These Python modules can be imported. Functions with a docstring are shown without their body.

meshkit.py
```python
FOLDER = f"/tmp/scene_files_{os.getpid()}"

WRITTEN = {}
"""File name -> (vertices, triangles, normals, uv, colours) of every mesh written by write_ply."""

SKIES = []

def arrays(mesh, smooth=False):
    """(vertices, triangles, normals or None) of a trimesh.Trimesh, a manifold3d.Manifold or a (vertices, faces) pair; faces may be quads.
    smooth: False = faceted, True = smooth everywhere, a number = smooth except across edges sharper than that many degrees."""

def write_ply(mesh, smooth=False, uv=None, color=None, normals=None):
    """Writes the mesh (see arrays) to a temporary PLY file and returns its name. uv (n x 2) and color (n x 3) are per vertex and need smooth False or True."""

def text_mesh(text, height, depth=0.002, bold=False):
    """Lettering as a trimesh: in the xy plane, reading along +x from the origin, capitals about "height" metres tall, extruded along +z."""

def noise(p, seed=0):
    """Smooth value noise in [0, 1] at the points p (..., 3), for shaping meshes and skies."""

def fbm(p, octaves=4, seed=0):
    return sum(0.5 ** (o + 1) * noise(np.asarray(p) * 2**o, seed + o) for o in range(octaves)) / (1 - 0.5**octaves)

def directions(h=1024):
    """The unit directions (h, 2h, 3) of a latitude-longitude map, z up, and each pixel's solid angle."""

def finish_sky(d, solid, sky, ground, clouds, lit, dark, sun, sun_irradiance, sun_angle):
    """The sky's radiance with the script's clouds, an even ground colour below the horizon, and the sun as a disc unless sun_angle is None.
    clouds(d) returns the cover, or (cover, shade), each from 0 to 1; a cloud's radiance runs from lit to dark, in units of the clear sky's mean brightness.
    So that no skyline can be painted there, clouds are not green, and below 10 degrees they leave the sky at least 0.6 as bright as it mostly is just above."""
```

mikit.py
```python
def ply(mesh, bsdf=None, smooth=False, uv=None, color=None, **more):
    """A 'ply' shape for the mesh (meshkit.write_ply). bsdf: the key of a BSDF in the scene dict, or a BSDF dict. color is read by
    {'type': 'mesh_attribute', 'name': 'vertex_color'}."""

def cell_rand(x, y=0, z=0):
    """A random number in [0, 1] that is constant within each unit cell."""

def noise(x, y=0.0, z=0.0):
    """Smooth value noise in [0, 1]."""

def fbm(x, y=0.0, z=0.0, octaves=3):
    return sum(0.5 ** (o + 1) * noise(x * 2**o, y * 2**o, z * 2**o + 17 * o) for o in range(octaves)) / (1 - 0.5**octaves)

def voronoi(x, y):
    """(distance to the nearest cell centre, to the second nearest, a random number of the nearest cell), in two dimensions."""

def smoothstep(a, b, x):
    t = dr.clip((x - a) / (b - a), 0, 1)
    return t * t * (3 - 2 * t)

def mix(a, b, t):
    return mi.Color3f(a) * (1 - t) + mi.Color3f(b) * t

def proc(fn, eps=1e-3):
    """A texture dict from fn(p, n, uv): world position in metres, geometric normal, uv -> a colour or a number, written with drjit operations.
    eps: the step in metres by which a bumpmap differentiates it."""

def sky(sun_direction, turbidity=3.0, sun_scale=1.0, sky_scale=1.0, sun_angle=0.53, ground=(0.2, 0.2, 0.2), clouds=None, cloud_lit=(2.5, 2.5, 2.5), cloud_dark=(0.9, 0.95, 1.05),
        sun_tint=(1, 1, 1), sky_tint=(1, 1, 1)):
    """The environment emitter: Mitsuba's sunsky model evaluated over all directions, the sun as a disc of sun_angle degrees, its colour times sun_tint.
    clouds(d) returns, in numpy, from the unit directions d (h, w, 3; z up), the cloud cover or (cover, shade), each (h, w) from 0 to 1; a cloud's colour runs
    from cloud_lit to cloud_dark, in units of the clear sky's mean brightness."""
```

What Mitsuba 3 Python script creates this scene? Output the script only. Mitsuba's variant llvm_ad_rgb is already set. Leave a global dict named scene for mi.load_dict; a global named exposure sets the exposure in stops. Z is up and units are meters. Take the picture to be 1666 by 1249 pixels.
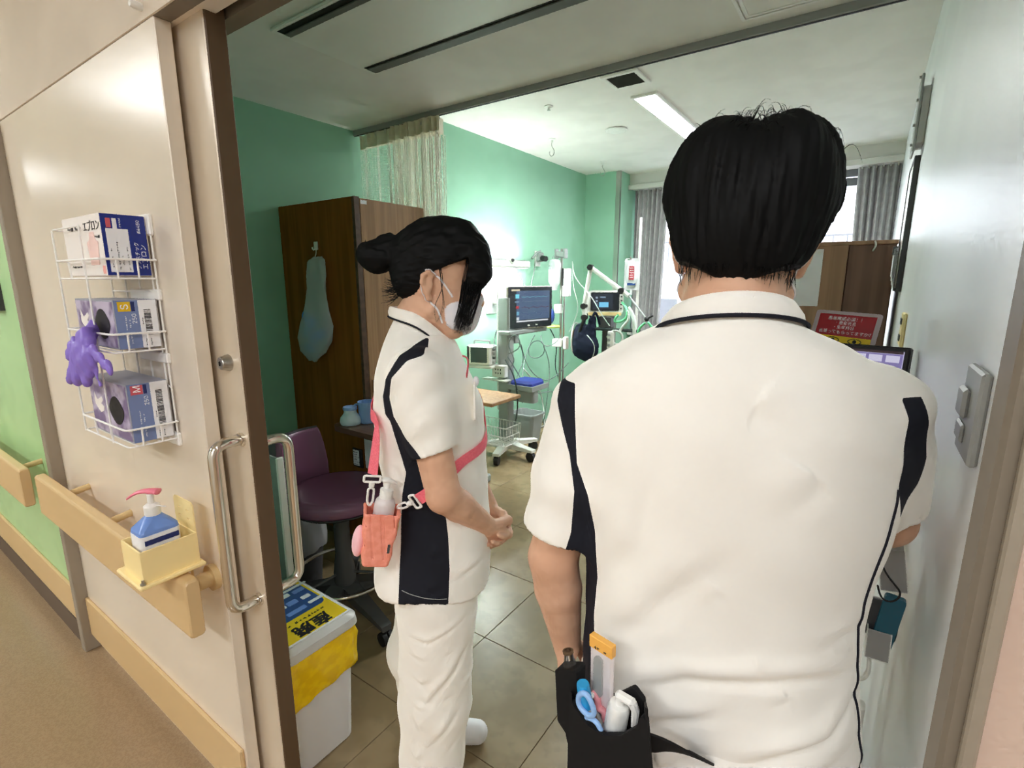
import glob, math, random
import numpy as np, trimesh, shapely, mitsuba as mi, drjit as dr, mikit, meshkit
from shapely import affinity
from shapely.geometry import Polygon, LineString, box as sbox
from mikit import proc, noise, fbm, smoothstep, mix, cell_rand

rng = np.random.default_rng(7)
scene, labels = {}, {}

# ---------------------------------------------------------------- camera (x along the corridor, y into the ward, z up)
FOCAL, CAM = 823.24, np.array([0.0, 0.0, 1.48])
AX = np.array([[0.82183762, 0.11197037, -0.55861039], [0.56972028, -0.16379006, 0.80535186], [-0.00131928, -0.98012012, -0.19840063]]).T
_m = np.eye(4); _m[:3, 0], _m[:3, 1], _m[:3, 2], _m[:3, 3] = -AX[0], -AX[1], AX[2], CAM
scene['camera'] = {'type': 'perspective', 'fov': 2 * math.degrees(math.atan(833 / FOCAL)), 'fov_axis': 'x', 'near_clip': 0.05, 'far_clip': 500.0,
                   'to_world': mi.ScalarTransform4f(_m)}
# ---------------------------------------------------------------- sky: bright overcast beyond the ward window
scene['sky'] = {'sampling_weight': 3.0, **mikit.sky([0.2, 0.75, 0.6], turbidity=4, sun_scale=0.0, sky_scale=0.9, ground=(0.55, 0.55, 0.53),
                         clouds=lambda d: (np.full(d.shape[:2], 0.96), 0.25 * meshkit.fbm(d * 3.0, 3)), cloud_lit=(47.0, 50.0, 55.0), cloud_dark=(38.0, 40.5, 44.5))}
exposure = 0.0
SKY_DONE = True
CORRIDOR_LAMP, WARD_LAMP, BED_LAMP = 13.5, 130.0, 58.0      # radiance of the corridor's, the ward's and the bed's lamps


# ---------------------------------------------------------------- helpers
def ray(x, y): return AX.T @ np.array([(x - 833) / FOCAL, (y - 624.5) / FOCAL, 1.0])


def at(x, y, ax, v):
    """The point of the plane ax = v (world) that is seen at a pixel of the photograph."""
    d = ray(x, y); i = 'xyz'.index(ax)
    return CAM + d * (v - CAM[i]) / d[i]


def deep(x, y, depth): return CAM + ray(x, y) * depth


def srgb(r, g, b):
    v = np.array([r, g, b]) / 255.0
    return [float(t) for t in np.where(v < 0.04045, v / 12.92, ((v + 0.055) / 1.055) ** 2.4)]


def mat(name, col, rough=0.5, spec=0.5, metal=0.0, bump=None, bscale=0.0004, **more):
    base = col if isinstance(col, dict) else {'type': 'rgb', 'value': srgb(*col)}
    b = {'type': 'principled', 'base_color': base, 'roughness': rough, 'specular': spec, 'metallic': metal, **more}
    if bump is not None: b = {'type': 'bumpmap', 'scale': bscale, 'tex': bump, 'bsdf': b}
    scene['mat_' + name] = {'type': 'twosided', 'bsdf': b}
    return 'mat_' + name


def numbered(base, parent=''):
    key, k = parent + base, 0
    while key in scene or key in labels or any(s.startswith(key + '__') for s in (scene if not parent else ())):
        k += 1; key = f'{parent}{base}_{k:03d}'
    return key


def thing(name, label, cat, group=None, kind=None):
    key = numbered(name)
    labels[key] = {'label': label, 'category': cat}
    if group: labels[key]['group'] = group
    if kind: labels[key]['kind'] = kind
    return key


def part(parent, name, mesh, m, smooth=35, label=None, kind=None, **kw):
    key = numbered(name, parent + '__'); kind = 'stuff' if name == 'print' and kind is None else kind
    scene[key] = mesh if isinstance(mesh, dict) else mikit.ply(mesh, m, smooth, **kw)
    if label: labels[key] = {'label': label}
    if kind: labels.setdefault(key, {})['kind'] = kind
    return key


def solo(name, mesh, m, label, cat, group=None, kind=None, smooth=35):
    key = thing(name, label, cat, group, kind)
    scene[key] = mikit.ply(mesh, m, smooth)
    return key


def struct(name, mesh, m, label, cat, smooth=False): return solo(name, mesh, m, label, cat, None, 'structure', smooth)


def moved(shape, x, y, z):
    """The same shape dict at another place."""
    return {**shape, 'to_world': mi.ScalarTransform4f().translate([float(x), float(y), float(z)])}


def join(*ms): return trimesh.util.concatenate([m for m in ms if m is not None])


def hull(pts): return trimesh.convex.convex_hull(np.asarray(pts, float))


def bx(x0, x1, y0, y1, z0, z1, b=0.0):
    if x0 > x1: x0, x1 = x1, x0
    if y0 > y1: y0, y1 = y1, y0
    if z0 > z1: z0, z1 = z1, z0
    b = min(b, (x1 - x0) / 2.01, (y1 - y0) / 2.01, (z1 - z0) / 2.01)
    if b <= 0: return hull([(x, y, z) for x in (x0, x1) for y in (y0, y1) for z in (z0, z1)])
    p = []
    for x, dx in ((x0, b), (x1, -b)):
        for y, dy in ((y0, b), (y1, -b)):
            for z, dz in ((z0, b), (z1, -b)):
                p += [(x, y + dy, z + dz), (x + dx, y, z + dz), (x + dx, y + dy, z)]
    return hull(p)


def frame_to(o, x, y, z=None):
    x = np.asarray(x, float) / np.linalg.norm(x); y = np.asarray(y, float); y = y - x * (x @ y); y /= np.linalg.norm(y)
    m = np.eye(4); m[:3, 0], m[:3, 1], m[:3, 2], m[:3, 3] = x, y, np.cross(x, y) if z is None else z, o
    return m


def put(mesh, o, x=(1, 0, 0), y=(0, 1, 0)):
    m = mesh.copy(); m.apply_transform(frame_to(o, x, y)); return m


def rings(curves, cap=True, closed=False):
    """A skin over equally long closed rings of points."""
    n, k = len(curves[0]), len(curves)
    v = np.vstack(curves); f = []
    i = np.arange(n); j = (i + 1) % n
    for r in range(k if closed else k - 1):
        a, b = r * n, ((r + 1) % k) * n
        f += [np.stack([a + i, a + j, b + j], 1), np.stack([a + i, b + j, b + i], 1)]
    if cap and not closed:
        v = np.vstack([v, curves[0].mean(0), curves[-1].mean(0)])
        f += [np.stack([i * 0 + k * n, j, i], 1), np.stack([i * 0 + k * n + 1, (k - 1) * n + i, (k - 1) * n + j], 1)]
    return trimesh.Trimesh(v, np.vstack(f), process=False)


def tube(pts, r, n=8, closed=False, cap=True):
    p = np.asarray(pts, float); k = len(p); r = np.broadcast_to(np.asarray(r, float), (k,))
    t = np.gradient(p, axis=0) if not closed else np.roll(p, -1, 0) - np.roll(p, 1, 0)
    t /= np.maximum(np.linalg.norm(t, axis=1, keepdims=True), 1e-12)
    u = np.cross(t[0], [0, 0, 1] if abs(t[0][2]) < 0.9 else [1, 0, 0]); u /= np.linalg.norm(u)
    a = np.arange(n) / n * 2 * np.pi; out = []
    for i in range(k):
        u = u - t[i] * (t[i] @ u); u /= np.linalg.norm(u); w = np.cross(t[i], u)
        out.append(p[i] + r[i] * (np.cos(a)[:, None] * u + np.sin(a)[:, None] * w))
    return rings(out, cap, closed)


def cyl(a, b, r, n=16, r2=None): return tube([a, b], [r, r if r2 is None else r2], n)


def smooth_path(pts, n=40, closed=False):
    from scipy.interpolate import CubicSpline
    p = np.asarray(pts, float)
    if closed: p = np.vstack([p, p[:1]])
    s = np.r_[0, np.cumsum(np.maximum(np.linalg.norm(np.diff(p, axis=0), axis=1), 1e-6) ** 0.7)]
    q = CubicSpline(s, p, bc_type='periodic' if closed else 'natural')(np.linspace(0, s[-1], n + closed))
    return q[:-1] if closed else q


def bent(pts, r, steps=6):
    """A polyline with its corners rounded by radius r."""
    p = [np.asarray(q, float) for q in pts]; out = [p[0]]
    for a, b, c in zip(p, p[1:], p[2:]):
        u, w = (a - b), (c - b); lu, lw = np.linalg.norm(u), np.linalg.norm(w)
        k = min(r, 0.49 * lu, 0.49 * lw); s, e = b + u / lu * k, b + w / lw * k
        out += [(1 - t) ** 2 * s + 2 * t * (1 - t) * b + t * t * e for t in np.linspace(0, 1, steps)]
    return np.array(out + [p[-1]])


def lathe(profile, n=24, o=(0, 0, 0), axis=(0, 0, 1)):
    a = np.arange(n) / n * 2 * np.pi
    z = np.asarray(axis, float) / np.linalg.norm(axis)
    x = np.cross(z, [0, 1, 0] if abs(z[1]) < 0.9 else [1, 0, 0]); x /= np.linalg.norm(x); y = np.cross(z, x)
    return rings([np.asarray(o) + h * z + max(r, 1e-5) * (np.cos(a)[:, None] * x + np.sin(a)[:, None] * y) for r, h in profile])


def ball(c, r, sub=3):
    m = trimesh.creation.icosphere(sub); m.vertices = m.vertices * np.broadcast_to(r, 3) + np.asarray(c); return m


def prism(poly, depth):
    poly = poly if hasattr(poly, 'geom_type') else Polygon(poly)
    return join(*[trimesh.creation.extrude_polygon(g, depth, engine='earcut') for g in getattr(poly, 'geoms', [poly])])


def rrect(w, h, r, cx=0.0, cy=0.0): return sbox(cx - w / 2 + r, cy - h / 2 + r, cx + w / 2 - r, cy + h / 2 - r).buffer(r, quad_segs=4)


def letters(text, height, depth=0.0006, bold=False):
    """Lettering like meshkit.text_mesh, in the font that also holds Japanese."""
    if all(ord(ch) < 256 for ch in text): return meshkit.text_mesh(text, height, depth, bold)
    from PIL import Image, ImageDraw, ImageFont
    found = glob.glob('/opt/blender-*/*/datafiles/fonts/Noto Sans CJK Regular.woff2')
    if not found: return bx(0, height * len(text), 0, height, 0, depth)
    font = ImageFont.truetype(found[0], 64)
    x0, y0, x1, y1 = font.getbbox(text, anchor='ls', stroke_width=2 * bold)
    im = Image.new('L', (x1 - x0 + 8, y1 - y0 + 8))
    ImageDraw.Draw(im).text((4 - x0, 4 - y0), text, 255, font, anchor='ls', stroke_width=2 * bold)
    on = np.pad(np.asarray(im) > 127, ((0, 0), (1, 1))).astype(np.int8)
    rows, starts = np.nonzero(np.diff(on, axis=1) == 1); ends = np.nonzero(np.diff(on, axis=1) == -1)[1]
    shape = shapely.union_all(shapely.box(starts, -rows - 1, ends, -rows)).buffer(0.5).buffer(-0.5).simplify(0.8)
    s = height / 50.0
    return prism(affinity.affine_transform(shape, [s, 0, 0, s, -4 * s, (4 - y0) * s]), depth)


def fine_print(w, h, seed=0, depth=0.0005, rows=1, gap=0.45):
    """Print too small to read: rows of short strokes, in the xy plane."""
    r, out, rh = random.Random(seed), [], h / rows
    for k in range(rows):
        x, y = 0.0, h - (k + 1) * rh
        while x < w * (1 if k % 2 == 0 else .8):
            g = rh * r.uniform(.35, .75)
            if r.random() < .85:
                for _ in range(2):
                    a, b = r.uniform(0, .5) * rh * (1 - gap), r.uniform(.5, 1) * rh * (1 - gap)
                    q = x + r.uniform(0, .6) * g
                    out.append(bx(q, q + rh * .13, y + a, y + b, 0, depth))
                out.append(bx(x, x + g * .8, y + (a + b) / 2, y + (a + b) / 2 + rh * .12, 0, depth))
            x += g * 1.15
    return join(*out)


# ---------------------------------------------------------------- bodies: signed distances on a grid, skinned by surface nets
def smin(a, b, k):
    h = np.clip(0.5 + 0.5 * (b - a) / k, 0, 1)
    return b + (a - b) * h - k * h * (1 - h)


def cone_d(p, a, b, ra, rb):
    """Distance to a capsule whose radius runs from ra to rb."""
    a, b = np.asarray(a, float), np.asarray(b, float); ab = b - a
    t = np.clip(((p - a) @ ab) / (ab @ ab), 0, 1)
    return np.linalg.norm(p - a - t[..., None] * ab, axis=-1) - (ra + (rb - ra) * t)


def ell_d(p, c, r, rot=None):
    q = p - np.asarray(c, float)
    if rot is not None: q = q @ rot            # columns of rot: the ellipsoid's axes
    r = np.asarray(r, float)
    k0 = np.linalg.norm(q / r, axis=-1); k1 = np.linalg.norm(q / (r * r), axis=-1)
    return k0 * (k0 - 1) / np.maximum(k1, 1e-9)


def skin(fn, lo, hi, h, project=2):
    """The zero surface of fn(points (n, 3)) within the box lo..hi, by surface nets."""
    lo, hi = np.asarray(lo, float), np.asarray(hi, float)
    n = np.ceil((hi - lo) / h).astype(int) + 1
    # coarse pass: only blocks near the surface are evaluated finely
    ax = [lo[i] + h * np.arange(n[i]) for i in range(3)]
    B = 8
    cs = [np.minimum(np.arange(0, k + B, B), k - 1) for k in n]
    cp = np.stack(np.meshgrid(*[a[c] for a, c in zip(ax, cs)], indexing='ij'), -1)
    cd = fn(cp.reshape(-1, 3)).reshape(cp.shape[:3])
    D = np.full(n, 1.0, np.float32)
    for i in range(len(cs[0]) - 1):
        for j in range(len(cs[1]) - 1):
            for k in range(len(cs[2]) - 1):
                c = cd[i:i + 2, j:j + 2, k:k + 2]
                sl = tuple(slice(cs[q][x], cs[q][x + 1] + 1) for q, x in enumerate((i, j, k)))
                if np.abs(c).min() < h * B * 1.5 or (c.min() < 0 < c.max()):
                    g = np.stack(np.meshgrid(*[a[s] for a, s in zip(ax, sl)], indexing='ij'), -1)
                    D[sl] = fn(g.reshape(-1, 3)).reshape(g.shape[:3])
                else: D[sl] = np.where(np.mean(c) < 0, -1.0, 1.0)
    S = D < 0
    corner = [(a, b, c) for a in (0, 1) for b in (0, 1) for c in (0, 1)]
    shp = tuple(k - 1 for k in n)
    cnt = sum(S[a:a + shp[0], b:b + shp[1], c:c + shp[2]].astype(np.int8) for a, b, c in corner)
    act = (cnt > 0) & (cnt < 8)
    idx = np.argwhere(act)
    num = np.full(shp, -1); num[act] = np.arange(len(idx))
    acc, m = np.zeros((len(idx), 3)), np.zeros(len(idx))
    for a in corner:
        for q in range(3):
            if a[q] == 0:
                b = list(a); b[q] = 1
                da, db = D[tuple((idx + a).T)], D[tuple((idx + b).T)]
                x = (da < 0) != (db < 0)
                t = np.where(x, da / np.where(x, da - db, 1), 0)
                pt = np.array(a, float)[None] + np.eye(3)[q] * t[:, None]
                acc += np.where(x[:, None], pt, 0); m += x
    v = lo + h * (idx + acc / m[:, None])
    F = []
    for q in range(3):
        e = np.eye(3, dtype=int); u, w = [(1, 2), (2, 0), (0, 1)][q]
        sl0 = [slice(None)] * 3; sl1 = [slice(None)] * 3; sl0[q] = slice(0, -1); sl1[q] = slice(1, None)
        x = np.argwhere(S[tuple(sl0)] != S[tuple(sl1)])
        x = x[(x[:, u] > 0) & (x[:, w] > 0) & (x[:, u] < shp[u]) & (x[:, w] < shp[w])]
        quad = np.stack([num[tuple(x.T)], num[tuple((x - e[u]).T)], num[tuple((x - e[u] - e[w]).T)], num[tuple((x - e[w]).T)]], 1)
        inside = S[tuple(x.T)]
        quad = np.where(inside[:, None], quad, quad[:, ::-1])
        F.append(quad[(quad >= 0).all(1)])
    F = np.vstack(F)
    for _ in range(project):
        e = h * 0.25
        d = fn(v); g = np.stack([fn(v + e * np.eye(3)[q]) - fn(v - e * np.eye(3)[q]) for q in range(3)], 1) / (2 * e)
        v = v - np.clip(d / np.maximum((g * g).sum(1), 0.05), -h / 2, h / 2)[:, None] * g
    return trimesh.Trimesh(v, np.vstack([F[:, [0, 1, 2]], F[:, [0, 2, 3]]]), process=False)


def onto(fn, p, steps=8):
    """Points moved onto the zero surface of fn, and the outward normals there."""
    p = np.array(p, float); e = 1e-4
    for _ in range(steps):
        g = np.stack([fn(p + e * np.eye(3)[q]) - fn(p - e * np.eye(3)[q]) for q in range(3)], 1) / (2 * e)
        p = p - (fn(p) / np.maximum((g * g).sum(1), 0.05))[:, None] * g
    g = np.stack([fn(p + e * np.eye(3)[q]) - fn(p - e * np.eye(3)[q]) for q in range(3)], 1)
    return p, g / np.maximum(np.linalg.norm(g, axis=1, keepdims=True), 1e-12)


def seen(fn, px, lo=0.3, hi=3.0):
    """First points of the surface fn along the sight lines through pixels."""
    px = np.asarray(px, float); d = np.array([ray(*q) for q in px]); d /= np.linalg.norm(d, axis=1, keepdims=True)
    t = np.full(len(px), lo)
    for _ in range(160): t = np.minimum(t + 0.6 * np.maximum(fn(CAM + d * t[:, None]), -0.01), hi)
    return CAM + d * t[:, None]
# ================================================================ materials of the setting
def tint(a, b, s, o=3, w=(0.35, 0.65)):
    a, b = srgb(*a), srgb(*b)
    return proc(lambda p, n, uv: mix(a, b, smoothstep(w[0], w[1], fbm(p.x * s, p.y * s, p.z * s, octaves=o))))


def grain(s): return proc(lambda p, n, uv: fbm(p.x * s, p.y * s, p.z * s, octaves=2), 5e-4)


def wood(a, b, s=60.0, along=2):
    a, b = srgb(*a), srgb(*b)
    def fn(p, n, uv):
        q = [p.x, p.y, p.z]
        st = [s, s, s]; st[along] = s * 0.035
        return mix(a, b, smoothstep(0.3, 0.7, fbm(q[0] * st[0], q[1] * st[1], q[2] * st[2], octaves=3)))
    return proc(fn)


rough_paint = grain(260.0)
mat('panel', tint((224, 213, 197), (218, 207, 191), 2.5), 0.25, 0.6, 0.05)
mat('frame_metal', (150, 140, 126), 0.38, 0.5, 0.2)
mat('wall_beige', tint((218, 207, 192), (210, 199, 184), 4), 0.75, 0.3, bump=rough_paint, bscale=0.0009)
mat('wall_pink', tint((196, 172, 157), (190, 166, 151), 4), 0.75, 0.3, bump=rough_paint, bscale=0.0009)
mat('corridor_green', tint((170, 206, 152), (163, 200, 146), 5), 0.30, 0.5, bump=grain(160.0), bscale=0.0003)
mat('ward_green', tint((147, 194, 169), (142, 190, 164), 3), 0.7, 0.3, bump=grain(220.0), bscale=0.0004)
mat('ward_white', tint((222, 224, 226), (216, 218, 221), 3), 0.36, 0.5, bump=grain(140.0), bscale=0.0007)
mat('ceiling_white', tint((226, 224, 219), (221, 219, 214), 6), 0.85, 0.2, bump=grain(150.0), bscale=0.0006)
mat('corridor_floor', tint((152, 128, 100), (144, 120, 92), 260, 2), 0.20, 0.45)
mat('tan_plastic', (204, 174, 128), 0.38, 0.45)
mat('tan_edge', (206, 178, 128), 0.38, 0.45)
mat('dark_base', (96, 82, 70), 0.6, 0.3)
mat('black', (14, 14, 15), 0.6, 0.3)
mat('rubber', (26, 26, 28), 0.55, 0.4)
mat('brown_edge', (84, 64, 44), 0.5, 0.4)
mat('brown_casing', (114, 104, 91), 0.5, 0.4)
mat('leaf', tint((206, 192, 172), (200, 186, 166), 2.5), 0.26, 0.5, 0.12)
mat('chrome', (226, 222, 214), 0.08, 0.5, 1.0)
mat('steel', (180, 178, 172), 0.28, 0.5, 1.0)
mat('white_plastic', (232, 232, 228), 0.4, 0.5)
mat('grey_plastic', (150, 152, 150), 0.45, 0.4)
mat('dark_grey', (62, 62, 64), 0.5, 0.4)
mat('white_paint', (228, 228, 224), 0.5, 0.4)
mat('vent_dark', (40, 38, 34), 0.7, 0.2)

CZ, NZ, FZ = 2.62, 2.40, 2.65            # ceilings: corridor, entrance of the ward, ward
XL, XR, YF, YN = -2.75, 0.125, 5.43, 2.23  # ward: left wall, right wall, column face, edge of the lower ceiling

# ---------------------------------------------------------------- corridor shell
struct('floor_corridor', bx(-9, 4, -2.1, 0.60, -0.05, 0), 'mat_corridor_floor', 'speckled tan sheet vinyl floor of the corridor', 'floor')
struct('ceiling_corridor', bx(-9, 4, -2.1, 0.53, CZ, CZ + 0.05), 'mat_ceiling_white', 'white corridor ceiling above the doorway', 'ceiling')
struct('wall_opposite', bx(-9, 4, -2.15, -2.1, 0, CZ), 'mat_ceiling_white', 'beige corridor wall opposite the ward door', 'wall')
struct('wall_corridor_end', bx(-9.05, -9, -2.15, 0.6, 0, CZ), 'mat_wall_beige', 'far end wall of the corridor', 'wall')
struct('wall_corridor_start', bx(4, 4.05, -2.15, 0.6, 0, CZ), 'mat_wall_beige', 'near end wall of the corridor', 'wall')
struct('wall_above_door', bx(-9, 4, 0.527, 0.60, 2.007, CZ + 0.05), 'mat_wall_beige', 'beige papered corridor wall above the sliding door panel', 'wall')
struct('wall_corridor_left', bx(-9, -2.47, 0.512, 0.60, 0, 2.007), 'mat_corridor_green', 'pale green corridor wall left of the door pocket', 'wall')
struct('wall_corridor_right', bx(0.121, 4, 0.53, 0.66, 0, 2.007), 'mat_wall_pink', 'pinkish papered corridor wall right of the doorway', 'wall')
struct('trim_1', bx(-2.50, -2.455, 0.492, 0.56, 0, 2.007, 0.003), 'mat_frame_metal', 'grey metal post between green wall and door pocket panel', 'trim')
struct('trim_2', join(bx(-2.455, -1.247, 0.530, 0.563, 0.068, 2.007, 0.002), bx(-2.455, -1.252, 0.545, 0.563, 0, 0.07)), 'mat_panel', 'beige metal pocket panel that the sliding door runs behind', 'panel')
struct('trim_3', join(bx(-2.45, 0.121, 0.531, 0.563, 2.006, 2.03), bx(-2.45, 0.121, 0.623, 0.66, 2.007, 2.06)), 'mat_brown_casing', 'beige metal lintel with the black door track above the doorway', 'lintel')
struct('trim_4', bx(-2.45, 0.121, 0.56, 0.625, 2.052, 2.062), 'mat_black', 'black track slot above the sliding door', 'track')
struct('trim_5', join(bx(0.098, 0.122, 0.53, 0.585, 0, 2.007, 0.004), bx(0.112, 0.20, 0.60, 0.66, 0, 2.007, 0.003)), 'mat_brown_casing', 'brown metal jamb at the right side of the doorway', 'jamb')
struct('trim_6', bx(0.110, 0.121, 0.520, 0.531, 0, 2.007, 0.002), 'mat_frame_metal', 'grey edge strip beside the brown right door jamb', 'trim')
struct('wall_pocket_back', bx(XL, -1.25, 0.63, 0.66, 0, NZ), 'mat_ward_green', 'ward side of the door pocket wall', 'wall')
struct('wall_over_opening', bx(XL, XR + 0.1, 0.60, 0.66, 2.05, NZ + 0.02), 'mat_ward_green', 'ward side of the wall above the doorway', 'wall')
struct('baseboard_panel', bx(-2.485 + 0.03, -1.255, 0.519, 0.531, 0.068, 0.236, 0.004), 'mat_tan_plastic', 'tan kick plate along the foot of the pocket panel', 'kick plate')
struct('baseboard_corridor', bx(-9, -2.52, 0.500, 0.513, 0.115, 0.265, 0.004), 'mat_tan_plastic', 'tan bumper plate along the foot of the green wall', 'bumper')
struct('baseboard_dark', bx(-9, -2.50, 0.504, 0.513, 0, 0.10), 'mat_dark_base', 'brown skirting under the tan bumper plate', 'skirting')

# ---------------------------------------------------------------- ward shell
struct('wall_left', bx(XL - 0.05, XL, 0.6, YF + 0.7, 0, FZ), 'mat_ward_green', 'green left wall of the ward', 'wall')
struct('wall_right', bx(XR, XR + 0.05, 0.66, YF + 0.8, 0, FZ), 'mat_ward_white', 'white textured right wall of the ward', 'wall')
struct('ceiling_entrance', bx(XL, XR + 0.05, 0.60, YN, NZ, NZ + 0.30), 'mat_ceiling_white', 'lower ceiling just inside the doorway', 'ceiling')
struct('ceiling_ward', bx(XL, XR + 0.05, YN, YF + 0.8, FZ, FZ + 0.05), 'mat_ceiling_white', 'white ceiling of the ward', 'ceiling')
struct('wall_column', bx(XL, -2.34, YF, YF + 0.8, 0, FZ), 'mat_ward_green', 'green column in the far left corner of the ward', 'column')
struct('trim_7', join(bx(-2.385, -2.337, YF - 0.004, YF + 0.002, 0, FZ), bx(-2.342, -2.336, YF - 0.004, YF + 0.03, 0, FZ)), 'mat_steel', 'metal corner guard on the green column', 'corner guard')
struct('beam', join(bx(-2.34, XR, 5.70, 6.2, 2.50, FZ), bx(-2.34, XR, 5.66, 5.70, 2.485, 2.535, 0.004)), 'mat_ceiling_white', 'white beam with curtain pelmet above the window', 'beam')
struct('wall_window', bx(-2.34, XR, 5.95, 6.05, 0, 0.85), 'mat_ward_white', 'white wall below the ward window', 'wall')
struct('windowsill', bx(-2.34, XR, 5.80, 5.96, 0.85, 0.88, 0.004), 'mat_white_paint', 'white sill of the ward window', 'sill')
mat('alu', (120, 122, 126), 0.4, 0.5, 0.6)
WIN = thing('window_1', 'wide aluminium sliding window at the far end of the ward', 'window', None, 'structure')
fr = []
for a, b, c, d in ((-2.34, XR, 2.44, 2.52), (-2.34, XR, 0.86, 0.92), (-2.34, -2.28, 0.92, 2.44), (XR - 0.05, XR, 0.92, 2.44), (-1.16, -1.08, 0.92, 2.44)):
    fr.append(bx(a, b, 5.93, 6.0, c, d, 0.004))
part(WIN, 'frame', join(*fr), 'mat_alu', False)
for a, b, y in ((-2.28, -1.10, 5.955), (-1.14, XR - 0.05, 5.975)):
    part(WIN, 'sash', join(bx(a, b, y - .012, y + .012, 2.36, 2.43, .003), bx(a, b, y - .012, y + .012, .93, 1.0, .003), bx(a, a + .045, y - .012, y + .012, 1.0, 2.36, .003), bx(b - .045, b, y - .012, y + .012, 1.0, 2.36, .003)), 'mat_alu', False)
scene['mat_pane'] = {'type': 'thindielectric', 'int_ior': 1.5}
for a, b, y in ((-2.235, -1.145, 5.955), (-1.095, XR - 0.095, 5.975)):
    part(WIN, 'pane', trimesh.Trimesh([[a, y, 1.0], [b, y, 1.0], [b, y, 2.36], [a, y, 2.36]], [[0, 1, 2], [0, 2, 3]], process=False), 'mat_pane', False)

# ward floor: 45 cm vinyl tiles laid one by one
struct('floor', bx(XL, XR, 0.58, 6.0, -0.06, -0.004), 'mat_dark_base', 'ward floor of square beige vinyl tiles with dark joints', 'floor')
tile_tex = lambda k: (lambda p, n, uv: mix(mix(srgb(121, 104, 76), srgb(137, 120, 92), smoothstep(0.3, 0.7, fbm(p.x * 7 + 13 * k, p.y * 7, octaves=4))),
                                           srgb(100, 90, 68), 0.22 * smoothstep(0.56, 0.70, fbm(p.x * 22, p.y * 22 + 31 * k, octaves=4))))
TM = [mat(f'tile_{k}', proc(tile_tex(k)), 0.30, 0.45) for k in range(3)]
G = 0.45
tcache = {}
xs = np.arange(-1.1755 - 4 * G, XR, G); ys = np.arange(1.038 - G * 1, 6.0, G)
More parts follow.
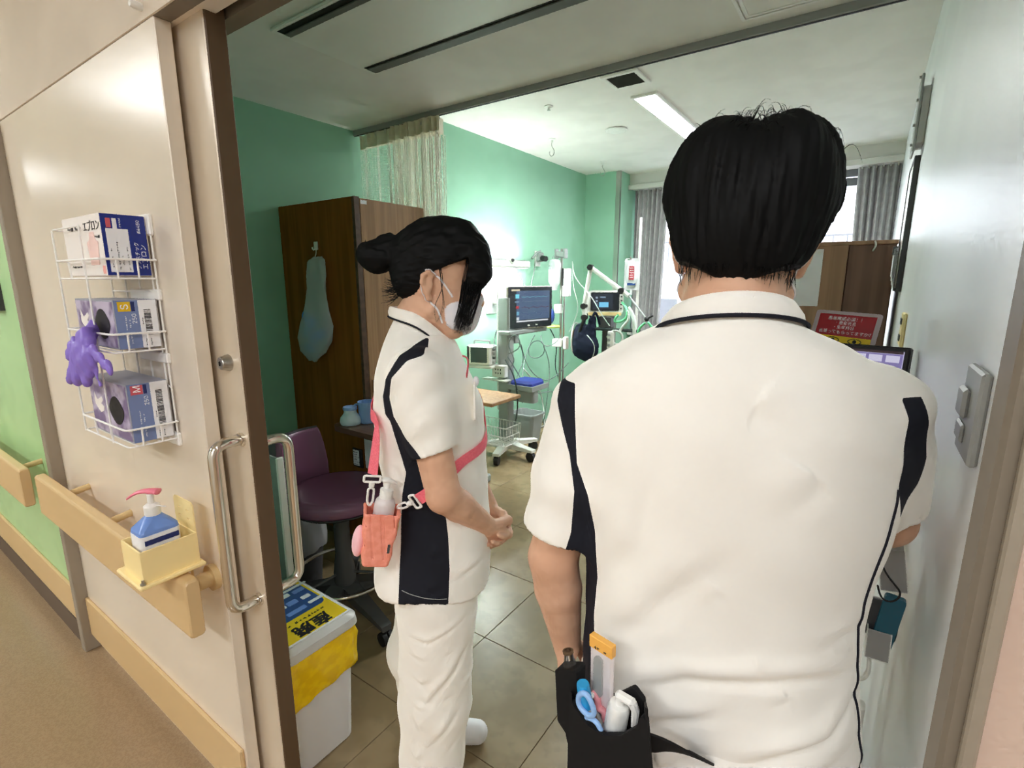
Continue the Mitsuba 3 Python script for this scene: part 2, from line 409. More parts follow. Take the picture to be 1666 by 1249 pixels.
for xa in xs:
    for ya in ys:
        x0, x1, y0, y1 = max(xa, XL), min(xa + G, XR), max(ya, 0.582), min(ya + G, 5.95)
        if x1 - x0 < 0.02 or y1 - y0 < 0.02: continue
        g = 0.0011
        key = (round(x1 - x0, 3), round(y1 - y0, 3), int(rng.integers(3)))
        if key not in tcache: tcache[key] = mikit.ply(bx(g, key[0] - g, g, key[1] - g, -0.008, 0.0, 0.001), TM[key[2]], False)
        part('floor', 'tile', moved(tcache[key], x0, y0, 0), None)

# ---------------------------------------------------------------- outside the window
mat('concrete', tint((196, 198, 200), (182, 184, 187), 2), 0.85, 0.2)
mat('far_wall', (214, 216, 220), 0.85, 0.2)
struct('ground_outside', bx(-30, 30, 6.3, 60, -6.2, -6.0), 'mat_concrete', 'pale paving outside far below the window', 'ground')
BLD = thing('far_building', 'pale neighbouring building with a roof railing outside the window', 'building')
part(BLD, 'wall', bx(-14, 9, 26, 34, -6, 2.0), 'mat_far_wall', False)
part(BLD, 'roof', bx(-14.3, 9.3, 25.7, 34.3, 2.0, 2.4), 'mat_concrete', False)
part(BLD, 'railing', join(bx(-14.2, 9.2, 26, 26.06, 3.35, 3.42), *[bx(x, x + .05, 26, 26.05, 2.4, 3.4) for x in np.arange(-14, 9, .5)]), 'mat_alu', False)
for k in range(7):
    wkey = part(BLD, 'window', bx(-12.5 + 3 * k, -10.9 + 3 * k, 25.93, 26.02, -1.2, 0.6, 0.02), 'mat_alu', False)

# ---------------------------------------------------------------- lamps
def emit(v, col=(1, 1, 1), w=1.0): return {'type': 'area', 'sampling_weight': w, 'radiance': {'type': 'rgb', 'value': [float(v * t) for t in col]}}


mat('lamp_tube', (240, 240, 236), 0.5, 0.3)
WARM, COOL = (0.96, 1.0, 1.03), (0.97, 1.0, 0.98)
LAMPS = [(-7.6, -.68, 'flat lit ceiling lamp far down the corridor, on the door side', 1.0), (-3.5, -.68, 'flat lit ceiling lamp over the pocket panel, on the door side', 1.0), (.55, -.68, 'flat lit ceiling lamp over the doorway, on the door side', 1.0), (3.3, -.68, 'flat lit ceiling lamp right of the doorway, on the door side', 1.0),
         (-3.5, -1.78, 'added unseen fill lamp opposite the pocket panel, on the far side', 2.55), (.0, -1.78, 'added unseen fill lamp opposite the doorway, on the far side', 2.55)]  # far-side row is added, to light panel and backs more frontally
for k, (xc, LY0, lab, gain) in enumerate(LAMPS):
    LY1 = LY0 + .32
    L = thing('corridor_lamp', lab, 'ceiling lamp', 'corridor ceiling lamps')
    part(L, 'frame', join(bx(xc - .62, xc + .62, LY0 - .02, LY0, CZ - .02, CZ), bx(xc - .62, xc + .62, LY1, LY1 + .02, CZ - .02, CZ), bx(xc - .62, xc - .6, LY0, LY1, CZ - .02, CZ), bx(xc + .6, xc + .62, LY0, LY1, CZ - .02, CZ)), 'mat_white_paint', False)
    s = mikit.ply(trimesh.Trimesh([[xc - .6, LY0, CZ - .012], [xc - .6, LY1, CZ - .012], [xc + .6, LY1, CZ - .012], [xc + .6, LY0, CZ - .012]], [[0, 1, 2], [0, 2, 3]], process=False), 'mat_lamp_tube', False)
    s['emitter'] = emit(CORRIDOR_LAMP * gain, WARM, 0.4 if k in (0, 3) else 1.5); part(L, 'diffuser', s, None)

# recessed fluorescent in the ward ceiling
L = thing('ward_lamp', 'long recessed fluorescent fitting lit in the ward ceiling', 'ceiling lamp')
lx0, lx1, ly0, ly1 = -1.405, -1.228, 3.37, 4.62
part(L, 'frame', join(bx(lx0, lx1, ly0, ly0 + .022, FZ - .014, FZ + .001), bx(lx0, lx1, ly1 - .022, ly1, FZ - .014, FZ + .001), bx(lx0, lx0 + .018, ly0, ly1, FZ - .014, FZ + .001), bx(lx1 - .018, lx1, ly0, ly1, FZ - .014, FZ + .001)), 'mat_white_paint', False)
s = mikit.ply(trimesh.Trimesh([[lx0 + .018, ly0 + .02, FZ - .004], [lx0 + .018, ly1 - .02, FZ - .004], [lx1 - .018, ly1 - .02, FZ - .004], [lx1 - .018, ly0 + .02, FZ - .004]], [[0, 1, 2], [0, 2, 3]], process=False), 'mat_lamp_tube', False)
s['emitter'] = emit(WARD_LAMP, COOL); part(L, 'diffuser', s, None)
for k in range(13):
    y = ly0 + .08 + k * .088
    part(L, 'louvre', join(bx(-1.345, -1.29, y, y + .006, FZ - .012, FZ - .002), bx(-1.322, -1.314, y - .015, y + .02, FZ - .013, FZ - .003)), 'mat_grey_plastic', False)
# ================================================================ the sliding door
D1 = thing('door_1', 'beige metal sliding door leaf standing open behind the pocket panel', 'door', None, 'structure')
part(D1, 'leaf', bx(-2.3, -1.144, 0.576, 0.617, 0.006, 2.048, 0.002), 'mat_leaf', False)
part(D1, 'edge_strip', bx(-1.1435, -1.138, 0.577, 0.619, 0.006, 2.046, 0.002), 'mat_brown_edge', False, 'dark brown edge of the door leaf')
for yy, y0, xx, zt, zb in ((0.508, 0.577, -1.172, 1.118, 0.700), (0.686, 0.616, -1.168, 1.10, 0.705)):
    h = part(D1, 'handle', tube(bent([(xx, y0, zt), (xx, yy, zt), (xx, yy, zb), (xx, y0, zb)], 0.042, 8), 0.0125, 14), 'mat_chrome', True, 'chrome tube handle')
    s = 1 if yy < y0 else -1
    for z in (zt, zb): part(h, 'collar', cyl((xx, y0 - 0.009 * s, z), (xx, y0 + 0.001 * s, z), 0.0165, 18), 'mat_chrome')
lk = part(D1, 'lock', lathe([(0.0, 0), (0.019, 0), (0.019, 0.004), (0.015, 0.020), (0.013, 0.022), (0, 0.022)], 24, (-1.193, 0.577, 1.298), (0, -1, 0)), 'mat_steel', 30, 'round metal lock cylinder')
part(lk, 'keyway', bx(-1.195, -1.191, 0.5535, 0.556, 1.293, 1.303), 'mat_black', False)
solo('door_stud', lathe([(0, 0), (0.007, 0), (0.0085, 0.012), (0.006, 0.022), (0, 0.023)], 16, at(231, 12, 'y', 0.527), (0, -1, 0)), 'mat_white_plastic', 'small white knob on the wall above the pocket panel', 'knob')

# ================================================================ handrails
prof = np.array(rrect(0.034, 0.15, 0.010).exterior.coords)[:-1]


def rail_mesh(x0, x1, yc, zc):
    r = 0.008; out = []
    for x, s in ((x0, .80), (x0 + r * .4, .93), (x0 + r, 1.0), (x1 - r, 1.0), (x1 - r * .4, .93), (x1, .80)):
        q = prof.copy(); q[:, 0] *= s; q[:, 1] *= 1 - (1 - s) * 0.35
        out.append(np.stack([np.full(len(q), x), yc + q[:, 0], zc + q[:, 1]], 1))
    return rings(out)


R2 = thing('handrail', 'tan handrail with rounded end across the pocket panel', 'handrail')
part(R2, 'rail', rail_mesh(-2.405, -1.222, 0.450, 0.722), 'mat_tan_plastic', 40)
for p in ((128, 792), (197, 850)):
    q = at(*p, 'y', 0.50); part(R2, 'bracket', cyl((q[0], 0.462, 0.765), (q[0], 0.531, 0.775), 0.011, 12), 'mat_tan_edge')
part(R2, 'bracket', join(cyl((-1.29, 0.462, 0.745), (-1.29, 0.525, 0.745), 0.020, 20), cyl((-1.29, 0.515, 0.745), (-1.29, 0.531, 0.745), 0.033, 24)), 'mat_tan_edge')
R1 = thing('handrail', 'tan handrail running along the green wall to the post', 'handrail')
part(R1, 'rail', rail_mesh(-5.2, -2.515, 0.430, 0.722), 'mat_tan_plastic', 40)
for x in (-4.6, -3.6, -2.66): part(R1, 'bracket', cyl((x, 0.442, 0.765), (x, 0.513, 0.775), 0.011, 12), 'mat_tan_edge')
q = at(3, 480, 'y', 0.512)
NP = thing('name_plate', 'dark framed plate on the green wall at the picture edge', 'plate')
part(NP, 'board', bx(q[0] - .22, q[0] + 0.006, 0.496, 0.512, q[2] - .055, q[2] + .055, .003), 'mat_white_plastic', False)
part(NP, 'frame', join(bx(q[0] - .225, q[0] + .010, .493, .512, q[2] + .05, q[2] + .06), bx(q[0] - .225, q[0] + .010, .493, .512, q[2] - .06, q[2] - .05), bx(q[0] + .002, q[0] + .010, .493, .512, q[2] - .05, q[2] + .05)), 'mat_dark_grey', False)

# ================================================================ sanitizer in its holder on the rail
mat('cream', (240, 218, 158), 0.4, 0.45)
mat('bottle_blue', (106, 140, 206), 0.3, 0.5)
mat('label_white', (232, 234, 240), 0.4, 0.4)
mat('navy', (28, 40, 96), 0.4, 0.4)
mat('pink', (236, 130, 150), 0.35, 0.5)
zb = 0.806
SH = thing('sanitizer_holder', 'cream plastic holder box with slotted back plate clipped on the handrail', 'holder')
hx1, hx0, hy0, hy1 = -1.268, -1.376, 0.372, 0.492
part(SH, 'base_plate', bx(hx0 - .02, hx1 + .012, hy0 - .012, hy1 + .008, zb - .004, zb + .006, .003), 'mat_cream', False)
w, ht = 0.004, 0.082
part(SH, 'box', join(bx(hx0, hx1, hy0, hy0 + w, zb + .004, zb + ht, .001), bx(hx0, hx1, hy1 - w, hy1, zb + .004, zb + ht, .001), bx(hx0, hx0 + w, hy0, hy1, zb + .004, zb + ht, .001), bx(hx1 - w, hx1, hy0, hy1, zb + .004, zb + ht, .001)), 'mat_cream', False)
plate = rrect(hx1 - hx0 - .008, 0.155, 0.012)
for a, b in ((-.022, .052), (.022, .052), (-.022, .03), (.022, .03)): plate = plate.difference(rrect(.016, .004, .0015, a, b))
part(SH, 'back_plate', put(prism(plate, .003), ((hx0 + hx1) / 2, hy1 + .001, zb + .078), (1, 0, 0), (0, 0, 1)), 'mat_cream', False)
part(SH, 'screw', lathe([(0, 0), (.006, 0), (.006, .004), (.003, .005), (.003, .012), (0, .012)], 12, (hx1 + .002, hy0 - .002, zb + .006)), 'mat_steel')
part(SH, 'clamp', bx(hx1 - .05, hx1 - .044, hy1 - .006, hy1 - .002, zb - .05, zb), 'mat_cream', False)
SB = thing('sanitizer_bottle', 'blue pump bottle with a pink nozzle standing in the cream holder', 'bottle')
bcx, bcy, bz = (hx0 + hx1) / 2 + .004, hy0 + .053, zb + .008


def rect_ring(cx, cy, z, hx, hy, r): return np.array([(cx + a, cy + b, z) for a, b in np.array(rrect(2 * hx, 2 * hy, r).exterior.coords)[:-1]])


def boxy(cx, cy, levels): return rings([rect_ring(cx, cy, z, hx, hy, min(r, hx * .99, hy * .99)) for z, hx, hy, r in levels])


part(SB, 'body', boxy(bcx, bcy, [(bz, .030, .040, .01), (bz + .10, .031, .041, .01), (bz + .108, .030, .040, .01), (bz + .132, .016, .018, .0158), (bz + .136, .0135, .0135, .0133)]), 'mat_bottle_blue', 25)
part(SB, 'label', boxy(bcx, bcy, [(bz + .015, .0318, .0418, .0105), (bz + .098, .0318, .0418, .0105)]), 'mat_label_white', 25)
fx = bcx + .0320
part(SB, 'print', join(bx(fx, fx + .0006, bcy - .034, bcy + .036, bz + .076, bz + .088), *[put(fine_print(w_, h, k, .0005), (fx, bcy + y, bz + z), (0, 1, 0), (0, 0, 1)) for k, (w_, h, y, z) in enumerate(((.026, .010, -.034, .062), (.034, .016, 0, .058), (.068, .013, -.034, .044), (.068, .010, -.034, .028)))]), 'mat_navy', False)
part(SB, 'cap', lathe([(0, .134), (.0155, .134), (.0165, .137), (.0165, .156), (.012, .160), (.007, .162), (.007, .186), (0, .186)], 24, (bcx, bcy, bz)), 'mat_white_plastic')
pn = smooth_path([(bcx + .016, bcy + .012, bz + .190), (bcx, bcy, bz + .192), (bcx - .022, bcy - .017, bz + .188), (bcx - .040, bcy - .032, bz + .174)], 14)
part(SB, 'nozzle', rings([c + np.outer(np.cos(np.arange(10) / 10 * 6.2832) * r * 1.5, np.array([.62, -.78, 0])) + np.outer(np.sin(np.arange(10) / 10 * 6.2832) * r * .8, [0, 0, 1]) for c, r in zip(pn, np.linspace(.0085, .0035, 14))]), 'mat_pink', True, 'pink pump nozzle')
part(SB, 'lever', tube([(bcx + .012, bcy + .004, bz + .158), (bcx + .024, bcy + .02, bz + .152)], .0015, 6), 'mat_white_plastic')

# ================================================================ wire rack with glove and apron boxes
mat('wire_white', (236, 236, 234), 0.35, 0.5)
RK = thing('wire_rack', 'white wire rack holding three boxes on the beige pocket panel', 'rack')
rx0, rx1, ry0, ry1, rz0, rz1 = -1.665, -1.383, 0.418, 0.524, 1.095, 1.632
W = .0021
for x in (rx1, rx1 - .022, rx1 - .10, rx0 + .095, rx0): part(RK, 'back_wire', cyl((x, ry1, rz0), (x, ry1, rz1), W, 8), 'mat_wire_white')
for x in (rx0, rx0 + .19): part(RK, 'front_wire', cyl((x, ry0, rz0), (x, ry0, rz1 - .028), W, 8), 'mat_wire_white')
part(RK, 'top_wire', tube(bent([(rx0, ry1, rz1 - .028), (rx0, ry0, rz1 - .028), (rx0 + .19, ry0, rz1 - .028)], .01), W, 8), 'mat_wire_white')
for z in (1.488, 1.322, 1.098):
    sh = part(RK, 'shelf', tube(bent([(rx1 + .004, ry1 - .004, z), (rx1 + .002, ry0 + .002, z), (rx0, ry0, z), (rx0, ry1, z)], .014), W, 8), 'mat_wire_white')
    part(sh, 'lip', tube(bent([(rx1 + .006, ry1 + .002, z + .042), (rx1 + .004, ry0, z + .042), (rx0 - .003, ry0 - .003, z + .042), (rx0 - .006, ry1, z + .042)], .018), W * 1.25, 8), 'mat_wire_white')
    for y in np.linspace(ry0 + .02, ry1 - .015, 4): part(sh, 'wire', cyl((rx0, y, z), (rx1, y, z), W * .8, 6), 'mat_wire_white')
    for y in (ry0 + .03, ry0 + .07): part(sh, 'post', cyl((rx1 + .004, y, z), (rx1 + .005, y, z + .042), W, 6), 'mat_wire_white')
    for x in (rx0 + .09, rx0 + .19): part(sh, 'post', cyl((x, ry0, z), (x, ry0 - .002, z + .042), W, 6), 'mat_wire_white')
for z in (1.447, 1.225): part(RK, 'back_bar', tube(bent([(rx1, ry1, z), (rx1 - .03, ry1 - .003, z + .01), (rx0, ry1, z + .01)], .01), W, 8), 'mat_wire_white')
for z, hh in ((1.612, .044), (1.452, .022), (1.300, .022), (1.095, .03)): part(RK, 'magnet_plate', bx(rx1 - .16, rx1 + .006, ry1 - .004, .531, z - hh / 2 - .004, z + hh / 2, .003), 'mat_wire_white', False)

mat('box_white', (236, 230, 226), 0.5, 0.4)
mat('box_navy', (24, 40, 120), 0.4, 0.4)
mat('box_blue', (112, 128, 172), 0.45, 0.4)
mat('box_lilac', tint((120, 104, 140), (188, 178, 200), 28), 0.45, 0.4)
mat('box_grey', (150, 152, 166), 0.45, 0.4)
mat('print_black', (30, 28, 32), 0.5, 0.3)
mat('print_pink', (232, 168, 160), 0.5, 0.3)
mat('yellow_print', (214, 176, 40), 0.45, 0.4)
mat('red_print', (188, 84, 96), 0.45, 0.4)
mat('apron_pink', (238, 206, 200), 0.5, 0.3)
ex, by0, by1 = rx1 - .006, .432, .518            # end face of the boxes, their front and back


def end_text(k, t, h, y, z, m, name='print', bold=False, lab=None):
    """Lettering on the end face, reading upwards."""
    return part(k, name, put(letters(t, h, .0005, bold), (ex + .0007, y, z), (0, 0, 1), (0, -1, 0)), m, False, lab)


def patch(k, name, y0, y1, z0, z1, m, e=.0006, lab=None): return part(k, name, bx(ex - .001, ex + e, y0, y1, z0, z1), m, False, lab)


AB = thing('apron_box', 'white and navy cardboard apron box on the top shelf of the wire rack', 'box')
bx0 = ex - .245
part(AB, 'carton', bx(bx0, ex, by0, by1, 1.494, 1.628, .001), 'mat_box_white', False)
patch(AB, 'navy_end', by0 + .001, by1 - .001, 1.495, 1.627, 'mat_box_navy')
patch(AB, 'sticker', by0 + .008, by0 + .050, 1.502, 1.596, 'mat_label_white', .0011, 'white paper sticker')
patch(AB, 'swatch', by0 + .010, by0 + .019, 1.598, 1.618, 'mat_red_print', .0011)
patch(AB, 'swatch', by0 + .022, by0 + .030, 1.596, 1.618, 'mat_label_white', .0011)
end_text(AB, '#4450', .0068, by1 - .012, 1.588, 'mat_label_white')
end_text(AB, 'エプロン', .011, by1 - .006, 1.508, 'mat_label_white')
end_text(AB, 'プラスチック', .008, by1 - .020, 1.508, 'mat_label_white')
part(AB, 'print', put(fine_print(.018, .007, 9), (ex + .0007, by0 + .038, 1.600), (0, 0, 1), (0, -1, 0)), 'mat_label_white', False)
for j, (y, z, w_) in enumerate(((by0 + .016, 1.512, .04), (by0 + .028, 1.508, .06), (by0 + .036, 1.512, .03), (by0 + .046, 1.506, .05))):
    part(AB, 'print', put(fine_print(w_, .007, j), (ex + .0012, y, z), (0, 0, 1), (0, -1, 0)), 'mat_print_black', False)
fy = by0 - .0006
part(AB, 'print', join(put(letters('エプロン', .020, .0005), (ex - .105, fy + .0002, 1.594), (1, 0, 0), (0, 0, 1)), *[put(fine_print(w_, h, 5), (x, fy + .0002, z), (1, 0, 0), (0, 0, 1)) for w_, h, x, z in ((.09, .016, bx0 + .035, 1.597), (.03, .012, ex - .04, 1.575), (.07, .010, bx0 + .03, 1.512))]), 'mat_print_black', False)
part(AB, 'apron_print', put(prism(Polygon([(0, 0), (.05, 0), (.06, .05), (.045, .055), (.04, .072), (.015, .072), (.008, .055), (-.008, .05)]), .0006), (ex - .085, fy + .0002, 1.518), (1, 0, 0), (0, 0, 1)), 'mat_apron_pink', False)
part(AB, 'stripe', bx(ex - .02, ex - .004, fy, fy + .001, 1.498, 1.516), 'mat_print_pink', False)


def glove_box(z0, z1, size, col, cname, lab):
    k = thing('glove_box', lab, 'box')
    part(k, 'carton', bx(bx0, ex, by0, by1, z0, z1, .001), 'mat_box_grey', False)
    patch(k, 'blue_end', by0 + .002, by0 + .048, z0 + .001, z1 - .001, 'mat_box_blue')
    patch(k, 'white_end', by0 + .048, by1 - .001, z0 + .001, z1 - .001, 'mat_label_white')
    zt = z1 - .004
    patch(k, 'size_patch', by0 + .008, by0 + .033, zt - .022, zt, col, .0012, f'{cname} size patch with the letter {size}')
    patch(k, 'swatch', by0 + .034, by0 + .041, zt - .022, zt, 'mat_navy', .0012)
    part(k, 'size_letter', put(letters(size, .015, .0005), (ex + .0013, by0 + .028, zt - .018), (0, 0, 1), (0, -1, 0)), 'mat_label_white', False)
    end_text(k, '250', .009, by0 + .042, z1 - .055, 'mat_label_white')
    part(k, 'print', put(fine_print(.065, .014, 2, rows=2), (ex + .0007, by0 + .030, z0 + .012), (0, 0, 1), (0, -1, 0)), 'mat_label_white', False)
    zz, bars = z0 + .030, []
    r = random.Random(3)
    while zz < z1 - .022:
        wd = r.choice((.0008, .0014, .0022)); bars.append(bx(ex, ex + .0012, by1 - .028, by1 - .014, zz, zz + wd)); zz += wd + r.choice((.0008, .0012, .002))
    part(k, 'barcode', join(*bars), 'mat_print_black', False)
    part(k, 'print', join(*[put(fine_print(w_, .006, 4), (ex + .0007, by0 + y, z), (0, 0, 1), (0, -1, 0)) for w_, y, z in ((.018, .058, z0 + .006), (.016, .068, z0 + .006), (.02, .056, z0 + .055))]), 'mat_print_black', False)
    part(k, 'front_print', bx(bx0 + .004, ex - .004, fy, fy + .001, z0 + .004, z1 - .004), 'mat_box_lilac', False)
    o = Polygon([(.045 * math.cos(t), .022 * math.sin(t) * (1.3 - .3 * math.cos(2 * t))) for t in np.linspace(0, 6.2832, 40)[:-1]])
    part(k, 'opening', put(prism(o, .0008), (ex - .075, fy - .0004, (z0 + z1) / 2), (1, 0, 0), (0, 0, 1)), 'mat_print_black', False, 'dark oval opening')
    part(k, 'hand_print', put(prism(Polygon([(0, 0), (.03, -.02), (.055, -.012), (.06, .0), (.04, .004), (.058, .016), (.05, .024), (.02, .012), (.002, .03)]), .0006), (bx0 + .03, fy - .0003, (z0 + z1) / 2), (1, 0, 0), (0, 0, 1)), 'mat_box_white', False)
    return k


glove_box(1.328, 1.440, 'S', 'mat_yellow_print', 'yellow', 'blue and white glove box with yellow S patch on the middle rack shelf')
glove_box(1.104, 1.246, 'M', 'mat_red_print', 'red', 'blue and white glove box with red M patch on the lowest rack shelf')

# the glove that hangs out of the middle box
mat('glove_purple', (128, 104, 196), 0.42, 0.5)
gp = lambda x, y, d=.395: at(x, y, 'y', d)
GC = [((152, 536, .418), (140, 556, .392), .018, .028), ((140, 556, .392), (136, 588, .385), .030, .036), ((128, 586, .388), (115, 614, .384), .028, .016), ((130, 575, .384), (126, 612, .382), .030, .022), ((144, 580, .386), (140, 612, .384), .028, .020), ((122, 560, .392), (113, 578, .386), .018, .012),
      ((138, 595, .386), (139, 619, .384), .024, .015), ((118, 565, .392), (108, 582, .386), .014, .006), ((150, 570, .388), (166, 586, .386), .014, .010), ((166, 586, .386), (178, 600, .386), .010, .012),
      ((153, 590, .392), (158, 615, .390), .005, .0045), ((158, 615, .390), (163, 626, .390), .0045, .004)]
GC = [(gp(*a), gp(*b), ra, rb) for a, b, ra, rb in GC]
flat = np.array([1, 2.1, 1])


def glove_d(p):
    d = None
    for a, b, ra, rb in GC:
        e = cone_d(p * flat, a * flat, b * flat, ra, rb)
        d = e if d is None else smin(d, e, .008)
    f = np.sin(p[:, 0] * 190 + p[:, 2] * 80) * .0022 + np.sin(p[:, 0] * 110 - p[:, 2] * 150 + 1) * .0020 + (meshkit.noise(p * 28) - .5) * .005
    return (d + f * np.exp(-np.maximum(-d, 0) * 40)) * .6


solo('disposable_glove', skin(glove_d, np.min([g[0] for g in GC] + [g[1] for g in GC], 0) - .04, np.max([g[0] for g in GC] + [g[1] for g in GC], 0) + .04, .0025), 'mat_glove_purple', 'purple disposable glove hanging out of the middle glove box', 'glove', smooth=True)
# ================================================================ people
mat('skin', tint((214, 170, 142), (206, 160, 132), 30), 0.5, 0.35)
mat('hair', (7, 7, 8), 0.62, 0.14)
weave = proc(lambda p, n, uv: 0.5 + 0.25 * dr.sin(p.x * 2600 + p.y * 1900) * dr.sin(p.z * 2600), 2e-4)
mat('uniform_white', (243, 240, 233), 0.8, 0.2, sheen=0.3)
mat('uniform_black', (20, 22, 32), 0.75, 0.25)
mat('mask_white', (232, 230, 236), 0.8, 0.2)
mat('eye_white', (225, 222, 216), 0.3, 0.5)


class Blend:
    """Smooth union of primitives; far ones are skipped block by block."""
    def __init__(self, k=0.02): self.k, self.items, self.cuts = k, [], []
    def add(self, fn, c, r, k=None): self.items.append((fn, np.asarray(c, float), float(r), self.k if k is None else k)); return self
    def cone(self, a, b, ra, rb, k=None):
        a, b = np.asarray(a, float), np.asarray(b, float)
        return self.add(lambda p: cone_d(p, a, b, ra, rb), (a + b) / 2, np.linalg.norm(a - b) / 2 + max(ra, rb), k)
    def chain(self, pts, radii, k=None):
        for a, b, ra, rb in zip(pts, pts[1:], radii, radii[1:]): self.cone(a, b, ra, rb, k)
        return self
    def ell(self, c, r, rot=None, k=None): return self.add(lambda p: ell_d(p, c, r, rot), c, max(r), k)
    def __call__(self, p):
        p = np.atleast_2d(p); c = p.mean(0); rad = np.sqrt(((p - c) ** 2).sum(1).max())
        d = np.full(len(p), 0.5)
        for fn, q, r, k in self.items:
            if np.linalg.norm(q - c) - r - rad < 0.16: d = smin(d, fn(p), k)
        return d


def slices(rows, frame, n=2.5):
    """A trunk from rows (height, centre across, centre fore, half width, half depth): the distance function in the frame's coordinates."""
    from scipy.interpolate import PchipInterpolator
    a = np.array(sorted(rows), float); f = PchipInterpolator(a[:, 0], a[:, 1:]); z0, z1 = a[0, 0], a[-1, 0]
    def fn(p):
        q = frame(p); z = np.clip(q[:, 2], z0, z1); s = f(z)
        u, v = np.abs((q[:, 0] - s[:, 0]) / s[:, 2]), np.abs((q[:, 1] - s[:, 1]) / s[:, 3])
        k = np.maximum((u ** n + v ** n) ** (1 / n), 1e-6)
        rr = np.hypot(q[:, 0] - s[:, 0], q[:, 1] - s[:, 1])
        d = (1 - 1 / k) * rr
        d = np.where(k < 0.3, -0.7 * np.minimum(s[:, 2], s[:, 3]), d)
        cap = np.maximum(q[:, 2] - z1, z0 - q[:, 2])
        return np.maximum(d, cap)
    return fn


def local(O, B): return lambda p: (p - O) @ B


def head_items(S, O, B, s=1.0):
    """Skull, jaw, nose, ears and neck in the head's axes (right, forward, up) from the point between the ears."""
    w = lambda r, f, u: O + B @ (np.array([r, f, u]) * s)
    S.ell(w(0, .002, .043), np.array([.074, .094, .088]) * s, B, .02)
    S.ell(w(0, .040, -.030), np.array([.058, .062, .080]) * s, B, .03)
    S.cone(w(-.022, .068, -.092), w(.022, .068, -.092), .022 * s, .022 * s, .03)
    for e in (-1, 1):
        S.cone(w(e * .052, .010, -.055), w(e * .030, .055, -.085), .022 * s, .018 * s, .02)
        S.ell(w(e * .030, .085, -.018), np.array([.020, .014, .016]) * s, B, .02)
        S.ell(w(e * .030, .094, .024), np.array([.024, .009, .007]) * s, B, .012)
        rim = [w(e * .074, .004, -.026), w(e * .079, -.002, -.012), w(e * .086, -.014, .008), w(e * .087, -.014, .022), w(e * .082, -.004, .032), w(e * .077, .008, .026)]
        S.chain(rim, np.array([.0075, .006, .0052, .005, .005, .0045]) * s, .004)
        S.ell(w(e * .078, -.003, .004), np.array([.006, .013, .024]) * s, B, .004)
    S.chain([w(0, .098, .018), w(0, .112, -.008), w(0, .118, -.022)], np.array([.008, .009, .012]) * s, .012)
    for e in (-1, 1): S.ell(w(e * .011, .106, -.026), np.array([.008, .009, .007]) * s, B, .006)
    S.ell(w(0, .096, -.055), np.array([.022, .010, .006]) * s, B, .006)
    S.ell(w(0, .094, -.066), np.array([.019, .010, .007]) * s, B, .006)
    return w


def eyes(P, w, B, s=1.0):
    for e in (-1, 1):
        k = part(P, 'eye', ball(w(e * .031, .084, .006), .0125 * s), 'mat_eye_white', True)
        part(k, 'iris', ball(w(e * .031, .0925, .005), .0058 * s, 2), 'mat_hair', True)


def hand_items(S, W, d, nrm, side, curl=0.5, s=1.0, spread=0.10, thumb=0.5):
    """A hand on from the wrist W: d towards the fingers, nrm out of the palm's face, side towards the thumb."""
    d, side = np.asarray(d, float) / np.linalg.norm(d), np.asarray(side, float)
    side = side - d * (side @ d); side /= np.linalg.norm(side)
    nr = np.cross(d, side); nr = nr if nr @ np.asarray(nrm, float) > 0 else -nr
    P = lambda a, b, c: W + (d * a + side * b + nr * c) * s
    for b in (-.030, -.011, .009, .028): S.cone(P(.012, b * .55, 0), P(.085 - abs(b + .01) * .25, b, -.002), .0145 * s, .0115 * s, .010)
    for i, (b, L) in enumerate(((.030, .068), (.0105, .076), (-.0095, .070), (-.028, .054))):
        a, ang = np.array([.086 - abs(b - .01) * .22, b, -.001]), 0.25 * curl
        q = P(*a); r = .0088 - .0004 * i
        for seg, f in enumerate((.45, .31, .24)):
            ang += curl * (0.75, 0.85, 0.6)[seg]
            v = d * math.cos(ang) + nr * math.sin(ang) + side * (spread * (1.5 - i) * .5)
            q2 = q + v / np.linalg.norm(v) * L * f * s
            S.cone(q, q2, r * s, (r - .0008) * s, .0025); q, r = q2, r - .0008
    t = [P(.020, .024, .006), P(.050, .046, .014 + .012 * thumb), P(.078, .050 - .01 * thumb, .020 + .022 * thumb), P(.100, .046 - .02 * thumb, .024 + .030 * thumb)]
    S.chain(t, np.array([.015, .0115, .0098, .0075]) * s, .006)


def ribbon(pts, nrm, width, thick=0.0012):
    pts = np.asarray(pts, float); nrm = np.broadcast_to(np.asarray(nrm, float), pts.shape)
    t = np.gradient(pts, axis=0); t /= np.linalg.norm(t, axis=1, keepdims=True)
    s = np.cross(t, nrm); s /= np.linalg.norm(s, axis=1, keepdims=True); n = np.cross(s, t)
    h, e = width / 2, thick / 2
    return rings([np.array([c + a * h + b * e, c - a * h + b * e, c - a * h - b * e, c + a * h - b * e]) for c, a, b in zip(pts, s, n)])


def strands(paths, r=0.0006, n=3): return join(*[tube(p, np.linspace(r, r * .25, len(p)), n, cap=False) for p in paths])


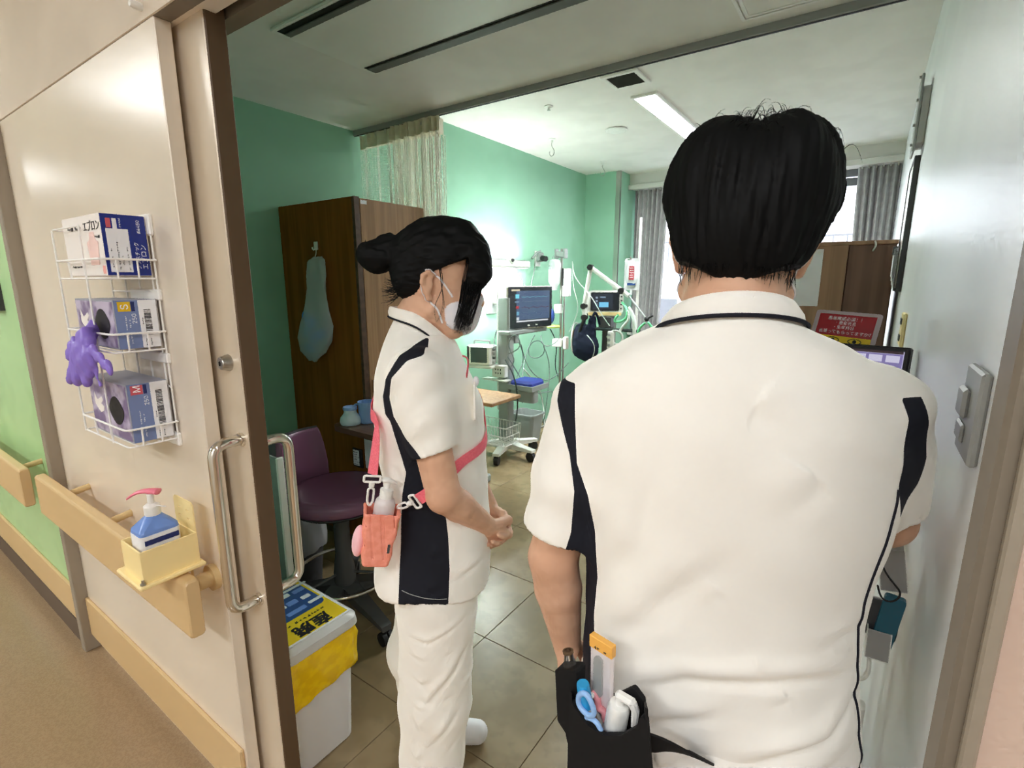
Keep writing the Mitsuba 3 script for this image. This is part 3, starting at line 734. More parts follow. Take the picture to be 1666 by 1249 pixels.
def split(mesh, reg):
    """A mesh cut where reg (a number per vertex) is zero: (the part with reg > 0, the part with reg < 0)."""
    v, f = np.asarray(mesh.vertices), np.asarray(mesh.faces); reg = np.where(np.abs(reg) < 1e-7, 1e-7, reg); P = reg > 0
    cut = {}; V = list(v); sides = ([], [])
    n = P[f].sum(1)
    for i in (0, 1): sides[i].extend(f[n == (3, 0)[i]].tolist())
    def mid(a, b):
        k = (min(a, b), max(a, b))
        if k not in cut: t = reg[a] / (reg[a] - reg[b]); cut[k] = len(V); V.append(v[a] + t * (v[b] - v[a]))
        return cut[k]
    for t in f[(n == 1) | (n == 2)]:
        one = [j for j in range(3) if P[t[j]] == (P[t].sum() == 1)][0]
        a, b, c = t[one], t[(one + 1) % 3], t[(one + 2) % 3]; x, y = mid(a, b), mid(a, c); s = 0 if P[a] else 1
        sides[s].append([a, x, y]); sides[1 - s].extend([[x, b, c], [x, c, y]])
    out = []
    for s in sides:
        m = trimesh.Trimesh(np.array(V), np.array(s), process=False); m.remove_unreferenced_vertices(); out.append(m)
    return out


def line_d(uz, line):
    """Distance in a plane from points (n, 2) to a polyline, and the signed side."""
    best = np.full(len(uz), 9.0); sg = np.zeros(len(uz))
    for a, b in zip(line, line[1:]):
        a, b = np.asarray(a, float), np.asarray(b, float); ab = b - a
        t = np.clip(((uz - a) @ ab) / (ab @ ab), 0, 1); q = uz - a - t[:, None] * ab
        d = np.linalg.norm(q, axis=1); c = (ab[0] * q[:, 1] - ab[1] * q[:, 0]) / np.linalg.norm(ab)
        sg = np.where(d < best, c, sg); best = np.minimum(best, d)
    return best, sg


def pleats(folds, uz, taper=0.05):
    """Height of cloth folds: each (polyline, height, width) is a ridge with a crease below it."""
    h = np.zeros(len(uz))
    for line, A, w in folds:
        d, s = line_d(uz, line)
        ends = np.minimum(np.linalg.norm(uz - np.asarray(line[0]), axis=1), np.linalg.norm(uz - np.asarray(line[-1]), axis=1))
        g = np.clip(ends / taper, 0, 1); g = g * g * (3 - 2 * g)
        h += A * g * (np.exp(-((s - w * .7) / w) ** 2) - 0.9 * np.exp(-((s + w * .6) / (w * .6)) ** 2)) * (d < 4 * w)
    return h
# ---------------------------------------------------------------- the man in the doorway, seen from behind
MA = deep(1195, 620, 0.715) * np.array([1, 1, 0])
ang = math.radians(24)
MF, MR, UP = np.array([-math.sin(ang), math.cos(ang), 0]), np.array([math.cos(ang), math.sin(ang), 0]), np.array([0, 0, 1.0])
MB = np.stack([MR, MF, UP], 1); mloc = local(MA, MB)
mw = lambda u, f, z: MA + MB @ np.array([u, f, z])


def mp(x, y, f=0.0):
    """(across, height) on the man's frontal plane, f in front of his axis, at a pixel."""
    d = ray(x, y); t = ((MA - CAM) @ MF + f) / (d @ MF); q = mloc(CAM + d * t); return q[0], q[2]


MAN = thing('person', 'man in a white tunic with black side panels seen from behind in the doorway', 'person')
rows = []
for (xl, yl), (xr, yr), hf, cf in (((1126, 468), (1258, 468), .072, .0), ((1122, 495), (1262, 495), .076, .0), ((1078, 528), (1302, 526), .086, .0), ((1012, 562), (1375, 556), .096, .0), ((950, 612), (1440, 608), .110, .0),
                                   ((938, 680), (1455, 680), .122, .0), ((944, 780), (1455, 780), .128, .004), ((950, 850), (1436, 850), .130, .008), ((952, 920), (1412, 920), .130, .012),
                                   ((953, 1000), (1396, 1000), .135, .012), ((948, 1080), (1391, 1080), .145, .008), ((944, 1160), (1390, 1160), .152, .004), ((938, 1240), (1391, 1240), .150, .002), ((935, 1330), (1392, 1330), .148, .0)):
    (ul, zl), (ur, zr) = mp(xl, yl), mp(xr, yr)
    rows.append(((zl + zr) / 2, (ul + ur) / 2, cf, (ur - ul) / 2, hf))
m_trunk = slices(rows, mloc, 2.4)
# arms
at_m = lambda x, y, f: mw(mp(x, y, f)[0], f, mp(x, y, f)[1])
LS, LE, LW = at_m(966, 668, .0), at_m(900, 905, -.005), at_m(922, 1045, .03)
RS, RE = at_m(1428, 668, .0), at_m(1470, 850, .035)
RE[0] = min(RE[0], 0.058); RW = RE + np.array([-.085, .225, .0]); RH = RW + np.array([-.04, .09, -.01])
folds_m = [([mp(975, 1040), mp(1097, 1004), mp(1256, 1007), mp(1385, 1018)], .0050, .015), ([mp(990, 1086), mp(1080, 1056), mp(1180, 1042)], .0036, .013),
           ([mp(1120, 1112), mp(1295, 1090), mp(1398, 1025)], .0055, .016), ([mp(1250, 978), mp(1331, 959), mp(1410, 944)], .0045, .013),
           ([mp(1000, 1138), mp(1176, 1178), mp(1335, 1174), mp(1405, 1146)], .0055, .012), ([mp(1030, 1145), mp(1130, 1215), mp(1200, 1262)], .004, .010),
           ([mp(1290, 670), mp(1400, 722), mp(1500, 810)], .0040, .022), ([mp(920, 960), mp(1015, 830), mp(1050, 640)], .003, .026), ([mp(930, 1010), mp(1050, 905), mp(1180, 800)], .003, .026),
           ([mp(970, 990), mp(1030, 945), mp(1090, 915)], .003, .015), ([mp(1080, 1130), mp(1240, 1142), mp(1390, 1108)], .0030, .015)]
folds_m = [(P_, A_ * (2.0 if P_[0][1] < mp(0, 930)[1] else 1.3), w_) for P_, A_, w_ in folds_m]
TM_ = Blend(.035)
TM_.add(m_trunk, mw(0, 0, 1.1), .62)
sl = LS + (LE - LS) * .80; sr = RS + (RE - RS) * .86
sleeves = []
hem_l, hem_r = (LE - LS) / np.linalg.norm(LE - LS), (RE - RS) / np.linalg.norm(RE - RS)
hz = lambda q: 0.700 - 0.14 * np.clip(q[:, 0] + .05, -.25, .3) + .05 * np.exp(-((q[:, 0] + .19) / .07) ** 2)


for S0, h, cut, rr in ((LS, hem_l, (sl - LS) @ hem_l, (.066, .064, .059)), (RS, hem_r, (sr - RS) @ hem_r, (.062, .056, .053))):
    sleeves.append((Blend(.02).chain([S0, S0 + h * cut * .5, S0 + h * (cut + .03)], rr), S0, h, cut))


def m_tunic(p):
    q = mloc(p); d = TM_(p)
    d = d - np.clip(-q[:, 1] / .03, 0, 1) * (np.abs(q[:, 0]) < .30) * pleats(folds_m, q[:, [0, 2]], .13)
    d = d - .0012 * np.sin(q[:, 0] * 38 + q[:, 2] * 25) * np.sin(q[:, 2] * 41 + 2)
    d = np.maximum(d, hz(q) - q[:, 2])
    for S, S0, h, cut in sleeves:                                   # sleeves end in a hem, hollow round the arm
        t = (p - S0) @ h; side = np.linalg.norm(p - S0 - t[:, None] * h, axis=1)
        e = S(p) - .0012 * np.sin(t * 90 + side * 50)
        e = np.maximum(e, t - cut); e = np.where(t > cut - .03, np.maximum(e, (.053 if S0 is LS else .0475) - side), e)
        d = smin(d, e, .03)
    return np.maximum(d, np.where(np.abs(q[:, 0] - .0) < .12, q[:, 2] - mp(1190, 478)[1], q[:, 2] - 2))


def box_of(P, pad=.05):
    P = np.asarray(P); return P.min(0) - pad, P.max(0) + pad


lo, hi = box_of([mw(-.33, -.2, .62), mw(.33, .2, 1.5), mw(-.33, .2, 1.3), mw(.33, -.2, 1.3), LE, RE], .03)
m_mesh = skin(m_tunic, lo, hi, .0042, 1)
# black panels round the armholes and down the sides
zi = lambda pts, f: (np.array([mp(*q, f)[1] for q in pts])[::-1], np.array([mp(*q, f)[0] for q in pts])[::-1])
LI, LO = zi([(933, 594), (936, 682), (939, 750), (957, 800), (968, 860), (972, 940), (966, 1003), (968, 1100), (968, 1300)], -.06), zi([(931, 594), (908, 629), (905, 655), (915, 692), (928, 733), (936, 790), (930, 860), (900, 950), (900, 1300)], -.05)
RI, RO = zi([(1464, 594), (1484, 685), (1470, 733), (1467, 780), (1466, 800)], -.075), zi([(1466, 594), (1491, 621), (1506, 690), (1510, 745), (1495, 788), (1446, 850), (1450, 920), (1450, 1000), (1450, 1100), (1450, 1300)], -.045)
RL = zi([(1440, 842), (1416, 906), (1403, 950), (1394, 1000), (1392, 1073), (1394, 1300)], -.012)
RI = (np.r_[RL[0], RI[0]], np.r_[RL[1], RI[1]])
zarm = mp(0, 800)[1]
q = mloc(m_mesh.vertices); z = q[:, 2]; regs = []
for I, O, s in ((LI, LO, -1), (RI, RO, 1)):
    r_ = np.minimum(-np.maximum(s * (np.interp(z, *I) - q[:, 0]), s * (q[:, 0] - np.interp(z, *O))), np.where(z > zarm, .03, .07) - q[:, 1])
    regs.append(np.minimum(np.minimum(r_, mp(0, 594, -.06)[1] - z), .1 - np.abs(np.abs(q[:, 0]) - .22)))
black, white = split(m_mesh, np.maximum(*regs))
pl_r = [mw(mp(x, y, -.075)[0], -.075, mp(x, y, -.075)[1]) for x, y in ((1467, 798), (1453, 822), (1440, 846), (1424, 889), (1416, 912), (1406, 950), (1397, 990), (1394, 1073), (1396, 1120), (1396, 1180), (1397, 1260))]
q, n = onto(m_tunic, smooth_path(pl_r, 60), 6); part(MAN, 'side_piping', tube(q + n * .0006, .0019, 6), 'mat_uniform_black', True, 'thin black piping on the side seam')
part(MAN, 'tunic', white, 'mat_uniform_white', True)
side = mloc(black.triangles_center)[:, 0]
for s in (-1, 1): part(MAN, 'side_panel', black.submesh([np.nonzero(side * s > 0)[0]], append=True), 'mat_uniform_black', True, 'black side panel')
# head, neck, arms and hands, legs: one body
hang = math.radians(10); HF = np.array([-math.sin(hang), math.cos(hang), 0]); tilt = math.radians(8)
HR = np.array([math.cos(hang), math.sin(hang), 0]); HFt, HU = HF * math.cos(tilt) - UP * math.sin(tilt), UP * math.cos(tilt) + HF * math.sin(tilt)
roll = math.radians(3); HRr, HUr = HR * math.cos(roll) - HU * math.sin(roll), HU * math.cos(roll) + HR * math.sin(roll)
HB = np.stack([HRr, HFt, HUr], 1); HO = deep(1203, 408, .705)
BM = Blend(.02)
hw = head_items(BM, HO, HB, 1.03)
nk = MA + UP * (mp(1195, 520)[1]) + MF * .0
BM.chain([hw(0, -.012, -.03), hw(0, -.025, -.085), nk - UP * .03], [.060, .060, .056], .02)
BM.add(lambda p: np.maximum(m_trunk(p) + .014, .80 - p[:, 2]), mw(0, 0, 1.1), .62, .02)
BM.chain([LS, LE, LE + (LW - LE) * .35, LW], [.048, .0395, .0385, .0245], .006)
hand_items(BM, LW, (LW - LE) * .3 - UP * .12, MR, MF, .45)
BM.chain([RS, RE, RE + (RW - RE) * .35, RW], [.048, .040, .039, .025], .006)
hand_items(BM, RW, RH - RW, -UP, -MR, .55)
hips = [mw(s * .085, .0, .80) for s in (-1, 1)]; knees = [mw(s * .09, .03, .46) for s in (-1, 1)]; ank = [mw(s * .095, .0, .09) for s in (-1, 1)]
for a, b, c in zip(hips, knees, ank):
    BM.chain([a, b, c], [.075, .055, .040], .03); BM.chain([c - UP * .03, c + MF * .15 - UP * .045], [.038, .030], .02)
lo, hi = box_of([mw(-.33, -.2, .0), mw(.33, .25, 1.75), mw(-.33, .2, 1.3), LW - UP * .2, RH + MF * .15, RE], .04)
part(MAN, 'body', skin(BM, lo, hi, .0046, 1), 'mat_skin', True)
eyes(MAN, hw, HB, 1.03)
# trousers and shoes
TR = Blend(.03)
for a, b, c in zip(hips, knees, ank): TR.chain([a + UP * .03, b, c - UP * .02], [.118, .088, .078], .035)
TR.ell(mw(0, -.01, .80), np.array([.19, .145, .13]), MB)
def m_trousers(p): return np.maximum(TR(p), np.maximum(p[:, 2] - .90, .035 - p[:, 2])) + .0015 * np.sin(p[:, 2] * 40 + p[:, 0] * 30)
lo, hi = box_of([mw(-.24, -.2, .02), mw(.24, .2, .92), mw(-.24, .2, .5), mw(.24, -.2, .5)], .02)
part(MAN, 'trousers', skin(m_trousers, lo, hi, .009, 1), 'mat_uniform_white', True)
mat('shoe_white', (226, 226, 230), 0.45, 0.4)
for c in ank:
    S = Blend(.02); S.chain([c - UP * .045 - MF * .03, c - UP * .05 + MF * .08, c - UP * .06 + MF * .17], [.045, .044, .036], .02)
    part(MAN, 'shoe', skin(lambda p: np.maximum(S(p), .002 - p[:, 2]), c - [.12, .12, .1], c + [.12, .28, .06], .005), 'mat_shoe_white', True)
# collar with black piping
zc = mp(1190, 500)[1]; cx = mp(1188, 500)[0]
T0, T1 = math.radians(-152), math.radians(152)
def ring_m(a, b, z0, drop, off=0.0):
    th = np.linspace(T0, T1, 72)
    return np.stack([mw(cx + (a + off) * math.sin(t), -.004 - (b + off) * math.cos(t), z0 - drop * (1 - math.cos(t)) / 2) for t in th])
def cloth_loop(bot, top, th=.003):
    """A standing strip between two open curves, with a rounded upper edge."""
    n = bot - top; o = bot.mean(0); out = bot - o; out[:, 2] = 0; out /= np.linalg.norm(out, axis=1, keepdims=True)
    sec = [bot, top - out * 0 + (top - bot) * 0, top - out * th, bot - out * th]
    return rings([np.array([s[i] for s in sec]) for i in range(len(bot))])
cb, ct = ring_m(.094, .078, zc - .004, .050), ring_m(.082, .066, zc + .024, .062)
cm = ring_m(.091, .075, zc + .010, .056)
col = [np.array([cb[i], cm[i], ct[i], ct[i] + (cb.mean(0) - cb[i]) * [.05, .05, 0], cb[i] + (cb.mean(0) - cb[i]) * [.07, .07, 0]]) for i in range(len(cb))]
part(MAN, 'collar', rings(col), 'mat_uniform_white', 50)
part(MAN, 'collar_piping', tube(ring_m(.0965, .0805, zc - .005, .050), .0028, 8), 'mat_uniform_black', True, 'black piping under the collar')
# mask with loops behind the ears
MK = Blend(.01); MK.ell(hw(0, .068, -.052), np.array([.062, .056, .056]) * 1.0, HB)
part(MAN, 'mask', skin(lambda p: np.maximum(np.minimum(MK(p), 1), -(BM(p) + .001)), *box_of([hw(-.07, .0, -.12), hw(.07, .14, .02), hw(-.07, .14, -.12), hw(.07, 0, .02)], .01), .004), 'mat_mask_white', True)
for e in (-1, 1):
    q = smooth_path([hw(e * .058, .05, -.025), hw(e * .076, .02, .02), hw(e * .083, -.006, .034), hw(e * .085, -.022, .012), hw(e * .079, -.017, -.02), hw(e * .070, .0, -.045), hw(e * .055, .04, -.075)], 30)
    q, n = onto(BM, q, 3); part(MAN, 'mask_loop', tube(q + n * .001, .0016, 6), 'mat_mask_white', True)
# hair: a mass with combed relief and loose strands
HM = Blend(.03); inv = lambda p: (p - HO) @ HB
for c, r in (((-.040, .004, .094), (.062, .108, .078)), ((.046, .004, .094), (.058, .108, .080)), ((.001, .004, .074), (.103, .108, .080)), ((.002, -.030, .040), (.093, .086, .078)), ((.0, -.042, -.004), (.077, .058, .060))): HM.ell(hw(*c) if False else HO + HB @ np.array(c), np.array(r), HB)


def m_hair(p):
    q = inv(p); d = HM(p)
    a = np.arctan2(q[:, 0], -q[:, 1]); n = meshkit.noise(np.stack([a * 16, q[:, 2] * 14 + 5, q[:, 1] * 6], 1)) - .5
    d = d - .009 * n - .0006 * np.sin(a * 70 + 9 * n + 6 * np.sin(q[:, 2] * 20))
    d = np.maximum(d, np.where(q[:, 2] < .062, q[:, 1] - .020, -1))      # nothing in front of the ears below the hairline
    ear = np.hypot((q[:, 1] + .002) / 1.0, (q[:, 2] - .004) / 1.25) - .030
    d = np.where(np.abs(q[:, 0]) > .058, np.maximum(d, -ear), d)
    return np.maximum(d, (-.040 - .014 * np.cos(q[:, 0] * 40)) - q[:, 2])


lo, hi = box_of([HO + HB @ np.array([x, y, z]) for x in (-.13, .14) for y in (-.12, .13) for z in (-.07, .18)], .01)
part(MAN, 'hair', skin(m_hair, lo, hi, .0036, 1), 'mat_hair', True)
r = np.random.default_rng(11); paths = []
for k in range(420):                                                # tufts lifting off the crown and the sides
    a, e = r.uniform(-2.6, 2.6), r.uniform(.45, 1.25)
    n = np.array([math.sin(a) * math.cos(e), -math.cos(a) * math.cos(e), math.sin(e)])
    c = np.array([.004, .006, .086]) + n * np.array([.106, .106, .081])
    g_, h_ = r.uniform(.5, 1.2), 0
    flow = np.cross(n, [0, .2, 1.]) * r.choice([-1, 1]) * .6 + np.array([0, r.uniform(-.5, .3), r.uniform(-.4, .35)]); L = r.uniform(.02, .05)
    pts = [c + flow * L * t + n * (.012 * math.sin(t * 2.4) * g_) - np.array([0, 0, .03]) * L * 8 * t * t * .4 for t in np.linspace(0, 1, 7)]
    paths.append(np.array([HO + HB @ q for q in pts]))
for k in range(46):                                                 # a few long wisps over the top
    x = r.choice([-.035, .045]) + np.clip(r.normal(0, .022), -.04, .04); c = np.array([x + .012, r.uniform(-.05, .06), .160 - 7 * (x * x)])
    s = np.sign(x) * r.uniform(.3, .8); u_ = r.uniform(.012, .026)
    pts = [c + np.array([s * .035 * t, .01 * t, u_ * math.sin(t * 2.9) - .01 * t]) for t in np.linspace(0, 1, 9)]
    paths.append(np.array([HO + HB @ q for q in pts]))
for k in range(260):                                                # short ends at the nape and round the ears
    x = r.uniform(-.070, .070); y = -.098 + 5.5 * x * x + r.uniform(0, .006); z = -.022 + r.uniform(-.012, .02) - .25 * abs(x)
    d = np.array([r.normal(0, .15), .15, -1]); L = r.uniform(.007, .019)
    paths.append(np.array([HO + HB @ (np.array([x, y, z]) + d * L * t + np.array([0, .006, 0]) * t * t) for t in np.linspace(0, 1, 4)]))
part(MAN, 'hair_strands', strands(paths, .0006), 'mat_hair', True, kind='stuff')
# ---------------------------------------------------------------- the woman beyond the door leaf, in profile, looking to the right
WF = np.array([.80, .60, 0]); WF /= np.linalg.norm(WF); WR = np.array([WF[1], -WF[0], 0])       # her front, her right (towards the corridor)
WA = deep(702, 560, 1.20) * np.array([1, 1, 0]); WB = np.stack([WR, WF, UP], 1); wloc = local(WA, WB)
ww = lambda r, f, z: WA + WB @ np.array([r, f, z])


def wp(x, y, r=0.0):
    """(fore, height) on the plane r to her right of her middle, at a pixel."""
    d = ray(x, y); t = ((WA - CAM) @ WR + r) / (d @ WR); q = wloc(CAM + d * t); return q[1], q[2]


at_w = lambda x, y, r: ww(r, *wp(x, y, r))
WOM = thing('person', 'woman in a white tunic and mask, hair in a bun, standing in profile', 'person')
rows = []
for (xb, yb), (xf, yf), hr in (((644, 502), (716, 528), .054), ((634, 520), (724, 548), .068), ((628, 545), (738, 560), .098), ((618, 575), (752, 590), .135), ((613, 620), (772, 628), .158), ((612, 665), (787, 668), .160), ((618, 720), (790, 720), .150),
                               ((628, 780), (793, 785), .146), ((630, 830), (796, 835), .152), ((620, 880), (798, 880), .166), ((613, 918), (797, 918), .176), ((624, 965), (792, 962), .172), ((634, 1010), (785, 1010), .165)):
    (f0, z0), (f1, z1) = wp(xb, yb), wp(xf, yf)
    rows.append(((z0 + z1) / 2, 0, (f0 + f1) / 2, hr, (f1 - f0) / 2))
w_trunk = slices(rows, wloc, 2.25)
S_R, E_R, W_R = at_w(678, 612, .135), at_w(722, 806, .175), at_w(795, 856, .060)
S_L, E_L, W_L = S_R - WR * .27, E_R - WR * .35, at_w(800, 848, .0) - WR * .055
WT = Blend(.03); WT.add(w_trunk, ww(0, 0, 1.1), .5)
folds_w = [([wp(735, 835, .16), wp(760, 850, .14), wp(800, 852, .1)], .003, .010), ([wp(728, 950, .17), wp(765, 930, .15), wp(800, 905, .1)], .0035, .012), ([wp(625, 930, .17), wp(650, 960, .17)], .003, .012),
           ([wp(625, 750, .14), wp(645, 765, .15), wp(660, 800, .15)], .003, .012), ([wp(735, 900, .17), wp(770, 880, .15)], .0025, .012)]
hwom = (E_R - S_R) / np.linalg.norm(E_R - S_R); cutw = (at_w(717, 731, .155) - S_R) @ hwom
wsl = []
for S0, E0 in ((S_R, E_R), (S_L, E_L)):
    h = (E0 - S0) / np.linalg.norm(E0 - S0); h2 = h + (WB[:, 1] * .10 if S0 is S_R else 0); h2 = h2 / np.linalg.norm(h2)
    wsl.append((Blend(.02).chain([S0, S0 + h * cutw * .5, S0 + h * (cutw + .03)], [.064, .058, .050]), S0, h, h2, cutw))
hem0 = wp(700, 988, .17)[1]
hem_z = lambda q: wp(700, 988, .17)[1] + .012 * np.cos(q[:, 1] * 22 + .4) - .02 * np.clip((q[:, 1] - .0) / .1, -1, 1) * 0


def w_tunic(p):
    q = wloc(p); d = WT(p)
    d = d - np.clip(q[:, 0] / .05, 0, 1) * pleats(folds_w, q[:, [1, 2]], .06)
    d = d - .0015 * np.sin(q[:, 1] * 45 + q[:, 2] * 30) * np.sin(q[:, 2] * 36 + 1)
    d = np.maximum(d, hem_z(q) - q[:, 2])
    for S, S0, h, h2, cut in wsl:
        t = (p - S0) @ h; t2 = (p - S0) @ h2; side = np.linalg.norm(p - S0 - t[:, None] * h, axis=1)
        e = S(p) - .0015 * np.sin(t * 80 + q[:, 1] * 60)
        e = np.maximum(e, t2 - cut); e = np.where(t > cut - .03, np.maximum(e, .0415 - side), e)
        d = smin(d, e, .022)
    return d


lo, hi = box_of([ww(-.2, -.16, wp(700, 1010)[1]), ww(.2, .16, wp(640, 512)[1]), ww(-.2, .16, 1.), ww(.2, -.16, 1.), S_R, E_R, E_L], .02)
w_mesh = skin(w_tunic, lo, hi, .0048, 1)
# black side panels: from the shoulder round the back of the sleeve and down the side
zr = lambda pts, r: (np.array([wp(*q, r)[1] for q in pts])[::-1], np.array([wp(*q, r)[0] for q in pts])[::-1])
WI, WO = zr([(690, 577), (665, 584), (640, 612), (631, 650), (640, 676), (662, 705), (690, 735), (714, 780), (722, 832), (728, 880), (731, 930), (729, 1000)], .165), zr([(684, 556), (650, 578), (624, 622), (617, 650), (622, 680), (632, 690), (646, 735), (658, 775), (650, 816), (648, 859), (648, 930), (648, 1000)], .165)
q = wloc(w_mesh.vertices); z = q[:, 2]
reg = np.minimum(np.minimum(np.interp(z, *WI) - q[:, 1], q[:, 1] - np.interp(z, *WO)), np.minimum(np.abs(q[:, 0]) - .06, wp(684, 556, .15)[1] - z))
black, white = split(w_mesh, reg)
part(WOM, 'tunic', white, 'mat_uniform_white', True)
side = wloc(black.triangles_center)[:, 0]
for s in (1, -1): part(WOM, 'side_panel', black.submesh([np.nonzero(side * s > 0)[0]], append=True), 'mat_uniform_black', True, 'black side panel')
zst = [at_w(x, y, .17) for x, y in ((651, 962), (690, 970), (727, 974))]
q, n = onto(w_tunic, smooth_path(zst, 12), 5); part(WOM, 'hem_stitch', tube(q + n * .002, .0011, 5), 'mat_grey_plastic', True)
# body
pt = math.radians(9); WU, WFt = UP * math.cos(pt) + WF * math.sin(pt), WF * math.cos(pt) - UP * math.sin(pt)
HBw = np.stack([WR, WFt, WU], 1); HOw = at_w(697, 466, .074) - WR * .074
BW = Blend(.02)
hww = head_items(BW, HOw, HBw, .96)
BW.chain([hww(0, -.005, -.04), hww(0, -.022, -.085), at_w(676, 560, 0)], [.052, .052, .064], .02)
BW.add(lambda p: np.maximum(w_trunk(p) + .016, hem0 + .045 - p[:, 2]), ww(0, 0, 1.1), .5, .02)
for S0, E0, W0, sd in ((S_R, E_R, W_R, 1), (S_L, E_L, W_L, -1)): BW.chain([S0, E0, E0 + (W0 - E0) * .3, W0], [.043, .0375, .035, .0225], .008)
hand_items(BW, W_R, at_w(822, 888, .0) - W_R, -WF - UP * .3, UP * .6 + WF, .75, .92, .02, .8)
hand_items(BW, W_L, at_w(815, 878, .02) - W_L, -WF - UP * .2, UP * .7 + WF * .6, .6, .92, .02, .6)
hipw = [ww(s * .074, wp(713, 990, .08)[0], wp(713, 985, .08)[1] + .03) for s in (1, -1)]
kneew = [ww(.078, wp(708, 1130, .08)[0], wp(708, 1130, .08)[1]), ww(-.075, wp(694, 1120, -.08)[0] - .01, wp(708, 1130, .08)[1] + .01)]
ftw = [np.array([*(ww(.085, wp(700, 1240, .085)[0] - .01, 0)[:2]), .085]), np.array([-1.0, 1.0, .085])]
for a, b, c, e in zip(hipw, kneew, ftw, (0, 1)): BW.chain([a, b, c], [.060, .05, .036], .03); BW.chain([c - UP * .035, c + WF * .08 - UP * .045], [.026, .020], .02)
lo, hi = box_of([ww(-.25, -.2, 0), ww(.25, .22, 1.66), ww(-.25, .22, 1.), ww(.25, -.2, 1.), ftw[1]], .06)
part(WOM, 'body', skin(BW, lo, hi, .0044, 1), 'mat_skin', True)
eyes(WOM, hww, HBw, .96)
# trousers with soft folds
WTR = Blend(.03)
for a, b, c in zip(hipw, kneew, ftw): WTR.chain([a + UP * .02, b, c - UP * .03], [.098, .088, .080], .03)
WTR.ell(ww(0, wp(713, 980)[0], hipw[0][2] + .01), np.array([.152, .106, .13]), WB)
lg = lambda *P: [wp(x, y, .12) for x, y in P]
folds_t = [(lg((655, 1040), (690, 1050), (712, 1046)), .003, .009), (lg((660, 1075), (690, 1090), (715, 1075)), .0035, .009), (lg((672, 1110), (700, 1115), (740, 1070), (765, 1030)), .005, .011), (lg((662, 1120), (690, 1128), (712, 1120)), .003, .008),
           (lg((668, 1130), (680, 1150), (688, 1170)), .004, .009), (lg((700, 1190), (725, 1160), (752, 1125)), .0045, .012), (lg((715, 1215), (735, 1195), (752, 1180)), .003, .011), (lg((655, 1015), (700, 1022), (770, 985)), .003, .009)]


def w_trousers(p):
    q = wloc(p); d = WTR(p) - 1.1 * np.clip(q[:, 0] / .04, 0, 1) * pleats(folds_t, q[:, [1, 2]], .07) - .0018 * np.sin(q[:, 2] * 45 + q[:, 1] * 40)
    return np.maximum(d, np.maximum(q[:, 2] - hipw[0][2] - .09, .048 - q[:, 2]))


lo, hi = box_of([ww(-.24, -.16, .0), ww(.24, .16, hipw[0][2] + .1), ww(-.24, .16, .3), ww(.24, -.16, .3), *ftw], .06)
part(WOM, 'trousers', skin(w_trousers, lo, hi, .0055, 1), 'mat_uniform_white', True)
for c, sdir in zip(ftw, (WF, np.array([.80, .60, 0]))):
    S = Blend(.02); S.chain([c - UP * .038 - sdir * .04, c - UP * .038 + sdir * .05, c - UP * .048 + sdir * .135], [.042, .040, .036], .02)
    k = part(WOM, 'shoe', skin(lambda p: np.maximum(S(p), .003 - p[:, 2]), c - .13, c + [.2, .2, .06], .004, 1), 'mat_shoe_white', True)
    sd = np.cross(UP, sdir)
    hp, hn = onto(S, [c + sdir * f + sd * r - UP * .0 for f in (.045, .065, .085, .105) for r in (-.016, 0, .016)], 6)
    part(k, 'vent_holes', join(*[cyl(a, a + b * .0008, .0022, 6) for a, b in zip(hp, hn)]), 'mat_grey_plastic', False, kind='stuff')
# collar and piping
ctr = np.array([wp(676, 535)[0], 0]); cz = []
for px, pxt in (((633, 514), (634, 498)), ((650, 522), (652, 503)), ((676, 532), (680, 512)), ((702, 550), (706, 530)), ((722, 572), (726, 548)), ((740, 598), (742, 572))): cz.append((px, pxt))
rr = [.0, .050, .070, .066, .046, .012]
base = np.array([at_w(*a, r) for (a, b), r in zip(cz, rr)]); top = np.array([at_w(*b, r * .86) for (a, b), r in zip(cz, rr)])
mir = lambda P: P - 2 * ((P - WA) @ WR)[:, None] * WR
bs, tp = smooth_path(np.vstack([mir(base)[:0:-1], base]), 60), smooth_path(np.vstack([mir(top)[:0:-1], top]), 60)
cin = bs.mean(0)
colw = [np.array([b, (b + t) / 2 + (b - cin) * [.04, .04, 0], t, t + (cin - t) * [.06, .06, 0], b + (cin - b) * [.08, .08, 0]]) for b, t in zip(bs, tp)]
part(WOM, 'collar', rings(colw), 'mat_uniform_white', 50)
part(WOM, 'collar_piping', tube(bs + (bs - cin) * [.02, .02, 0], .0022, 6), 'mat_uniform_black', True, 'black piping under the collar')
# chest pocket with a frill, and pens
q, n = onto(w_tunic, [at_w(782, 645, .07)], 6)
part(WOM, 'chest_pocket', put(prism(rrect(.075, .085, .008), .004), q[0] - n[0] * .001, WR * -1, UP), 'mat_uniform_white', False)
part(WOM, 'pocket_clip', ball(q[0] + n[0] * .005 + UP * .040, [.007, .007, .012], 2), 'mat_mask_white', True)
q, n = onto(w_tunic, [at_w(752, 600, .05)], 6)
part(WOM, 'neck_charm', tube(smooth_path([q[0] + UP * .03, q[0] + n[0] * .012 + UP * .02, q[0] + n[0] * .014 - UP * .0, q[0] + n[0] * .008 - UP * .03], 14), .0022, 7), 'mat_red_print', True, 'dark pink clip')
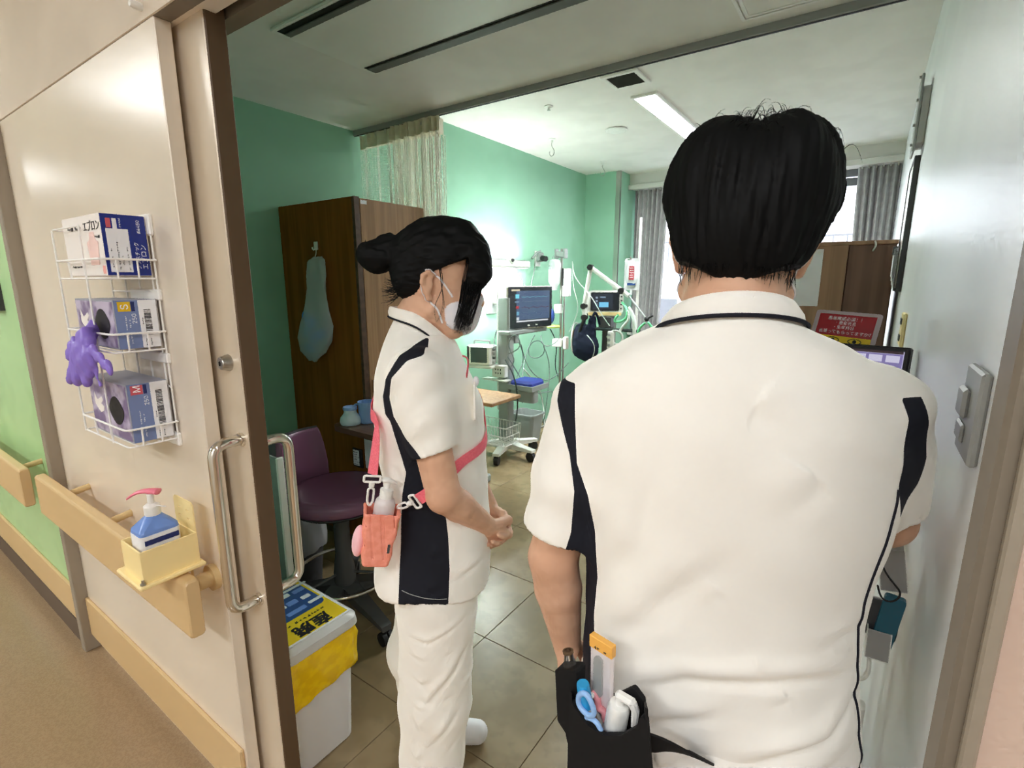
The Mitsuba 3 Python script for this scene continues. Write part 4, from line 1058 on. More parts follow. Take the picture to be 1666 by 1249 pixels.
# mask and loops
MW = Blend(.012); MW.ell(hww(0, .062, -.056), np.array([.064, .053, .054]), HBw); MW.cone(hww(0, .109, -.014), hww(0, .096, -.075), .017, .014, .03)
part(WOM, 'mask', skin(lambda p: np.maximum(MW(p), -(BW(p) + .001)), *box_of([hww(-.07, .0, -.12), hww(.07, .14, .02), hww(-.07, .14, -.12), hww(.07, 0, .02)], .01), .003, 1), 'mat_mask_white', True)
for e in (-1, 1):
    for a in ([(.060, .056, -.016), (.070, .034, .010), (.080, .006, .032), (.084, -.010, .034)], [(.058, .040, -.078), (.066, .018, -.045), (.076, -.006, -.022), (.082, -.016, .0)]):
        q, n = onto(BW, smooth_path([hww(e * x, y, z) for x, y, z in a], 20), 3); part(WOM, 'mask_loop', ribbon(q + n * .0012, n, .0042, .0016), 'mat_mask_white', True)
# hair: cap combed back to a bun, side locks over the cheek
HW = Blend(.02); winv = lambda p: (p - HOw) @ HBw; hl = lambda *c: HOw + HBw @ np.array(c)
HW.ell(hl(0, .012, .062), np.array([.080, .108, .096]), HBw); HW.ell(hl(0, -.045, .020), np.array([.066, .052, .062]), HBw)
HW.chain([hl(0, -.085, .066), hl(0, -.105, .070)], [.034, .026], .02)
bun = at_w(611, 412, 0)
r = np.random.default_rng(5)
for k in range(9):
    v = r.normal(size=3); v /= np.linalg.norm(v); HW.ell(bun + v * .015, np.array([.034, .028, .030]) * r.uniform(.85, 1.1), None, .008)
HW.chain([bun + UP * .028 + WF * .02, bun + UP * .036 + WF * .034], [.014, .010], .006)
fr = [hl(.020, .052, .124), hl(.030, .086, .086), hl(.036, .104, .044), hl(.044, .092, .004)]
HW.chain(fr, [.028, .027, .019, .009], .03); HW.chain([hl(-.03, .052, .124), hl(-.03, .086, .086), hl(-.035, .104, .044), hl(-.045, .09, .0)], [.028, .027, .019, .008], .03)


def w_hair(p):
    q = winv(p); d = HW(p)
    cut = np.where(q[:, 1] < -.02, -.055 + .3 * np.abs(q[:, 0]) - q[:, 2], (.018 + (q[:, 1] + .02) * .60) - q[:, 2])
    front = (q[:, 1] > .078)
    d = np.where(front, d, np.maximum(d, cut))
    d = np.where(front & (np.abs(q[:, 0]) < .012) & (q[:, 2] < .07), np.maximum(d, .07 - q[:, 2]), d)
    a = np.arctan2(q[:, 0], q[:, 2] + .02); return d - .0016 * np.sin(a * 46 + q[:, 1] * 30) * np.sin(q[:, 1] * 60 + a * 8) - .004 * (meshkit.noise(q * 70) - .5)


lo, hi = box_of([hl(x, y, z) for x in (-.1, .1) for y in (-.1, .14) for z in (-.07, .17)] + [bun + .05, bun - .05], .01)
part(WOM, 'hair', skin(w_hair, lo, hi, .0038, 1), 'mat_hair', True)
paths = []
for k in range(260):
    s = 1 if r.random() < .7 else -1
    x, f = s * r.uniform(.030, .058), r.uniform(.066, .108); sp = r.uniform(-.004, .004)
    paths.append(smooth_path([hl(x * .7, f - .035, .135), hl(x * .9, f + .004, .090), hl(x, f + .006 + sp, .040), hl(s * .070 + sp, f + .004, -.020), hl(s * .074 + sp, .070 + (f - .07) * .75 + sp, -.066 - r.uniform(0, .028))], 10))
for k in range(60):                                                 # loose short hairs at the nape, the temple and the bun
    a = r.uniform(-.05, .06); c = hl(a, -.082 + abs(a) * .3, -.02 + r.uniform(-.02, .03)); v = HBw @ np.array([r.normal(0, .2), -r.uniform(.4, 1.2), -r.uniform(.2, 1)])
    paths.append([c + v * .03 * t + UP * .01 * t * t for t in np.linspace(0, 1, 6)])
for k in range(14): paths.append(smooth_path([hl(.078, .018 + k * .0015, .045), hl(.080, .030, .0), hl(.074, .030 + r.normal(0, .006), -.04), hl(.066, .026, -.075)], 9) if k < 3 else [bun + np.array(v) * (.034 + .008 * t) for t, v in zip(np.linspace(0, 1, 5), [np.array([math.cos(k + t), math.sin(k + t) * .7, math.sin(k * 2.)]) / 1.4 for t in np.linspace(0, .5, 5)])])
part(WOM, 'hair_strands', strands(paths, .0011), 'mat_hair', True, kind='stuff')
part(WOM, 'hairline', strands([smooth_path([hl(.072, .058 - k * .0016, .075 + .0005 * k), hl(.078, .030 - k * .0016, .060), hl(.080, -.01 - k * .001, .058)], 7) for k in range(26)], .0008), 'mat_hair', True, kind='stuff')

# ---------------------------------------------------------------- strap, pouch and bottle on her hip
mat('strap_pink', tint((242, 122, 136), (232, 108, 124), 300), 0.7, 0.2)
mat('coral', tint((242, 156, 136), (234, 144, 122), 90), 0.8, 0.2)
mat('clear_plastic', (214, 206, 206), 0.25, 0.5, spec_trans=0.0)
mat('light_pink', (240, 190, 196), 0.8, 0.2)
SHB = thing('shoulder_bag', 'coral fabric pouch on a pink shoulder strap at the hip of the woman', 'bag')
off = lambda P, e=.004: (lambda a: a[0] + a[1] * e)(onto(w_tunic, P, 6))
fp = smooth_path([ww(-.09, -.012, wp(676, 540)[1] + .004), ww(-.13, .05, wp(690, 590)[1]), ww(-.10, .10, wp(690, 645)[1]), at_w(788, 700, -.01), at_w(757, 750, .130), at_w(722, 785, .16), at_w(703, 800, .165)], 60)
q, n = onto(w_tunic, fp, 6); part(SHB, 'strap', ribbon(q + n * .004, n, .026, .0016), 'mat_strap_pink', 40)
bp = smooth_path([ww(-.075, -.014, wp(676, 540)[1] + .004), ww(-.06, -.06, wp(640, 560)[1]), at_w(606, 640, -.01), at_w(611, 680, .10)], 40)
q, n = onto(w_tunic, bp, 6); q = q + n * .004
dn = at_w(612, 690, .13), at_w(606, 772, .15)
q2 = np.vstack([q[:-2], smooth_path([q[-3], dn[0], dn[1]], 16)[1:]]); vis = WR * .8 - WF * .45
nn = np.vstack([n[:-2], np.linspace(n[-3], vis, 15)])
part(SHB, 'strap', ribbon(q2, nn, .027, .0016), 'mat_strap_pink', 40)
pv = -ray(620, 850); pv[2] = 0; pv /= np.linalg.norm(pv); ps = np.cross(UP, pv); ps /= np.linalg.norm(ps)   # the pouch faces the corridor
pc = at_w(616, 868, .170); pu = UP * .97 - ps * (-.18); pu /= np.linalg.norm(pu); pu = pu - pv * (pu @ pv); px_ = np.cross(pu, pv)
PB = np.stack([px_, pu, pv], 1); pl_ = lambda a, b, c: pc + PB @ np.array([a, b, c])


def loop_tube(a, b, w, rr=.0022): # open hook between two points
    m = (np.asarray(a) + b) / 2; s = np.cross(np.asarray(b) - a, pv); s /= np.linalg.norm(s)
    return tube(bent([a, a + (s * w), np.asarray(b) + s * w, b, b - s * w, a - s * w], w * .9), rr, 8, closed=True)


for key, (bxy, dir_) in {'a': ((606, 777), None), 'b': ((677, 815), None)}.items():
    c = at_w(*bxy, .178); tip = pl_(-.028 if key == 'a' else .030, .062, .0)
    d = (tip - c) / np.linalg.norm(tip - c); s = np.cross(d, pv); s /= np.linalg.norm(s)
    B = part(SHB, 'buckle', tube(bent([c - s * .017 - d * .004, c + s * .017 - d * .004, c + s * .017 + d * .010, c - s * .017 + d * .010, c - s * .017 - d * .004], .004), .0028, 8), 'mat_white_plastic', 40, 'white plastic snap hook')
    part(B, 'hook', join(tube(bent([c + d * .010, c + d * .024, c + d * .026 + s * .006, tip - d * .012 + s * .006, tip, tip - d * .012 - s * .006, c + d * .026 - s * .006, c + d * .024], .006), .0026, 8), cyl(c + d * .010, c + d * .020, .0062, 10)), 'mat_white_plastic', 40)
if True:
    c = at_w(694, 804, .172); part(SHB, 'strap_end', ribbon([at_w(681, 812, .182), at_w(696, 803, .186), at_w(714, 792, .180)], pv, .026, .004), 'mat_strap_pink', 30)
PCH = Blend(.006)
def pouch_d(p):
    q = (p - pc) @ PB; w = .034 + .004 * np.clip(q[:, 1] / .05, -1, 1) + .0015 * np.sin(q[:, 1] * 130)
    r = np.array([1, 1, 1.0]); a = np.abs(q) - np.stack([w - .008, np.full(len(q), .056), np.full(len(q), .024)], 1)
    return np.linalg.norm(np.maximum(a, 0), axis=1) + np.minimum(a.max(1), 0) - .008


part(SHB, 'pouch', skin(lambda p: np.maximum(np.maximum(pouch_d(p), -(pouch_d(p - pu * .012) + .004)), (p - pc) @ pu - .058), pc - .09, pc + .09, .0034, 1), 'mat_coral', True)
part(SHB, 'pouch_tag', bx(0, .004, 0, .018, 0, .001) if False else put(bx(0, .005, 0, .020, 0, .0012), pl_(.020, -.028, .0325), px_, pu), 'mat_dark_grey', False)
part(SHB, 'plush_stand_in', skin(lambda p: ell_d(p, pl_(-.040, -.018, .0), np.array([.014, .036, .020]), PB), pc - .12, pc + .12, .004, 1), 'mat_light_pink', True, 'plain pale pink pad standing in for a plush toy')  # plain pad made up in place of a plush toy
part(SHB, 'tassel', tube([pl_(.036, .05, .0), pl_(.038, .02, .004), pl_(.036, -.012, .004)], [.003, .0024, .0012], 6), 'mat_cream', True)
GB = thing('pump_bottle', 'small clear bottle with white pump in the coral pouch', 'bottle')
part(GB, 'body', lathe([(0, -.04), (.021, -.04), (.0225, -.03), (.0225, .070), (.020, .080), (.011, .088), (0, .088)], 24, pl_(.004, 0, 0), pu), 'mat_clear_plastic')
part(GB, 'cap', lathe([(0, .084), (.0145, .084), (.0145, .104), (.0115, .106), (.006, .107), (.006, .122), (0, .122)], 20, pl_(.004, 0, 0), pu), 'mat_white_plastic')
part(GB, 'nozzle', rings([np.array([pl_(.004 + x, .124 + y + .006 * math.sin(a) * h, .009 * math.cos(a) * h) for a in np.arange(10) * .6283]) for x, y, h in ((-.014, 0, .3), (-.011, 0, .9), (0, .001, 1.1), (.010, -.002, .8), (.020, -.006, .4))]), 'mat_white_plastic', True)
# ================================================================ ward ceiling fittings
AC = thing('air_conditioner', 'ceiling air conditioner panel with two dark slots in the lower ceiling', 'air conditioner')
part(AC, 'panel', bx(-1.93, -0.62, 1.21, 1.70, NZ - .012, NZ, .004), 'mat_white_paint', False)
mat('slot_grey', (92, 92, 88), 0.6, 0.3)
for y0, y1, d in ((1.226, 1.278, .024), (1.625, 1.685, .010)):
    k = part(AC, 'slot', bx(-1.905, -0.645, y0, y1, NZ - .0135, NZ - .0115), 'mat_black', False)
    part(k, 'flap', bx(-1.90, -0.65, y0 + d, y1, NZ - .018, NZ - .0125, .002), 'mat_slot_grey', False)
AP = thing('access_panel', 'square ceiling hatch with aluminium frame in the lower ceiling', 'ceiling hatch')
part(AP, 'board', bx(-.465, -.04, 1.715, 2.135, NZ - .004, NZ), 'mat_ceiling_white', False)
for e, b in ((.0, .008), (.016, .006)):
    part(AP, 'frame', join(*[bx(*q, NZ - b, NZ, .001) for q in ((-.482 + e, -.470 + e, 1.70 + e, 2.15 - e), (-.035 - e, -.023 - e, 1.70 + e, 2.15 - e), (-.482 + e, -.023 - e, 1.70 + e, 1.712 + e), (-.482 + e, -.023 - e, 2.138 - e, 2.15 - e))]), 'mat_white_paint', False)
RL = thing('curtain_rail', 'dark grey curtain rail along the edge of the lower ceiling', 'curtain rail')
part(RL, 'rail', join(bx(XL, XR, YN - .002, YN + .026, NZ - .03, NZ + .002, .003)), 'mat_grey_plastic', False)
part(RL, 'track', bx(XL, XR, YN + .006, YN + .016, NZ - .032, NZ - .028), 'mat_black', False)
VT = thing('ceiling_vent', 'small square ceiling vent with dark slats', 'vent')
vx0, vx1, vy0, vy1 = -1.43, -1.20, 2.955, 3.185
part(VT, 'frame', join(bx(vx0, vx1, vy0, vy0 + .03, FZ - .014, FZ, .004), bx(vx0, vx1, vy1 - .03, vy1, FZ - .014, FZ, .004), bx(vx0, vx0 + .03, vy0 + .02, vy1 - .02, FZ - .014, FZ, .004), bx(vx1 - .03, vx1, vy0 + .02, vy1 - .02, FZ - .014, FZ, .004)), 'mat_white_paint', False)
part(VT, 'backing', bx(vx0 + .02, vx1 - .02, vy0 + .02, vy1 - .02, FZ - .003, FZ), 'mat_black', False)
for k in range(8):
    y = vy0 + .036 + k * .0222
    part(VT, 'slat', put(bx(vx0 + .03, vx1 - .03, 0, .012, 0, .0015), (0, y, FZ - .006), (1, 0, 0), (0, .8, -.6)), 'mat_vent_dark', False)
solo('ceiling_speaker', lathe([(0, .0), (.075, .0), (.083, .004), (.083, .012), (.078, .015), (.072, .013), (0, .011)], 40, (-1.767, 3.99, FZ), (0, 0, -1)), 'mat_cream' if False else 'mat_white_plastic', 'round pale speaker cover in the ward ceiling', 'speaker')
SPR = thing('sprinkler', 'small round sprinkler head in the ward ceiling', 'sprinkler')
part(SPR, 'rose', lathe([(0, 0), (.030, 0), (.032, .004), (.016, .010), (0, .010)], 24, (-1.933, 3.232, FZ), (0, 0, -1)), 'mat_white_paint')
part(SPR, 'head', lathe([(0, .008), (.007, .008), (.005, .022), (.013, .024), (.013, .026), (0, .026)], 16, (-1.933, 3.232, FZ), (0, 0, -1)), 'mat_steel')
for y, lab in ((3.942, 'metal drip hook hanging from the ceiling nearer the mesh curtain'), (4.946, 'metal drip hook hanging from the ceiling near the green column')):
    HK = thing('ceiling_hook', lab, 'hook', 'drip hooks on the ward ceiling')
    x = -2.323
    part(HK, 'plate', lathe([(0, 0), (.030, 0), (.030, .006), (.010, .010), (.009, .03), (0, .03)], 20, (x, y, FZ), (0, 0, -1)), 'mat_white_paint')
    part(HK, 'hook', tube(smooth_path([(x, y, FZ - .02), (x, y, FZ - .055), (x + .020, y, FZ - .085), (x + .022, y, FZ - .115), (x, y, FZ - .135), (x - .022, y, FZ - .115), (x - .020, y, FZ - .095)], 24), .0035, 8), 'mat_steel', True)

# ================================================================ mesh curtain by the wardrobe
mat('net', (252, 250, 240), 0.8, 0.2)
mat('curtain_beige', tint((240, 234, 214), (233, 226, 204), 40), 0.85, 0.2, sheen=0.3)
MC = thing('mesh_curtain', 'cream ward curtain with open mesh at the top, bunched on its ceiling rail', 'curtain')
XA, XM, XB = -2.71, -2.42, -2.02


def pleat_path(s, z, amp=1.0):
    """The cloth's line at height z: s from 0 (wall) to 1 (free edge); loosely hung first, then bunched."""
    t = np.clip(s / .36, 0, 1); u = np.clip((s - .36) / .64, 0, 1)
    x = XA + (XM - XA) * t + (XB - XM) * u + .010 * np.sin(s * 61 + z)
    y = YN + .012 + amp * np.where(s < .36, .020 * np.sin(t * 17), .050 * np.sin(u * 62 + .5 * np.sin(z * 2)) + .012 * np.sin(u * 140))
    return x, y


def cloth(z0, z1, ns, nz, amp=1.0, th=.0016):
    s = np.linspace(0, 1, ns); out = []
    for z in np.linspace(z0, z1, nz):
        x, y = pleat_path(s, z, amp); p = np.stack([x, y, np.full(ns, z)], 1)
        n = np.stack([-np.gradient(y), np.gradient(x), 0 * x], 1); n /= np.linalg.norm(n, axis=1, keepdims=True)
        out.append(np.vstack([p + n * th / 2, (p - n * th / 2)[::-1]]))
    return rings(out)


part(MC, 'heading', cloth(2.285, 2.362, 260, 4, .75), 'mat_curtain_beige', 60)
s = np.linspace(0, 1, 300)
net = []
for z in np.arange(1.66, 2.285, .0135):
    x, y = pleat_path(s, z); net.append(tube(np.stack([x, y, np.full(300, z)], 1), .0009, 3, cap=False))
for q in np.r_[np.linspace(0, .36, 24), np.linspace(.37, 1, 100)]:
    zz = np.linspace(1.66, 2.287, 8); x, y = pleat_path(np.full(8, q), zz); net.append(tube(np.stack([x, y, zz], 1), .0013 if q < .36 else .0019, 3, cap=False))
part(MC, 'mesh', join(*net), 'mat_net', False, 'open white mesh upper part', 'stuff')
part(MC, 'cloth', cloth(.35, 1.665, 260, 14), 'mat_curtain_beige', 60)
for k, q in enumerate(np.r_[np.linspace(.02, .34, 7), np.linspace(.40, .98, 9)]):
    x, y = pleat_path(np.array([q]), 2.36); part(MC, 'hook', bx(x[0] - .004, x[0] + .004, YN + .008, YN + .016, 2.345, 2.372, .002), 'mat_white_plastic', False)

# ================================================================ wardrobe, bag, bedside table, chair, bins
mat('wood_front', wood((160, 124, 90), (140, 106, 74), 55), 0.5, 0.3)
mat('wood_side', wood((140, 86, 36), (118, 72, 27), 40), 0.7, 0.05)
mat('wood_dark', wood((84, 58, 42), (66, 46, 34), 50, 0), 0.4, 0.4)
WD = thing('wardrobe', 'tall brown wooden wardrobe standing against the green wall behind the woman', 'wardrobe')
part(WD, 'side', bx(XL + .004, -2.118, 1.683, 1.703, .05, 1.887, .001), 'mat_wood_side', False, 'dark brown side panel')
part(WD, 'body', bx(XL + .004, -2.122, 1.704, 2.165, .05, 1.885, .001), 'mat_wood_side', False)
part(WD, 'edge', bx(-2.118, -2.098, 1.682, 1.716, .05, 1.888, .002), 'mat_wood_dark', False)
dr1 = part(WD, 'door', bx(-2.119, -2.099, 1.718, 2.160, .10, 1.882, .002), 'mat_wood_front', False, 'lighter wooden door')
part(dr1, 'handle', join(bx(-2.099, -2.076, 1.735, 1.741, .875, .972, .002), bx(-2.080, -2.074, 1.735, 1.757, .872, .975, .002)), 'mat_chrome', False, 'chrome bar handle')
part(dr1, 'sticker', bx(-2.099, -2.0982, 1.722, 1.760, 1.856, 1.874), 'mat_label_white', False)
part(WD, 'plinth', bx(XL + .004, -2.15, 1.70, 2.15, 0, .05), 'mat_dark_base', False)
HKW = thing('adhesive_hook', 'small white hook stuck on the dark wardrobe side', 'hook')
q = at(515, 400, 'y', 1.683)
part(HKW, 'plate', bx(q[0] - .016, q[0] + .016, 1.675, 1.683, q[2] - .022, q[2] + .022, .003), 'mat_white_plastic', False)
part(HKW, 'hook', tube(bent([(q[0], 1.676, q[2] - .012), (q[0], 1.662, q[2] - .024), (q[0], 1.655, q[2] - .008)], .008), .004, 8), 'mat_white_plastic', True)
scene['mat_film'] = {'type': 'blendbsdf', 'weight': 0.42, 'a': {'type': 'thindielectric', 'int_ior': 1.35}, 'b': {'type': 'twosided', 'bsdf': {'type': 'principled', 'base_color': {'type': 'rgb', 'value': srgb(238, 243, 248)}, 'roughness': 0.25}}}
mat('blue_gown', tint((60, 124, 226), (150, 195, 246), 26), 0.7, 0.2)
PBG = thing('plastic_bag', 'clear plastic bag with blue contents hanging on the wardrobe side', 'bag')
by = 1.630
bl = lambda x, y, d=by: at(x, y, 'y', d)
ringsb = []
for xl, xr, yy, th in ((508, 522, 418, .006), (497, 526, 424, .018), (496, 527, 448, .022), (498, 526, 470, .03), (492, 532, 505, .045), (486, 539, 530, .055), (484, 536, 552, .058), (488, 526, 572, .045), (500, 512, 587, .012)):
    a, b = bl(xl, yy), bl(xr, yy); c = (a + b) / 2; w = (b[0] - a[0]) / 2
    t = np.arange(28) / 28 * 6.2832
    ringsb.append(np.stack([c[0] + w * np.cos(t), np.minimum(by + .01 + th * .55 * np.sin(t) + .004 * np.sin(t * 5 + yy), 1.678), c[2] + .004 * np.sin(3 * t + yy * .3)], 1))
part(PBG, 'film', rings(ringsb), 'mat_film', 30)
cb_ = Blend(.02); r = np.random.default_rng(2)
for k in range(14):
    p = bl(r.uniform(494, 530), r.uniform(512, 572), by + r.uniform(0, .02)); cb_.ell(p, r.uniform(.015, .034, 3) * np.array([1, .55, 1]), None, .012)
part(PBG, 'blue_bundle', skin(lambda p: cb_(p) - .006 * (meshkit.noise(p * 55) - .5), *box_of([bl(480, 600), bl(545, 490)], .04), .006, 1), 'mat_blue_gown', True)
part(PBG, 'grip', tube([bl(515, 400, 1.655), bl(514, 412, 1.655), bl(512, 420, 1.645)], .0025, 6), 'mat_white_plastic', True)

BT = thing('bedside_cabinet', 'dark brown bedside cabinet with a pulled out table top behind the purple chair', 'cabinet')
part(BT, 'body', bx(-1.93, -1.47, 1.495, 1.675, .20, .80, .004), 'mat_wood_side', False)
for x in (-1.91, -1.49): part(BT, 'leg', bx(x - .015, x + .015, 1.64, 1.67, 0, .20, .002), 'mat_dark_grey', False)
part(BT, 'table_top', put(prism(rrect(.50, .34, .05), .024), (-1.675, 1.505, .826)), 'mat_wood_dark', False)
part(BT, 'rail', bx(-1.90, -1.50, 1.42, 1.46, .795, .826, .004), 'mat_black', False)
pa_, pb_, pc_, pd_ = at(573, 728, 'y', 1.487), at(590, 762, 'y', 1.487), at(592, 713, 'y', 1.487), at(612, 766, 'y', 1.487)
part(BT, 'label_plate', bx(pa_[0], pb_[0], 1.487, 1.496, pb_[2], pa_[2], .002), 'mat_print_black', False)
part(BT, 'label', put(bx(0, (pb_[0] - pa_[0]) * .62, 0, (pa_[2] - pb_[2]) * .85, 0, .0008), (pa_[0] + .006, 1.4868, pb_[2] + .008), (1, 0, 0), (0, 0, 1)), 'mat_label_white', False)
part(BT, 'print', put(fine_print((pb_[0] - pa_[0]) * .55, (pa_[2] - pb_[2]) * .8, 4, .0006, 6), (pa_[0] + .009, 1.4859, pb_[2] + .010), (1, 0, 0), (0, 0, 1)), 'mat_dark_grey', False)
part(BT, 'paper', bx(pc_[0], pd_[0], 1.488, 1.495, pd_[2], pc_[2]), 'mat_label_white', False)
mat('cup_clear', (190, 208, 214), 0.2, 0.5)
mat('mug_blue', (128, 160, 206), 0.35, 0.5)
CU = thing('urine_flask' if False else 'spouted_cup', 'squat translucent cup with a narrow neck on the bedside table', 'cup')
cpos = at(571, 689, 'z', .851)
part(CU, 'body', lathe([(0, 0), (.043, 0), (.047, .012), (.044, .030), (.030, .048), (.0275, .055), (.0275, .074), (.0295, .078), (.026, .078), (.0245, .056), (0, .054)], 28, cpos), 'mat_cup_clear')
part(CU, 'rim', lathe([(.0285, .066), (.031, .067), (.031, .079), (.0285, .080)], 28, cpos), 'mat_mug_blue')
MG = thing('mug', 'light blue plastic mug on the bedside table', 'mug')
mpos = at(599, 686, 'z', .851)
part(MG, 'body', lathe([(0, 0), (.036, 0), (.038, .003), (.041, .095), (.0425, .097), (.0395, .097), (.036, .008), (0, .006)], 28, mpos), 'mat_mug_blue')
hd = np.array([-.82, -.4, 0])
part(MG, 'handle', tube(smooth_path([mpos + hd * .040 + UP * .082, mpos + hd * .066 + UP * .076, mpos + hd * .072 + UP * .05, mpos + hd * .058 + UP * .024, mpos + hd * .038 + UP * .02], 20), .0052, 8), 'mat_mug_blue', True)

mat('vinyl_purple', (116, 74, 100), 0.34, 0.5)
mat('chair_grey', (78, 78, 80), 0.45, 0.4)
CH = thing('swivel_chair', 'purple vinyl swivel chair with grey base beside the door leaf', 'chair')
cc = np.array([-1.80, 1.27, 0])
part(CH, 'seat', lathe([(0, .545), (.205, .545), (.215, .556), (.216, .580), (.205, .600), (.17, .610), (0, .614)], 48, cc), 'mat_vinyl_purple', 50)
part(CH, 'seat_pan', lathe([(0, .515), (.10, .515), (.19, .528), (.213, .545), (0, .547)], 48, cc), 'mat_chair_grey', 50)
bd = math.atan2(-.30, -.95)
def arc(rad, z, a): return np.stack([cc[0] + rad * np.cos(a), cc[1] + rad * np.sin(a), np.full(len(a), z)], 1)
aa = np.linspace(bd - .74, bd + .74, 30)
secs = []
for i, a in enumerate(aa):
    k = 1 - abs(i - 14.5) / 14.5; top = .60 + .225 * min(1, 5 * k + .10) ** .5
    d = np.array([math.cos(a), math.sin(a), 0]); b0, b1 = cc + d * .198, cc + d * .250
    b0, b1 = b0 + d * .0, b1
    secs.append(np.array([b0 + UP * .575, b0 + d * .012 + UP * (top - .015), b0 + d * .024 + UP * top, b1 + UP * (top - .008), b1 + d * .004 + UP * (top - .03), b1 + UP * .565]))
part(CH, 'backrest', rings(secs), 'mat_vinyl_purple', 45)
part(CH, 'back_shell', rings([np.array([s[3] + (s[3] - s[2]) * -.6 + UP * .010, s[3] + (s[3] - s[2]) * .5 + UP * .010, s[5] + (s[3] - s[2]) * .5, s[5] + (s[3] - s[2]) * .1]) for s in secs]), 'mat_chair_grey', 45)
part(CH, 'post', join(lathe([(0, .10), (.045, .10), (.048, .20), (.034, .30), (.034, .44), (.06, .50), (.07, .52), (0, .52)], 28, cc)), 'mat_chair_grey', 40)
part(CH, 'foot_ring', tube(np.array([cc + [.215 * math.cos(t), .215 * math.sin(t), .205] for t in np.linspace(0, 6.2832, 61)[:-1]]), .0075, 10, closed=True), 'mat_chrome', True, 'chrome foot ring')
for t in (.5, 2.6, 4.7): part(CH, 'ring_stay', cyl(cc + [.04 * math.cos(t), .04 * math.sin(t), .205], cc + [.212 * math.cos(t), .212 * math.sin(t), .205], .006, 8), 'mat_chair_grey')
for k in range(5):
    t = -.146 + k * 1.2566; d = np.array([math.cos(t), math.sin(t), 0]); e = np.array([-d[1], d[0], 0])
    lg_ = part(CH, 'leg', rings([np.array([cc + d * a + e * w + UP * z1, cc + d * a - e * w + UP * z1, cc + d * a - e * w * .8 + UP * z0, cc + d * a + e * w * .8 + UP * z0]) for a, w, z0, z1 in ((.02, .038, .105, .160), (.12, .033, .085, .135), (.26, .026, .072, .105), (.325, .024, .065, .090))]), 'mat_chair_grey', 30)
    c = cc + d * .315
    cs = part(CH, 'caster', join(cyl(c + e * .004 + UP * .030, c + e * .024 + UP * .030, .029, 20), cyl(c - e * .024 + UP * .030, c - e * .004 + UP * .030, .029, 20), cyl(c + UP * .03, c + UP * .07, .008, 8)), 'mat_rubber')

mat('bin_white', (222, 222, 224), 0.4, 0.4)
mat('yellow_bag', tint((246, 208, 16), (236, 194, 10), 40), 0.2, 0.5)
mat('sign_yellow', (232, 198, 40), 0.4, 0.4)
mat('sign_blue', (44, 74, 132), 0.4, 0.4)
mat('lid_grey', (198, 198, 196), 0.3, 0.5)
BN = thing('waste_bin', 'white rectangular bin with a yellow liner and yellow sign on its lid', 'bin')
nx, ny = -1.385, .775
part(BN, 'pail', boxy(nx, ny, [(0, .130, .098, .03), (.004, .134, .102, .03), (.40, .150, .118, .03), (.405, .148, .116, .03)]), 'mat_bin_white', 30)
lv = []
for i, (z, g) in enumerate(((.425, .0), (.415, .010), (.38, .016), (.33, .014), (.285, .016), (.262, .012), (.265, .004))):
    q = rect_ring(nx, ny, z, .147 + g, .115 + g, .035); n_ = len(q); t = np.arange(n_) / n_ * 6.2832
    dirv = (q - [nx, ny, z]); dirv[:, 2] = 0; dirv /= np.linalg.norm(dirv, axis=1, keepdims=True)
    lv.append(q + dirv * (.005 * np.sin(t * 9 + i) + .003 * np.sin(t * 23 + 2 * i))[:, None] + np.outer(.014 * np.sin(t * 3 + 1) * (i > 3), [0, 0, 1]))
def finer(q, m=160):
    s = np.r_[0, np.cumsum(np.linalg.norm(np.diff(np.vstack([q, q[:1]]), axis=0), axis=1))]; w = np.linspace(0, s[-1], m + 1)[:-1]
    return np.stack([np.interp(w, s, np.r_[q[:, j], q[0, j]]) for j in range(3)], 1)
part(BN, 'liner', rings([finer(q) + np.outer(.003 * np.sin(np.arange(160) * .5 + i * 2), [1, 1, 0]) for i, q in enumerate(lv)], cap=False), 'mat_yellow_bag', 60, 'yellow plastic liner')
ld = part(BN, 'lid', boxy(nx, ny, [(.408, .160, .128, .035), (.415, .166, .134, .035), (.440, .163, .131, .035), (.452, .150, .118, .03), (.456, .140, .108, .03)]), 'mat_lid_grey', 30)
part(BN, 'sign_sheet', bx(nx - .143, nx + .143, ny - .112, ny + .112, .456, .4575), 'mat_label_white', False)
part(BN, 'sign', bx(nx - .136, nx + .136, ny - .105, ny + .105, .4572, .4582), 'mat_sign_yellow', False)
# the lid sign reads from the ward side
sx, sy = (0, -1, 0), (1, 0, 0)
part(BN, 'sign_panel', put(prism(rrect(.175, .165, .02), .0008), (nx - .045, ny + .010, .4582), sx, sy), 'mat_sign_blue', False)
for j, (a, b, w_, h) in enumerate(((-.07, .05, .05, .014), (.0, .055, .065, .02), (-.06, .01, .03, .02), (-.015, .005, .035, .025), (.03, .0, .045, .03), (-.065, -.04, .04, .02), (-.01, -.045, .05, .022), (.045, -.045, .03, .02), (-.06, -.068, .1, .012))):
    part(BN, 'sign_picture', put(prism(rrect(w_, h, .004), .0006), (nx - .045 + b, ny + .010 - a, .4589), sx, sy), ('mat_label_white', 'mat_bottle_blue')[j % 2], False)
part(BN, 'sign_text', put(letters('産廃', .046, .0006, True), (nx + .085, ny + .062, .4583), sx, sy), 'mat_print_black', False)
part(BN, 'sign_print', put(fine_print(.13, .020, 6, .0006), (nx + .055, ny + .070, .4583), sx, sy), 'mat_print_black', False)

